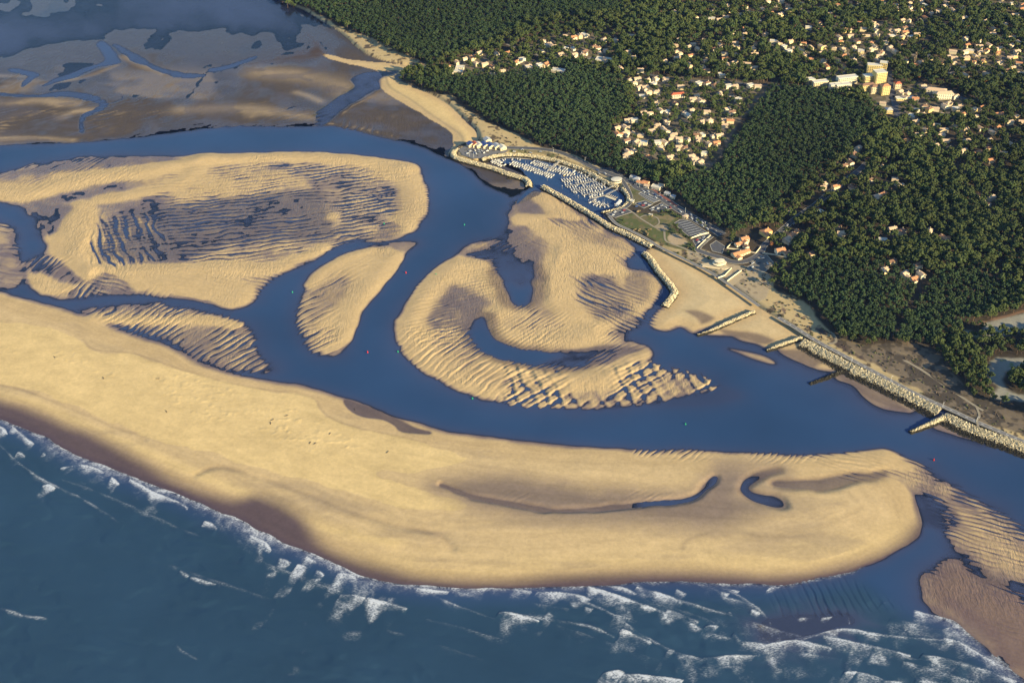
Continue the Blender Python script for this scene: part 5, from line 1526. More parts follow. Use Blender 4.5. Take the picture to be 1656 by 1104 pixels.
for (u, v) in ((824, 268), (848, 277), (885, 292), (909, 305), (930, 315), (935, 321), (952, 328), (994, 335), (886, 273), (875, 305)):
    x, y = G(u, v, 0)
    t = thing("mooring_pile", "thin mooring pile with white cap standing in open harbour water", "mooring pile", (x, y, 0), 0, "mooring piles in the harbour")
    q = MB()
    q.tube((0, 0, -2.5), (0, 0, 4.6), 0.28, 0.28, 8)
    q.build("shaft", [M_FLOAT], t)
    q = MB()
    q.tube((0, 0, 4.6), (0, 0, 5.3), 0.42, 0.12, 8)
    q.build("cap", [M_GEL], t)
M_BR = mat("red_buoy_paint", (0.55, 0.03, 0.02), 0.4, 0.5)
M_BG = mat("green_buoy_paint", (0.02, 0.35, 0.14), 0.4, 0.5)
for u, v, c, where in ((656.5, 441.5, 0, "beside the crescent sandbank"), (705, 444, 1, "beside the swirling sandbank's left edge"), (751, 364, 1, "in the channel below the harbour"), (594.5, 570, 0, "left in the middle channel"), (643.5, 569, 1, "right in the middle channel"),
                       (764, 644.5, 1, "under the swirling sandbank"), (1108.5, 686, 1, "in the open lower channel"), (1510, 744, 0, "off the spit's right tip"), (621, 362, 1, "on the big bank's right fringe"), (473, 473, 1, "in the narrow channel left of the crescent")):
    x, y = G(u, v, 0)
    t = thing("channel_buoy", ("red can buoy floating " if c == 0 else "green cone buoy floating ") + where, "buoy", (x, y, 0), 0, "channel buoys")
    q = MB()
    q.tube((0, 0, -0.3), (0, 0, 0.9), 0.8, 0.8, 10)
    q.build("float", [M_BR if c == 0 else M_BG], t)
    q = MB()
    q.tube((0, 0, 0.9), (0, 0, 2.4), 0.45, 0.4 if c == 0 else 0.05, 8)
    q.build("topmark", [M_BR if c == 0 else M_BG], t)
# ------------------------------------------------------------------ houses
W_WHITE, W_CREAM, W_YEL = (0.68, 0.59, 0.41), (0.66, 0.53, 0.31), (0.70, 0.53, 0.20)
M_WALL = {"white": mat("white_render", W_WHITE, 0.9, 0.2, 0.08, 0.4), "cream": mat("cream_render", W_CREAM, 0.9, 0.2, 0.08, 0.4), "yellow": mat("yellow_render", W_YEL, 0.9, 0.2, 0.08, 0.4)}
M_ROOF = {"orange": mat("orange_roof_tiles", (0.50, 0.23, 0.11), 0.9, 0.2, 0.25, 0.8), "pink": mat("pale_pink_roof_tiles", (0.55, 0.39, 0.25), 0.9, 0.2, 0.22, 0.8), "brown": mat("brown_roof_tiles", (0.24, 0.135, 0.085), 0.9, 0.2, 0.25, 0.8),
          "flat": mat("pale_flat_roof", (0.58, 0.53, 0.43), 0.9, 0.2, 0.15, 0.4), "blue": mat("blue_metal_roof", (0.045, 0.075, 0.20), 0.5, 0.4), "red": mat("red_roof_tiles", (0.46, 0.12, 0.06), 0.9, 0.2, 0.2, 0.8), "grey": mat("grey_sheet_roof", (0.36, 0.36, 0.36), 0.6, 0.4, 0.1, 0.5)}
M_SHUT = mat("blue_shutters", (0.05, 0.12, 0.25), 0.7)
M_DOOR = mat("brown_door", (0.16, 0.08, 0.04), 0.7)
CACHE = {}


def cached(key, fn):
    if key not in CACHE:
        CACHE[key] = fn()
    return CACHE[key]


def wall_mesh(Lx, W, H, Hr, m, kind):
    mb = MB()
    mb.box(0, 0, -1.0, Lx, W, H + 1.0, 0)
    if kind == "gable":
        for sg in (-1, 1):
            x = sg * Lx / 2
            mb.add([(x, -W / 2, H), (x, W / 2, H), (x, 0, H + Hr), (x - sg * 0.25, -W / 2, H), (x - sg * 0.25, W / 2, H), (x - sg * 0.25, 0, H + Hr)], [(0, 1, 2), (3, 5, 4)])
    return mb.mesh("wall", [M_WALL[m]])


def roof_mesh(Lx, W, H, Hr, m, kind):
    mb = MB()
    o = 0.45
    if kind == "gable":
        s = Hr / (W / 2)
        for sg in (-1, 1):
            y0, z0 = sg * (W / 2 + o), H - o * s
            a = [(-Lx / 2 - o, y0, z0), (Lx / 2 + o, y0, z0), (Lx / 2 + o, 0, H + Hr), (-Lx / 2 - o, 0, H + Hr)]
            mb.add(a + [(x, y, z + 0.28) for x, y, z in a], [(0, 1, 2, 3), (4, 5, 6, 7), (0, 1, 5, 4), (1, 2, 6, 5), (2, 3, 7, 6), (3, 0, 4, 7)])
    elif kind == "hip":
        mb.add([(-Lx / 2 - o, -W / 2 - o, H), (Lx / 2 + o, -W / 2 - o, H), (Lx / 2 + o, W / 2 + o, H), (-Lx / 2 - o, W / 2 + o, H), (-(Lx - W) / 2 - 0.2, 0, H + Hr), ((Lx - W) / 2 + 0.2, 0, H + Hr)],
               [(0, 1, 5, 4), (1, 2, 5), (2, 3, 4, 5), (3, 0, 4), (3, 2, 1, 0)])
    else:
        mb.box(0, 0, H + 0.003, Lx + 0.3, W + 0.3, 0.25, 0)
        for x, y, sx_, sy_ in ((0, W / 2, Lx + 0.3, 0.3), (0, -W / 2, Lx + 0.3, 0.3), (Lx / 2, 0, 0.3, W - 0.3), (-Lx / 2, 0, 0.3, W - 0.3)):
            mb.box(x, y, H + 0.25, sx_, sy_, 0.4, 0)
    return mb.mesh("roof", [M_ROOF[m]])


def chimney_mesh(H, Hr, m):
    mb = MB()
    mb.box(0, 0, H, 0.8, 0.7, Hr + 0.6, 0)
    mb.box(0, 0, H + Hr + 0.6, 1.0, 0.9, 0.2, 0)
    return mb.mesh("chimney", [M_WALL[m]])


def window_mesh():
    mb = MB()
    mb.box(0, 0, 0, 1.3, 0.12, 1.3, 0)
    mb.box(-0.85, 0, 0, 0.4, 0.08, 1.35, 1)
    mb.box(0.85, 0, 0, 0.4, 0.08, 1.35, 1)
    return mb.mesh("window", [M_GLASS, M_SHUT])


def door_mesh():
    mb = MB()
    mb.box(0, 0, 0, 1.1, 0.12, 2.1, 0)
    mb.box(0, 0.02, 2.1, 1.5, 0.14, 0.2, 1)
    return mb.mesh("door", [M_DOOR, M_WALL["white"]])


HOUSES = []


def house(u, v, label, wall="white", roof="pink", kind="gable", Lx=11.0, W=7.5, H=4.6, rz=None, detail=0, wing=False, group=None, cat="house", name="house", chimney=True):
    x, y = G(u, v, LAND_Z)
    z = float(zat(x, y))
    Hr = 0 if kind == "flat" else W * (0.22 if kind == "gable" else 0.25)
    if rz is None:
        rz = R(rng.choice([22, 112, 22, 40, -8]) + rng.normal(0, 7))
    t = thing(name, label, cat, (x, y, z), rz, group)
    HOUSES.append((x, y, max(Lx, W)))
    link("wall", cached(("w", Lx, W, H, wall, kind), lambda: wall_mesh(Lx, W, H, Hr, wall, kind)), t)
    r = link("roof", cached(("r", Lx, W, H, roof, kind), lambda: roof_mesh(Lx, W, H, Hr, roof, kind)), t)
    if chimney and kind != "flat":
        link("chimney", cached(("c", H, round(Hr, 1), wall), lambda: chimney_mesh(H, Hr, wall)), r, (Lx * 0.28, W * 0.12, 0))
    if wing:
        w2 = W * 0.75
        k2 = "gable" if kind == "gable" else kind
        H2 = H - 0.9
        link("wall", cached(("w", W, w2, H2, wall, k2), lambda: wall_mesh(W, w2, H2, w2 * 0.22 if k2 != "flat" else 0, wall, k2)), t, (-Lx * 0.22, -W * 0.62, 0), R(90))
        link("roof", cached(("r", W, w2, H2, roof, k2), lambda: roof_mesh(W, w2, H2, w2 * 0.22 if k2 != "flat" else 0, roof, k2)), t, (-Lx * 0.22, -W * 0.62, 0), R(90))
    if detail:
        n = max(2, int(Lx // 3.2))
        fl = max(1, int(H // 2.7))
        for f in range(fl):
            for k in range(n):
                px = -Lx / 2 + Lx * (k + 0.5) / n
                if f == 0 and k == n // 2:
                    link("door", cached("door", door_mesh), t, (px, -W / 2 - 0.04, 0))
                elif not (wing and px < 0 and f == 0):
                    link("window", cached("window", window_mesh), t, (px, -W / 2 - 0.04, 1.0 + 2.7 * f))
            for yy in (-W * 0.22, W * 0.22):
                link("window", cached("window", window_mesh), t, (Lx / 2 + 0.04, yy, 1.0 + 2.7 * f), R(90))
    return t


# buildings by the beach and the harbour, each on its own
def round_pavilion(u, v, r, H, label, tiers, roofm, cat="restaurant"):
    x, y = G(u, v, LAND_Z)
    t = thing("pavilion", label, cat, (x, y, LAND_Z), R(20))
    HOUSES.append((x, y, r * 1.4))

    def ring(rr, sq=1.0, n=14):
        return [(rr * math.cos(2 * math.pi * k / n), sq * rr * math.sin(2 * math.pi * k / n)) for k in range(n)]
    z = 0
    for i in range(tiers):
        rr = r * (1 - 0.28 * i)
        q = MB()
        q.prism(ring(rr, 0.75), z - (0.8 if i == 0 else 0), z + H, 0)
        w = q.build("wall", [M_WALL["white"]], t)
        q = MB()
        q.prism(ring(rr * 1.01, 0.75), z + H * 0.35, z + H * 0.75, 0)
        q.build("window_band", [M_GLASS], t)
        q = MB()
        q.prism(ring(rr * 1.07, 0.75), z + H, z + H + 0.35, 0, ring(rr * 0.98, 0.75) if i < tiers - 1 else ring(rr * 0.55, 0.75))
        q.build("roof", [roofm], t)
        z += H + 0.35
    return t


round_pavilion(1163, 428, 9.0, 3.0, "white stepped round beach restaurant on its sandy terrace above the beach", 2, M_WALL["white"])
q = MB()
tx, ty = G(1154, 430, LAND_Z)
q.prism([(-15, -5), (16, -7), (22, -2), (14, 5), (-6, 6), (-18, 0)], 0.0, 1.3, 0, [(-13, -4), (15, -6), (21, -2), (13, 4), (-5, 5), (-16, 0)])
tag(q.build("terrace", [mat("sandstone_terrace", (0.50, 0.40, 0.25), 0.9, 0.2, 0.15, 0.5)], None, (tx, ty, LAND_Z), R(-12)), "low sandy stone terrace around the white round beach restaurant", "terrace")
round_pavilion(997, 293, 8.0, 3.6, "white pavilion with conical roof on the quay beside the boat basin", 1, M_ROOF["flat"], "harbour office")
house(1193, 413, "cream single-storey villa with three orange roofs inside the road bend", "cream", "orange", "gable", 16, 9, 3.6, R(28), 1, True)
house(1206, 409, "small cream annexe with orange roof right of the cream villa", "cream", "orange", "gable", 9, 7, 3.6, R(28), 1)
house(1203, 391, "white two-storey villa with steep terracotta roof behind a garden wall", "white", "orange", "gable", 11, 8, 5.8, R(25), 1, True)
house(1194, 397, "white low wing with terracotta roof left of the two-storey villa", "white", "orange", "gable", 9, 7, 3.2, R(25), 1)
house(1206, 401, "white garage with red-brown roof in front of two-storey villa", "white", "brown", "gable", 7, 6, 3.2, R(115), 1)
house(1238, 378, "golden yellow villa with yellow tiled roof beside the tree-lined street", "yellow", "orange", "hip", 14, 10, 5.0, R(30), 1, True)
house(1261, 409, "white two-storey house with pink roof right of the street", "white", "orange", "gable", 12, 8, 5.6, R(18), 1)
house(1273, 412, "white bungalow with pink roof beside the white two-storey house", "white", "orange", "gable", 9, 7, 3.4, R(18), 1)


def garden_wall(pts, label):
    P = pol(pts, LAND_Z)
    q = MB()
    for a, b2 in zip(P[:-1], P[1:]):
        e = b2 - a
        c = (a + b2) / 2
        q.box(c[0], c[1], LAND_Z - 0.3, np.linalg.norm(e), 0.35, 2.0, 0, math.atan2(e[1], e[0]))
    tag(q.build("garden_wall", [M_WALL["white"]]), label, "garden wall", "white garden walls near the beach")


garden_wall([(1184, 393), (1175, 402), (1200, 405), (1222, 410), (1230, 400)], "white garden wall round the terracotta-roofed villas")
garden_wall([(1233, 410), (1255, 413), (1272, 417)], "white garden wall in front of the two white houses right of the street")
garden_wall([(1161, 450), (1172, 446), (1183, 434)], "low white wall down the left side of the paved beach square")
garden_wall([(1176, 455), (1188, 446), (1199, 438)], "low white wall down the right side of the paved beach square")
garden_wall([(1117, 386), (1132, 380), (1146, 377)], "pale wall along the lower end of the striped car park")
garden_wall([(1127, 402), (1138, 391), (1149, 381)], "pale wall along the street beside the small lower car park")
for u, v, wl, rf, kd, Lx, W, H, lb in (
        (1024, 289, "white", "grey", "flat", 9, 7, 3.4, "grey flat-roofed kiosk left of the harbour shops"), (1030, 292, "white", "grey", "hip", 9, 8, 4.0, "white harbour shop with grey pyramid roof"),
        (1036, 298, "white", "orange", "gable", 11, 7, 3.6, "white harbour shop with terracotta roof beside the main road"), (1044, 298, "cream", "orange", "gable", 9, 7, 3.6, "cream harbour shop with terracotta roof under the pines"),
        (1046, 303, "white", "pink", "gable", 7, 6, 3.2, "small white harbour shop with pink roof by the red pavement"), (1061, 305, "white", "flat", "flat", 13, 8, 3.8, "long white flat-roofed cafe beside the red pavement"),
        (1069, 302, "white", "pink", "gable", 8, 6, 3.4, "white cafe with pink roof behind the flat-roofed cafe"), (1079, 315, "white", "grey", "flat", 8, 6, 3.0, "little white pavilion in pine shade above the red pavement"),
        (1088, 320, "white", "grey", "flat", 7, 6, 3.0, "little grey-roofed pavilion at the lower end of the red pavement"), (1022, 327, "white", "flat", "flat", 5, 5, 2.8, "small white cube kiosk beside the basin's inner end"),
        (1108, 352, "cream", "pink", "hip", 7, 6, 3.0, "cream sanitary block at the top of the striped car park"), (1052, 349, "yellow", "flat", "flat", 5, 2.5, 2.2, "small yellow shelter on the park lawn")):
    house(u, v, lb, wl, rf, kd, Lx, W, H, R(-28), 1, chimney=False, cat="shop", name="shop")
for u, v, rf, Lx, lb in ((761, 236, "blue", 9, "harbour shed with dark blue roof, leftmost of the boatyard row"), (768, 236, "red", 9, "harbour shed with red roof in the boatyard row"), (774, 237, "flat", 10, "harbour shed with white roof between red and blue roofs"),
                         (784, 237, "blue", 12, "broad boatyard shed with blue roof, left of the two"), (793, 238, "blue", 12, "broad boatyard shed with blue roof, right of the two"), (803, 239, "grey", 11, "boatyard shed with grey roof beside the broad blue roofs"),
                         (812, 241, "flat", 10, "boatyard shed with white roof at the right end of the row"), (788, 229, "grey", 9, "lone grey-roofed shed under the dune behind the boatyard")):
    house(u, v, lb, "cream", rf, "gable", Lx, 10, 4.0, R(-62), 1, chimney=False, cat="shed", name="boat_shed")

# the villages inland: every house traced from the photograph; (x0, y0, list) with the list in quarter pixels
VILL = [
    ("hillside estate", 828, 0, "200,275 225,300 255,310 195,345 240,292 345,240 400,255 440,245 465,240 345,325 395,322 315,365 405,365 455,360 470,345 530,315 555,320 565,345 595,270 605,330"),
    ("estate edge", 828, 0, "65,400 100,450 180,435 215,435 750,345 785,380 700,450 670,270 600,395"),
    ("marina village", 828, 0, "760,525 810,525 880,525 930,525 995,525 790,550 820,580 860,580 915,555 840,635 880,615 935,610 1090,575 1065,632 1205,555 1260,555 1310,565 1400,570 1440,570 1540,565 1590,570 1195,630 1170,655 1215,665 1340,615 1420,635 1460,655 930,680 1055,680 850,740 890,745 960,735 1000,740 1110,745 1160,725 1135,765 1260,745 1390,720 1420,745 745,785 790,785 1000,800 940,820 1230,800 1275,800 1370,790 1410,800 1375,825 680,835 730,835 735,870 785,868 830,885 900,860 990,865 975,840 1045,890 1035,910 1080,915 740,930 800,940 850,940 940,940 985,935 1120,970 1080,965 1130,915 1190,885 1230,885 1210,915 1300,890 1340,890 1270,940 1320,940 960,970 745,1000 780,995 740,1020 870,1030 890,1045 1020,1035 1160,1020 1180,1045 1240,1000 1215,1060 680,880"),
    ("lane among pines", 828, 0, "1080,265 1430,230 1065,350 1085,362 970,90 1055,88 1450,375 1345,500 1160,465 830,470 1190,125 1240,130 1290,140 1340,145"),
    ("roadside row", 1242, 0, "30,285 60,295 100,318 130,345 175,335 215,345"),
    ("inland quarter", 1242, 0, "340,320 425,325 480,330 550,318 600,340 490,375 600,375 550,400 665,285 690,315 660,332 730,345 785,322 820,345 710,372 700,395 650,422 720,425 780,395"),
    ("upper quarter", 1242, 0, "880,195 885,222 785,210 775,240 830,215 700,235 860,255 920,255 960,240 800,248 670,150 865,145 905,150 490,210 530,210 260,190 340,190 210,80 380,30"),
    ("top-edge suburb", 1242, 0, "1180,105 1050,95 1400,150 1010,50 750,45 740,20 910,35 1090,10 1210,20 1350,15 1500,30 1580,30 1640,45 1565,55 1415,12"),
    ("crescent estate", 1242, 0, "1170,375 1200,388 1270,350 1305,345 1280,388 1335,380 1370,350 1405,345 1385,410 1485,355 1560,390 1590,378 1580,450 1545,470 1630,490 1605,350"),
    ("market quarter", 1242, 0, "850,605 900,612 880,637 950,650 1000,570 1195,632 1010,695 1040,720 1080,715 1140,700 1165,680 1240,690 1210,715 1290,715 1330,725 920,755 1000,745 950,800 740,680 960,715 1600,765 1640,800 1270,855"),
    ("upper clearings", 1242, 0, "580,975 550,1010 530,1060 490,1080 730,1085 1170,970"),
    ("forest clearings", 1242, 276, "365,90 355,112 435,115 540,115 660,65 820,65 840,100 450,370 470,420 130,260 1040,410 1130,455 740,460 800,390 860,405 965,630 880,685 940,712 985,685 750,650 800,600 1360,175 1410,225 1440,185 700,180 740,160 330,280 190,400 150,430 280,555 120,455"),
]
DIMS = [(9.5, 6.5, 4.4), (11.0, 7.0, 5.0), (8.0, 6.0, 3.4), (10.5, 7.0, 5.6)]
RTXT = {"orange": "orange", "pink": "pale pink", "brown": "brown", "flat": "flat pale"}
for nm, x0, y0, lst in VILL:
    pts = sorted([(x0 + float(p.split(",")[0]) / 4, y0 + float(p.split(",")[1]) / 4) for p in lst.split()], key=lambda p: p[1])
    per = 9 if len(pts) > 12 else 20
    rows = [sorted(pts[i:i + per]) for i in range(0, len(pts), per)]
    for ri, row in enumerate(rows):
        for k, (u, v) in enumerate(row):
            if nm in ("inland quarter", "crescent estate", "top-edge suburb", "market quarter", "roadside row", "upper quarter"):
                wl = rng.choice(["cream", "yellow", "white"], p=[0.5, 0.2, 0.3])
            else:
                wl = rng.choice(["white", "cream"], p=[0.72, 0.28])
            rf = rng.choice(["orange", "pink", "brown", "flat"], p=[0.12, 0.63, 0.10, 0.15] if "clearings" not in nm else [0.2, 0.3, 0.4, 0.1])
            kd = "flat" if rf == "flat" else rng.choice(["gable", "hip"], p=[0.7, 0.3])
            d = DIMS[rng.integers(4)]
            place = "in the %s" % nm if len(rows) == 1 else "in %s row of %s" % (ORD[ri], nm)
            lb = "%s house with %s roof, %s from left %s" % (wl, RTXT[rf], ORD[k], place)
            house(u, v + 1.2, lb, wl, rf, kd, d[0], d[1], d[2], None, 0, bool(rng.random() < 0.45), "houses among the pines")


# larger blocks: walls, roof, windows one by one
def block(u, v, w, dpt, floors, label, wall="cream", roof="flat", rz=R(14), cat="apartment block", nwin=6, name="apartment_block", balcony=True):
    x, y = G(u, v, LAND_Z)
    z = float(zat(x, y))
    H = 2.8 * floors + 0.5
    t = thing(name, label, cat, (x, y, z), rz)
    HOUSES.append((x, y, w * 0.8))
    kd = "flat" if roof == "flat" else "hip"
    link("wall", wall_mesh(w, dpt, H, 0, wall, kd), t)
    link("roof", roof_mesh(w, dpt, H, 0 if kd == "flat" else dpt * 0.22, roof, kd), t)
    for f in range(floors):
        for k in range(nwin):
            link("window", cached("window", window_mesh), t, (-w / 2 + w * (k + 0.5) / nwin, -dpt / 2 - 0.05, 0.9 + 2.8 * f))
        for yy in (-dpt * 0.25, dpt * 0.25):
            link("window", cached("window", window_mesh), t, (w / 2 + 0.05, yy, 0.9 + 2.8 * f), R(90))
        if balcony and f:
            q = MB()
            q.box(0, -dpt / 2 - 0.6, 2.8 * f + 0.3, w * 0.9, 1.15, 0.18, 0)
            q.box(0, -dpt / 2 - 1.15, 2.8 * f + 0.48, w * 0.9, 0.1, 0.75, 0)
            q.build("balcony", [M_WALL[wall]], t)
    return t


block(1309, 137, 14, 9, 3, "pale three-storey block at the left end of the apartment quarter", "cream", "flat")
block(1325, 141, 26, 9, 3, "long cream three-storey block left in the apartment quarter", "cream", "flat", nwin=8)
block(1350, 146, 20, 9, 3, "white low block under the long terrace in the apartment quarter", "white", "flat")
block(1368, 136, 34, 10, 4, "long pale four-storey terrace behind the white low block", "white", "flat", nwin=10)
block(1362, 146, 26, 9, 3, "white three-storey block in shade below the long terrace", "white", "flat", nwin=8)
block(1402, 134, 16, 11, 4, "yellow four-storey block left of the tall tower", "yellow", "flat")
block(1420, 135, 19, 14, 7, "tallest pale yellow apartment tower beside the dark avenue", "yellow", "flat", nwin=6)
block(1412, 122, 24, 10, 6, "curved-back yellow block behind the tallest tower", "yellow", "flat", R(-8), nwin=7)
block(1426, 121, 12, 10, 7, "slim yellow block top right behind the tallest tower", "yellow", "flat", R(-20), nwin=4)
block(1401, 148, 24, 10, 4, "yellow block with brown tiled roof in the apartment quarter's front row", "yellow", "brown", nwin=8)
block(1415, 150, 20, 10, 4, "cream block with tiled roof next to the avenue corner", "cream", "brown", nwin=6)
block(1429, 152, 14, 11, 5, "bright yellow corner block where the avenue meets the forest", "yellow", "orange", nwin=4)
block(1450, 143, 10, 9, 3, "small house with vivid red roof right of the dark avenue", "cream", "red", R(8), "house", 3, "house", False)
block(1512, 151, 34, 12, 2, "long low market hall with pale roof in the market quarter", "white", "pink", R(-16), "market hall", 8, "market_hall", False)
block(1524, 159, 30, 12, 3, "white hall with pink roof in the market quarter", "white", "pink", R(6), "hall", 8, "hall", False)
block(1463, 161, 30, 9, 1, "long yellow shopfront right of the avenue", "yellow", "flat", R(4), "shop", 8, "shop", False)
block(1436, 183, 10, 10, 2, "round-fronted yellow villa at the foot of the avenue", "yellow", "grey", R(10), "villa", 4, "villa", False)
block(1095, 158, 22, 9, 2, "long white house with red-orange roof amid the marina village", "white", "red", R(10), "house", 6, "house", False)
block(978, 99, 30, 16, 1, "row of pale flat greenhouses beside the hillside estate", "white", "flat", R(-18), "greenhouse", 8, "greenhouse", False)
block(903, 118, 22, 12, 1, "white flat-roofed hall near the top beach road", "white", "flat", R(-18), "hall", 6, "hall", False)
house(740, 119, "cream villa with broad pale roof by the northern beach pines", "cream", "flat", "flat", 17, 9, 4.4, R(-10), 1, True)
house(744, 113, "white villa with stepped flat roof behind the cream beach villa", "white", "flat", "flat", 13, 9, 5.4, R(-10), 1, True)
for k, (u, v) in enumerate(((722, 110), (739, 105), (752, 98), (764, 97), (770, 106), (784, 108), (796, 110), (775, 91), (803, 91), (821, 90), (797, 123), (812, 120), (836, 104), (854, 112), (870, 109), (884, 109))):
    house(u, v, "%s house with %s roof, %s from left near the northern beach" % (("white", "cream")[k % 2], ("orange", "pink")[k % 3 > 0], ORD[k]), ("white", "cream")[k % 2], ("orange", "pink")[k % 3 > 0], "gable" if k % 4 else "hip", *DIMS[k % 4], None, 0, k % 3 == 0, "houses among the pines")

# the smallest far houses, beyond the three hundred built one by one
hv, hf, hm = [], [], []
g2 = np.random.default_rng(77)
far_p = [pol(p, LAND_Z) for p in ([(1232, 4), (1656, -4), (1700, 60), (1656, 128), (1540, 128), (1470, 108), (1330, 112), (1236, 62)], [(1010, 14), (1236, 12), (1236, 122), (1100, 118), (1010, 108)], [(1500, 180), (1660, 150), (1690, 270), (1560, 280), (1440, 230)])]
far_n, far_pts = (120, 46, 30), []
for p, cnt in zip(far_p, far_n):
    got, tries = 0, 0
    while got < cnt and tries < 6000:
        tries += 1
        x, y = g2.uniform(p[:, 0].min(), p[:, 0].max()), g2.uniform(p[:, 1].min(), p[:, 1].max())
        if not inpoly(p, np.array([x]), np.array([y]))[0]:
            continue
        if vnoise(np.array([x]), np.array([y]), 90, 760)[0] < g2.uniform(-0.5, 0.35):
            continue
        if any((x - a) ** 2 + (y - c) ** 2 < 18 ** 2 for a, c, _ in HOUSES):
            continue
        got += 1
        HOUSES.append((x, y, 10.0))
        far_pts.append((x, y))
fm_ = {"w": 0, "c": 1, "p": 2, "o": 3}
fb_ = MB()
for x, y in far_pts:
    z = float(zat(x, y))
    a = R(g2.choice([20, 110, 35, -10]) + g2.normal(0, 8))
    Lx, W, H = g2.uniform(9, 13), g2.uniform(6.5, 8), g2.uniform(3.4, 5.4)
    fb_.box(x, y, z - 1, Lx, W, H + 1, int(g2.random() < 0.6), a)
    c, sn = math.cos(a), math.sin(a)
    o, Hr = 0.5, W * 0.23
    q = [(-Lx / 2 - o, -W / 2 - o, H), (Lx / 2 + o, -W / 2 - o, H), (Lx / 2 + o, W / 2 + o, H), (-Lx / 2 - o, W / 2 + o, H), (-Lx / 2 - o, 0, H + Hr), (Lx / 2 + o, 0, H + Hr)]
    fb_.add([(x + px * c - py * sn, y + px * sn + py * c, z + pz) for px, py, pz in q], [(0, 1, 5, 4), (2, 3, 4, 5), (1, 2, 5), (3, 0, 4), (3, 2, 1, 0)], 2 + int(g2.random() < 0.25))
tag(fb_.build("distant_houses", [M_WALL["white"], M_WALL["cream"], M_ROOF["pink"], M_ROOF["orange"]]), "small far houses with pale tiled roofs scattered among the pines towards the top right", "houses", None, "stuff")

# ------------------------------------------------------------------ trees
m_leaf = bpy.data.materials.new("pine_foliage")
m_leaf.use_nodes = True
nt = m_leaf.node_tree
bs = nt.nodes["Principled BSDF"]
bs.inputs["Roughness"].default_value = 0.85
bs.inputs["Specular IOR Level"].default_value = 0.15
at = nt.nodes.new("ShaderNodeAttribute")
at.attribute_name = "tint"
oi = nt.nodes.new("ShaderNodeObjectInfo")
mp = nt.nodes.new("ShaderNodeMapRange")
mp.inputs[3].default_value, mp.inputs[4].default_value = 0.85, 1.15
nt.links.new(oi.outputs["Random"], mp.inputs[0])
sc = nt.nodes.new("ShaderNodeVectorMath")
sc.operation = 'SCALE'
nt.links.new(at.outputs["Color"], sc.inputs[0])
nt.links.new(mp.outputs[0], sc.inputs["Scale"])
nt.links.new(sc.outputs[0], bs.inputs["Base Color"])
M_BARK = mat("pine_bark", (0.13, 0.085, 0.055), 0.95, 0.1, 0.25, 2.0)
M_BARE = mat("bare_twigs", (0.17, 0.125, 0.085), 0.95, 0.1, 0.25, 1.0)
OCT_V = np.array([(1, 0, 0), (-1, 0, 0), (0, 1, 0), (0, -1, 0), (0, 0, 1), (0, 0, -1)], float)
OCT_F = np.array([(0, 2, 4), (2, 1, 4), (1, 3, 4), (3, 0, 4), (2, 0, 5), (1, 2, 5), (3, 1, 5), (0, 3, 5)])


def crown(n, rad, hgt, base, seed, size, lobes=4):
    """leaf clumps spread through an uneven, gappy crown; returns V, F, tint"""
    g = np.random.default_rng(seed)
    lc = g.normal(size=(lobes, 3)) * np.array([0.42, 0.42, 0.22])
    lr = 0.45 + 0.25 * g.random(lobes)
    P = []
    while len(P) < n:
        k = g.integers(lobes)
        d = g.normal(size=3)
        d /= np.linalg.norm(d)
        if d[2] < -0.55:
            continue
        p = lc[k] + d * lr[k] * (0.62 + 0.38 * g.random() ** 0.5)
        P.append(p)
    P = np.array(P) * np.array([rad, rad, hgt * 0.62]) + np.array([0, 0, base + hgt * 0.45])
    s = size * (0.6 + 0.7 * g.random(n))
    V = OCT_V[None] * (0.7 + 0.6 * g.random((n, 6, 1))) * s[:, None, None] * np.array([1, 1, 0.72])
    a = g.random(n) * 6.28
    c, sn = np.cos(a), np.sin(a)
    x = V[..., 0] * c[:, None] - V[..., 1] * sn[:, None]
    y = V[..., 0] * sn[:, None] + V[..., 1] * c[:, None]
    z = V[..., 2] + 0.35 * g.normal(size=(n, 1)) * x / np.maximum(s[:, None], 0.1) * 0.6
    V = np.stack([x, y, z], -1) + P[:, None]
    F = OCT_F[None] + (np.arange(n) * 6)[:, None, None]
    tint = np.repeat(0.72 + 0.56 * g.random(n), 6)
    return V.reshape(-1, 3), F.reshape(-1, 3), tint


def trunk(h, r, seed, limbs=3):
    g = np.random.default_rng(seed + 77)
    mb = MB()
    lean = g.normal(0, 0.05, 2) * h
    mb.tube((0, 0, -0.8), (lean[0] * 0.5, lean[1] * 0.5, h * 0.5), r, r * 0.78, 6)
    mb.tube((lean[0] * 0.5, lean[1] * 0.5, h * 0.5), (lean[0], lean[1], h), r * 0.78, r * 0.45, 6)
    for k in range(limbs):
        a = g.random() * 6.28
        z0 = h * (0.62 + 0.12 * k)
        mb.tube((lean[0] * 0.8, lean[1] * 0.8, z0), (lean[0] + 1.8 * math.cos(a), lean[1] + 1.8 * math.sin(a), z0 + 1.6), r * 0.35, r * 0.15, 4)
    return mb


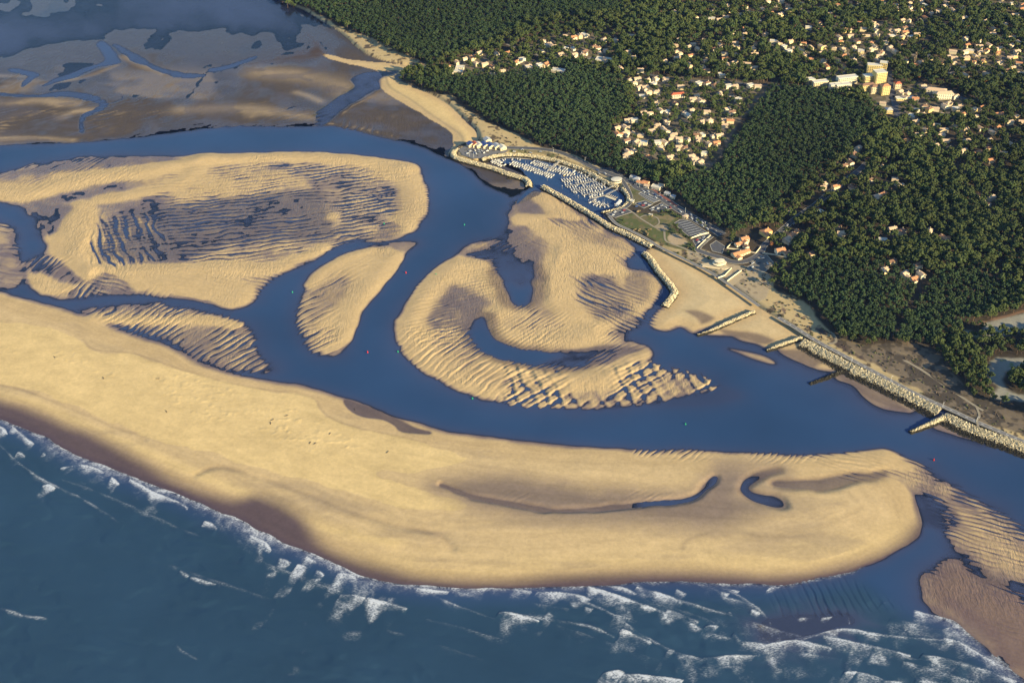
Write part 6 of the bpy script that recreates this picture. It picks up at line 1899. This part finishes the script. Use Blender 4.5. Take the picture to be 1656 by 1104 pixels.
C_PINE = np.array([0.046, 0.060, 0.017])
C_DENSE = np.array([0.030, 0.048, 0.018])
VAR = [crown(32, 4.5, 6.2, 5.2, 100 + k, 1.6, 3 + k % 3) for k in range(7)]
VARD = [crown(22, 3.5, 6.8, 4.2, 150 + k, 1.5, 2 + k % 2) for k in range(5)]
P_FOREST = smooth(pol([(440, -130), (452, -4), (489, 11), (514, 23), (551, 43), (592, 62), (622, 78), (655, 92), (690, 104), (690, 114), (652, 121), (648, 128), (690, 146), (734, 158), (756, 172), (790, 196), (828, 212), (870, 235), (902, 246), (926, 250),
                       (958, 270), (1000, 283), (1020, 286), (1048, 294), (1062, 300), (1092, 320), (1130, 346), (1160, 368), (1178, 388), (1186, 392), (1210, 383), (1226, 388), (1250, 400), (1276, 420), (1250, 436), (1240, 452), (1262, 472), (1308, 492), (1328, 512), (1352, 545), (1384, 557), (1430, 556), (1462, 562), (1500, 560),
                       (1530, 592), (1560, 630), (1590, 648), (1640, 662), (1720, 690), (2000, 760), (2000, -130)], LAND_Z), True, 3)
STANDS = [[(452, -4), (514, 23), (592, 62), (690, 104), (800, 70), (850, 40), (1010, 20), (900, -100), (440, -130)],
          [(648, 128), (734, 158), (790, 196), (870, 235), (958, 270), (1048, 294), (1070, 262), (1000, 232), (985, 205), (1012, 180), (1004, 130), (900, 104), (790, 128), (720, 132)],
          [(1062, 300), (1178, 388), (1230, 350), (1300, 300), (1400, 220), (1420, 185), (1330, 150), (1245, 142), (1215, 190), (1148, 280)],
          [(1262, 472), (1352, 545), (1435, 556), (1512, 448), (1400, 420), (1290, 430)], [(1440, 556), (1512, 448), (1580, 440), (1640, 480), (1580, 515), (1500, 560)]]
STANDS = [pol(p, LAND_Z) for p in STANDS]
GAPS = [pol(p, LAND_Z) for p in P_GOLF] + [pol(p, LAND_Z) for p in ([(1237, 140), (1248, 142), (1160, 270), (1146, 282), (1132, 278), (1150, 262)], [(1512, 446), (1500, 470), (1484, 494), (1462, 520), (1444, 560), (1432, 558), (1450, 520), (1470, 494), (1490, 464), (1502, 446)],
                                                           [(1186, 385), (1230, 365), (1255, 375), (1240, 402), (1212, 416), (1180, 412)], [(1226, 405), (1282, 402), (1284, 420), (1236, 442), (1205, 436)],
                                                           [(1388, 150), (1440, 108), (1462, 200), (1440, 205), (1400, 160)], [(1568, 566), (1590, 560), (1616, 570), (1600, 572)], [(1085, 5), (1190, 0), (1190, 8), (1085, 14)])]
VILLP = [pol(p, LAND_Z) for p in P_VILL]
tx = np.arange(-700, 1650, 6.7)
ty = np.arange(820, 2620, 6.5)
TX, TY = np.meshgrid(tx, ty)
TX = (TX + (np.arange(len(ty)) % 2)[:, None] * 3.6 + rng.uniform(-2.4, 2.4, TX.shape)).ravel()
TY = (TY + rng.uniform(-2.0, 2.0, TY.shape)).ravel()
ok = inpoly(P_FOREST, TX, TY) & (np.abs(TX) < 0.52 * TY + 120)
TX, TY = TX[ok], TY[ok]
stand = np.zeros(len(TX), bool)
for p in STANDS:
    stand |= inpoly(p, TX, TY)
vil = np.zeros(len(TX), bool)
for p in VILLP:
    vil |= inpoly(p, TX, TY)
u_ = rng.random(len(TX))
clump = vnoise(TX, TY, 45, 210) + 0.5 * vnoise(TX, TY, 20, 211)
ok = np.where(vil, (u_ < 0.55), np.where(stand, u_ < 0.95, u_ < np.clip(0.72 + 0.35 * clump, 0.35, 0.95)))
for p in GAPS:
    ok &= ~inpoly(p, TX, TY)
for P, w in ROADS:
    ok &= linedist(P, TX, TY) > w / 2 + 2.2
for x, y, r in HOUSES:
    dx, dy = TX - x, TY - y
    ok &= ~((np.abs(dx) < r * 0.55 + 2.0) & (dy < r * 0.5 + 1.5) & (dy > -(r * 0.5 + 11)))
TX, TY, stand, vil = TX[ok], TY[ok], stand[ok], vil[ok]
TZ = zat(TX, TY)
order = np.argsort(TX ** 2 + TY ** 2)
TX, TY, TZ, stand, vil = TX[order], TY[order], TZ[order], stand[order], vil[order]
# is the tree inside the picture
f = TY * CP + CAM_H * SP
tu = 828 + FPX * TX / f
tv = 552 - FPX * (TY * SP - (CAM_H - 8) * CP) / f
vis = (tu > 4) & (tu < 1652) & (tv > 0) & (tv < 1100)
scale = np.where(stand, 0.86 + 0.22 * rng.random(len(TX)), 0.68 + 0.62 * rng.random(len(TX))) * np.where(vil, 0.78, 1.0)
patch = 0.90 + 0.22 * vnoise(TX, TY, 160, 220) + 0.10 * rng.normal(size=len(TX))
near = np.nonzero(vis)[0][:300]
is_near = np.zeros(len(TX), bool)
is_near[near] = True
print("trees", len(TX), "visible", vis.sum())
# the 300 nearest pines, one by one
NEAR_V = []
for k in range(8):
    v, f3, tt = crown(64, 4.3 if k < 5 else 3.5, 6.4, 4.8, 400 + k, 1.15, 4 + k % 3)
    c3 = tt[:, None] * (C_PINE if k < 5 else C_DENSE)[None]
    cm = mesh_np("crown", v, f3, [m_leaf], None, {"tint": ('FLOAT_COLOR', np.concatenate([c3, np.ones((len(c3), 1))], 1))})
    NEAR_V.append((cm, trunk(7.4, 0.32, 400 + k).mesh("trunk", [M_BARK])))
for n_, i in enumerate(near):
    k = rng.integers(5) if not stand[i] else 5 + rng.integers(3)
    t = thing("pine_tree", "dark green rounded pine, one of the forest's nearest trees above the lower right shore", "tree", (TX[i], TY[i], TZ[i]), rng.random() * 6.28, "nearest pines of the forest")
    t.scale = (scale[i],) * 3
    link("crown", NEAR_V[k][0], t)
    link("trunk", NEAR_V[k][1], t)
# the rest of the wood as one mass
VS_, FS_, CS_ = [], [], []
off = 0
for grp, variants, base in ((stand & ~is_near, VARD, C_DENSE), (~stand & ~is_near, VAR, C_PINE)):
    ids = np.nonzero(grp)[0]
    pick = rng.integers(len(variants), size=len(ids))
    for k, (v, f3, tt) in enumerate(variants):
        ii = ids[pick == k]
        if not len(ii):
            continue
        a = rng.random(len(ii)) * 6.28
        c, sn = np.cos(a)[:, None], np.sin(a)[:, None]
        s_ = scale[ii][:, None]
        hh = (0.9 + 0.3 * rng.random(len(ii)))[:, None]
        X = (v[None, :, 0] * c - v[None, :, 1] * sn) * s_ + TX[ii][:, None]
        Y = (v[None, :, 0] * sn + v[None, :, 1] * c) * s_ + TY[ii][:, None]
        Zz = v[None, :, 2] * s_ * hh + TZ[ii][:, None]
        VS_.append(np.stack([X, Y, Zz], -1).reshape(-1, 3).astype(np.float32))
        nv = len(v)
        FS_.append((f3[None] + (off + np.arange(len(ii)) * nv)[:, None, None]).reshape(-1, 3))
        off += nv * len(ii)
        hue = 1 + 0.10 * rng.normal(size=(len(ii), 1, 1)) * np.array([1.2, 0.5, 0.2])
        CS_.append((tt[None, :, None] * patch[ii][:, None, None] * base * hue).reshape(-1, 3).astype(np.float32))
        # a trunk under every crown
        tb = np.array([(0.3, 0, -0.6), (-0.15, 0.26, -0.6), (-0.15, -0.26, -0.6), (0.2, 0, 7), (-0.1, 0.17, 7), (-0.1, -0.17, 7)])
        X = tb[None, :, 0] * s_ + TX[ii][:, None]
        Y = tb[None, :, 1] * s_ + TY[ii][:, None]
        Zz = tb[None, :, 2] * s_ + TZ[ii][:, None]
        VS_.append(np.stack([X, Y, Zz], -1).reshape(-1, 3).astype(np.float32))
        tf = np.array([(0, 1, 4), (0, 4, 3), (1, 2, 5), (1, 5, 4), (2, 0, 3), (2, 3, 5)])
        FS_.append((tf[None] + (off + np.arange(len(ii)) * 6)[:, None, None]).reshape(-1, 3))
        off += 6 * len(ii)
        CS_.append(np.tile(np.array([0.12, 0.08, 0.055], np.float32), (6 * len(ii), 1)))
fv, ff, fc = np.concatenate(VS_), np.concatenate(FS_), np.concatenate(CS_)
fc = np.clip(fc, 0.004, 1)
me = mesh_np("pine_forest", fv, ff, [m_leaf], None, {"tint": ('FLOAT_COLOR', np.concatenate([fc, np.ones((len(fc), 1), np.float32)], 1))})
tag(link("pine_forest", me), "dense dark green pine forest covering all the land behind the shore", "forest", None, "stuff")


# single trees and bushes that stand apart
def lone(u, v, kind, s, label, group=None):
    x, y = G(u, v, LAND_Z)
    z = float(zat(x, y))
    if kind == "pine":
        k = rng.integers(8)
        t = thing("pine_tree", label, "tree", (x, y, z), rng.random() * 6.28, group)
        link("crown", NEAR_V[k][0], t)
        link("trunk", NEAR_V[k][1], t)
    elif kind == "bush":
        t = thing("bush", label, "bush", (x, y, z), rng.random() * 6.28, group)
        link("foliage", BUSH_M[rng.integers(3)], t)
        link("stem", STEM_M, t)
    elif kind == "tan":
        t = thing("bush", label, "bush", (x, y, z), rng.random() * 6.28, group)
        link("foliage", TAN_M, t)
        link("stem", STEM_M, t)
    else:
        t = thing("bare_tree", label, "tree", (x, y, z), rng.random() * 6.28, group)
        link("crown", {"bare": BARE_M, "rust": RUST_M, "poplar": POP_M}[kind], t)
        link("trunk", BTRUNK_M, t)
    t.scale = (s, s, s)
    return t


def tuft(n, rad, hgt, base, seed, size, c, name, lobes=3):
    v, f3, tt = crown(n, rad, hgt, base, seed, size, lobes)
    c3 = tt[:, None] * np.array(c)[None]
    return mesh_np(name, v, f3, [m_leaf], None, {"tint": ('FLOAT_COLOR', np.concatenate([c3, np.ones((len(c3), 1))], 1))})


BUSH_M = [tuft(40, 2.2, 2.6, 0.2, 600 + k, 0.75, (0.045, 0.062, 0.022), "foliage") for k in range(3)]
TAN_M = tuft(44, 2.3, 2.4, 0.1, 610, 0.7, (0.24, 0.175, 0.09), "foliage")
STEM_M = trunk(1.6, 0.16, 611, 1).mesh("stem", [M_BARK])
BARE_M = tuft(110, 3.8, 8.0, 3.5, 620, 0.55, (0.17, 0.125, 0.085), "crown", 5)
RUST_M = tuft(80, 4.0, 6.0, 2.5, 621, 0.9, (0.20, 0.085, 0.035), "crown", 4)
POP_M = tuft(150, 1.9, 19.0, 1.5, 622, 0.6, (0.24, 0.175, 0.11), "crown", 7)
BTRUNK_M = trunk(6.0, 0.3, 623).mesh("trunk", [M_BARE])
for k, (u, v) in enumerate(((1086, 377), (1089, 367), (1092, 369), (1095, 373), (1098, 377), (1101, 381), (1105, 385), (1109, 388), (1113, 390))):
    lone(u, v, "pine", 0.62, "small dark pine in the row beside the striped car park, %s from top" % ORD[k], "pines beside the striped car park")
for k, (u, v) in enumerate(((1026, 372), (1033, 373), (1044, 376), (1050, 372), (1047, 380), (1033, 343))):
    lone(u, v, "tan", 1.0 + 0.25 * (k == 5), "tan dry bush on the park lawn, %s from left" % ORD[(1, 2, 3, 5, 4, 0)[k]] if k < 5 else "large round tan bush at the top of the park lawn", "dry bushes on the park")
for k, (u, v, s) in enumerate(((1070, 343, 1.2), (1078, 342, 1.3), (1086, 345, 1.3), (1092, 349, 1.2), (1098, 352, 1.3), (1007, 357, .9), (1004, 360, .9), (1072, 349, 1.0), (1118, 397, 1.2), (1122, 404, 1.2), (1112, 400, 1.0), (1067, 397, .9), (1076, 401, .9), (1084, 405, .9), (1096, 408, .9), (1108, 415, .9), (1118, 420, .9), (1132, 427, 1.0), (1142, 433, .9), (1146, 418, 1.3), (1178, 410, 1.2), (1140, 366, 1.0), (1133, 361, 1.0), (1127, 357, 1.0))):
    lone(u, v, "bush", s, ("rounded green bush of the beach park, %s along from top left" % ORD[k] if k < 20 else "rounded green bush edging the main road, %s from right" % ORD[k - 20]), "green bushes of the seafront park")
for u, v, kd, s, lb in ((1477, 108, "poplar", 1.25, "tall pale bare poplar standing alone in the inland quarter"), (1481, 116, "rust", 1.3, "rust-brown leafy tree beside the tall bare poplar"), (1590, 139, "rust", 1.2, "rust-brown round tree on the right between pines"), (1536, 131, "rust", 1.0, "small rusty tree above the market hall"), (1484, 130, "rust", 0.9, "dull red tree in dark pines above the avenue"),
                        (1575, 108, "bare", 1.3, "grey bare tree in front of the crescent estate, left one"), (1612, 105, "bare", 1.4, "grey bare tree in front of the crescent estate, right one"), (1396, 72, "bare", 1.2, "brown bare tree above the inland quarter"), (1345, 98, "bare", 1.0, "bare tree left of the inland quarter"), (1462, 103, "bare", 1.0, "pale bare tree left of the tall poplar"), (836, 73, "bare", 1.2, "brown bare tree at the left edge of the hillside estate"), (846, 74, "bare", 1.2, "second brown bare tree at the edge of the hillside estate"), (945, 105, "bare", 1.3, "bare tree between greenhouses and hillside estate"), (706, 22, "rust", 1.0, "single orange tree in the plain upper forest"), (1025, 178, "rust", 0.9, "golden yellow tree at the marina village's left edge"), (1350, 50, "bare", 1.1, "bare tree among upper right pines"), (1247, 399, "rust", 0.9, "golden bushy tree at the street corner")):
    lone(u, v, kd, s, lb)
for k in range(19):
    lone(1080 + k * 6.0, 7 - 0.2 * k, "poplar", 0.9 + 0.2 * rng.random(), "bare pinkish poplar in the long row along the top edge, %s from left" % ORD[k], "poplars along the top edge")
# low dune scrub
sx_, sy_ = rng.uniform(-100, 700, 34000), rng.uniform(900, 2300, 34000)
selm = np.zeros(len(sx_), bool)
for p in P_DUNES:
    selm |= inpoly(smooth(pol(p, LAND_Z), True, 3), sx_, sy_)
selm &= (vnoise(sx_, sy_, 22, 53) * 0.8 + 0.5 * vnoise(sx_, sy_, 9, 54) > np.where(sx_ > 290, -0.42, 0.0)) & ~inpoly(P_FOREST, sx_, sy_)
for P, w in ROADS:
    selm &= linedist(P, sx_, sy_) > w / 2 + 1.2
for x, y, r in HOUSES:
    selm &= np.hypot(sx_ - x, sy_ - y) > r * 0.75
selm &= zat(sx_, sy_) > 2.5
sx_, sy_ = sx_[selm], sy_[selm]
n = len(sx_)
sv = OCT_V[None] * (0.6 + 0.8 * rng.random((n, 6, 1))) * (0.7 + 1.0 * rng.random((n, 1, 1))) * np.array([1, 1, 0.7]) + np.stack([sx_, sy_, zat(sx_, sy_) + 0.3], -1)[:, None]
sf = OCT_F[None] + (np.arange(n) * 6)[:, None, None]
sc_ = np.repeat((0.6 + 0.8 * rng.random((n, 1))) * np.where(rng.random((n, 1)) < 0.55, [[0.075, 0.055, 0.040]], [[0.062, 0.066, 0.028]]), 6, 0)
me = mesh_np("scrub", sv.reshape(-1, 3), sf.reshape(-1, 3), [m_leaf], None, {"tint": ('FLOAT_COLOR', np.concatenate([sc_, np.ones((len(sc_), 1))], 1))})
tag(link("scrub", me), "low brown and green scrub growing on the sandy dunes along the shore", "scrub", None, "stuff")

# ------------------------------------------------------------------ cars, lamps, small things
M_TYRE = mat("tyre_rubber", (0.02, 0.02, 0.02), 0.9)
CARC = {"white": (0.72, 0.72, 0.70), "silver": (0.45, 0.46, 0.47), "black": (0.03, 0.03, 0.035), "red": (0.42, 0.03, 0.02), "blue": (0.04, 0.10, 0.30)}


def car_meshes(c):
    m = mat(c + "_car_paint", CARC[c], 0.3, 0.5)
    q = MB()
    q.prism([(-2.1, -0.85), (2.0, -0.85), (2.15, -0.5), (2.15, 0.5), (2.0, 0.85), (-2.1, 0.85)], 0.35, 0.9, 0)
    body = q.mesh("body", [m])
    q = MB()
    q.prism([(-1.9, -0.78), (1.0, -0.78), (1.0, 0.78), (-1.9, 0.78)], 0.9, 1.5, 1, [(-1.5, -0.62), (0.4, -0.62), (0.4, 0.62), (-1.5, 0.62)])
    q.box(-0.55, 0, 1.5, 1.9, 1.22, 0.04, 0)
    cab = q.mesh("cabin", [m, M_GLASS])
    q = MB()
    q.tube((0, -0.1, 0.33), (0, 0.1, 0.33), 0.33, 0.33, 10)
    return body, cab, q.mesh("wheel", [M_TYRE])


CARM = {c: car_meshes(c) for c in CARC}


def car(x, y, rz, c, label):
    t = thing("parked_car", label, "car", (x, y, float(zat(x, y)) + 0.12), rz, "cars in the seafront car parks and streets")
    link("body", CARM[c][0], t)
    link("cabin", CARM[c][1], t)
    for wx in (-1.35, 1.35):
        for wy in (-0.8, 0.8):
            link("wheel", CARM[c][2], t, (wx, wy, 0))


for pts, cnt, where in (([(1100, 340), (1112, 347), (1124, 355), (1136, 363), (1150, 372)], 11, "along the main road's lower stretch"), ([(1040, 308), (1056, 316), (1070, 322)], 6, "in the strip below the red pavement"), ([(1050, 340), (1060, 337), (1075, 334), (1083, 338)], 6, "in the shaded car park beside the lawn"),
                        ([(1028, 333), (1040, 331), (1052, 331)], 5, "in the middle car park"), ([(985, 348), (1000, 344), (1016, 341)], 4, "on the yard below the basin"), ([(1124, 392), (1134, 388), (1144, 384)], 5, "in the small lower car park"), ([(1210, 434), (1222, 426), (1234, 420), (1246, 428)], 5, "on the worn car park below the street"),
                        ([(1240, 396), (1252, 386), (1264, 376), (1276, 366), (1290, 354)], 8, "on the tree-lined street's lower end"), ([(1296, 350), (1308, 340), (1322, 332), (1340, 316), (1360, 300), (1380, 284)], 9, "on the tree-lined street's upper end"), ([(957, 276), (968, 278), (978, 283)], 4, "on the quay road near the pavilion"), ([(824, 243), (850, 244), (880, 248)], 4, "on the road behind the basin"),
                        ([(752, 248), (764, 246), (776, 248)], 4, "on the boatyard quay")):
    P = smooth(pol(pts, LAND_Z), False, 6)
    T, N, L_ = frame_of(P)
    for k in range(cnt):
        s = L_[-1] * (k + 0.5) / cnt + rng.normal(0, 1.0)
        x, y = np.interp(s, L_, P[:, 0]), np.interp(s, L_, P[:, 1])
        nx, ny = np.interp(s, L_, N[:, 0]), np.interp(s, L_, N[:, 1])
        o = 2.6 * (1 if k % 2 else -1)
        tx_, ty_ = np.interp(s, L_, T[:, 0]), np.interp(s, L_, T[:, 1])
        c = rng.choice(["white", "silver", "black", "red", "blue"], p=[0.45, 0.25, 0.14, 0.08, 0.08])
        car(x + nx * o, y + ny * o, math.atan2(ty_, tx_) + (math.pi if k % 2 else 0), c, "%s car, %s from left %s" % (c, ORD[k], where))
for k, (u, v, w) in enumerate(((759, 253, "left on the boatyard quay"), (766, 255, "right on the boatyard quay"), (895, 247, "on the road behind the basin, left one"), (946, 262, "on the road behind the basin, right one"), (1034, 303, "at the top of the main road"), (1067, 319, "beside the red pavement"), (1108, 344, "midway along the main road"), (1140, 367, "at the lower end of main road"),
                               (1377, 586, "on the seawall at the dark groyne"), (1440, 618, "on the seawall promenade, middle"), (1524, 659, "on the seawall at the pale-rooted groyne"), (1579, 682, "on the seawall near the lower right corner"))):
    x, y = G(u, v, LAND_Z)
    t = thing("street_lamp", "white lamp post " + w, "lamp post", (x, y, LAND_Z), rng.random() * 6, "white lamp posts along the seafront")
    q = MB()
    q.tube((0, 0, 0), (0, 0, 8), 0.16, 0.10, 6)
    q.build("post", [M_GEL], t)
    q = MB()
    q.tube((-0.1, 0, 8.0), (1.5, 0, 8.2), 0.10, 0.07, 5)
    q.box(1.6, 0, 8.1, 0.9, 0.4, 0.2, 0)
    q.build("lamp_head", [M_GEL], t)
# boats on trailers at the boatyard
for k, (u, v) in enumerate(((768, 244), (774, 243), (779, 245), (783, 248), (788, 245), (770, 250))):
    x, y = G(u, v, LAND_Z)
    t = boat("mot_s" if k % 2 else "sail_s", x, y, rng.random() * 6, "white boat laid up ashore on the boatyard, %s from left" % ORD[(0, 2, 3, 4, 5, 1)[k]])
    t["group"] = "boats laid up ashore"
    t.location.z = LAND_Z + 0.5
# driftwood on the dry sand of the spit
M_DRIFT = mat("weathered_driftwood", (0.10, 0.075, 0.055), 0.95, 0.1, 0.3, 2.0)
for k, (u, v, w) in enumerate(((88, 578, "upper left of the dry sand"), (167, 612, "beside a small hollow left on the spit"), (255, 612, "in the upper middle of the spit"), (269, 666, "alone in the middle of the wide dry sand"), (440, 679, "left in the cluster of wrack"), (464, 672, "top of the cluster of wrack"), (438, 684, "lowest in the cluster of wrack"), (502, 716, "lower right of the wrack cluster"), (510, 717, "rightmost of the wrack cluster"), (534, 701, "near the old tide line"), (626, 731, "on the bare tongue of dry sand"), (574, 660, "beside the dark lagoon"))):
    x, y = G(u, v, 1.5)
    t = thing("driftwood", "dark driftwood lying " + w, "driftwood", (x, y, float(zat(x, y))), rng.random() * 6, "driftwood on the spit")
    q = MB()
    q.tube((-2.0, 0, 0.15), (1.6, 0.3, 0.3), 0.34, 0.22, 6)
    q.build("log", [M_DRIFT], t)
    q = MB()
    q.tube((-0.3, 0, 0.2), (0.5, 1.4, 0.7), 0.2, 0.08, 5)
    q.tube((-1.8, 0, 0.15), (-2.4, -0.7, 0.8), 0.22, 0.08, 5)
    q.build("branch", [M_DRIFT], t)


# ------------------------------------------------------------------ thin haze volume added to lift the shadows towards blue
hz = MB()
hz.box(0, 4000, -6.0, 26000, 26000, 1200.0, 0)
mh = bpy.data.materials.new("shadow_blueing_haze")
mh.use_nodes = True
nt = mh.node_tree
nt.nodes.clear()
ho = nt.nodes.new("ShaderNodeOutputMaterial")
pv = nt.nodes.new("ShaderNodeVolumePrincipled")
pv.inputs["Color"].default_value = (0.28, 0.45, 1.0, 1)
pv.inputs["Density"].default_value = 0.9e-5
nt.links.new(pv.outputs[0], ho.inputs["Volume"])
tag(hz.build("haze", [mh]), kind="stuff")
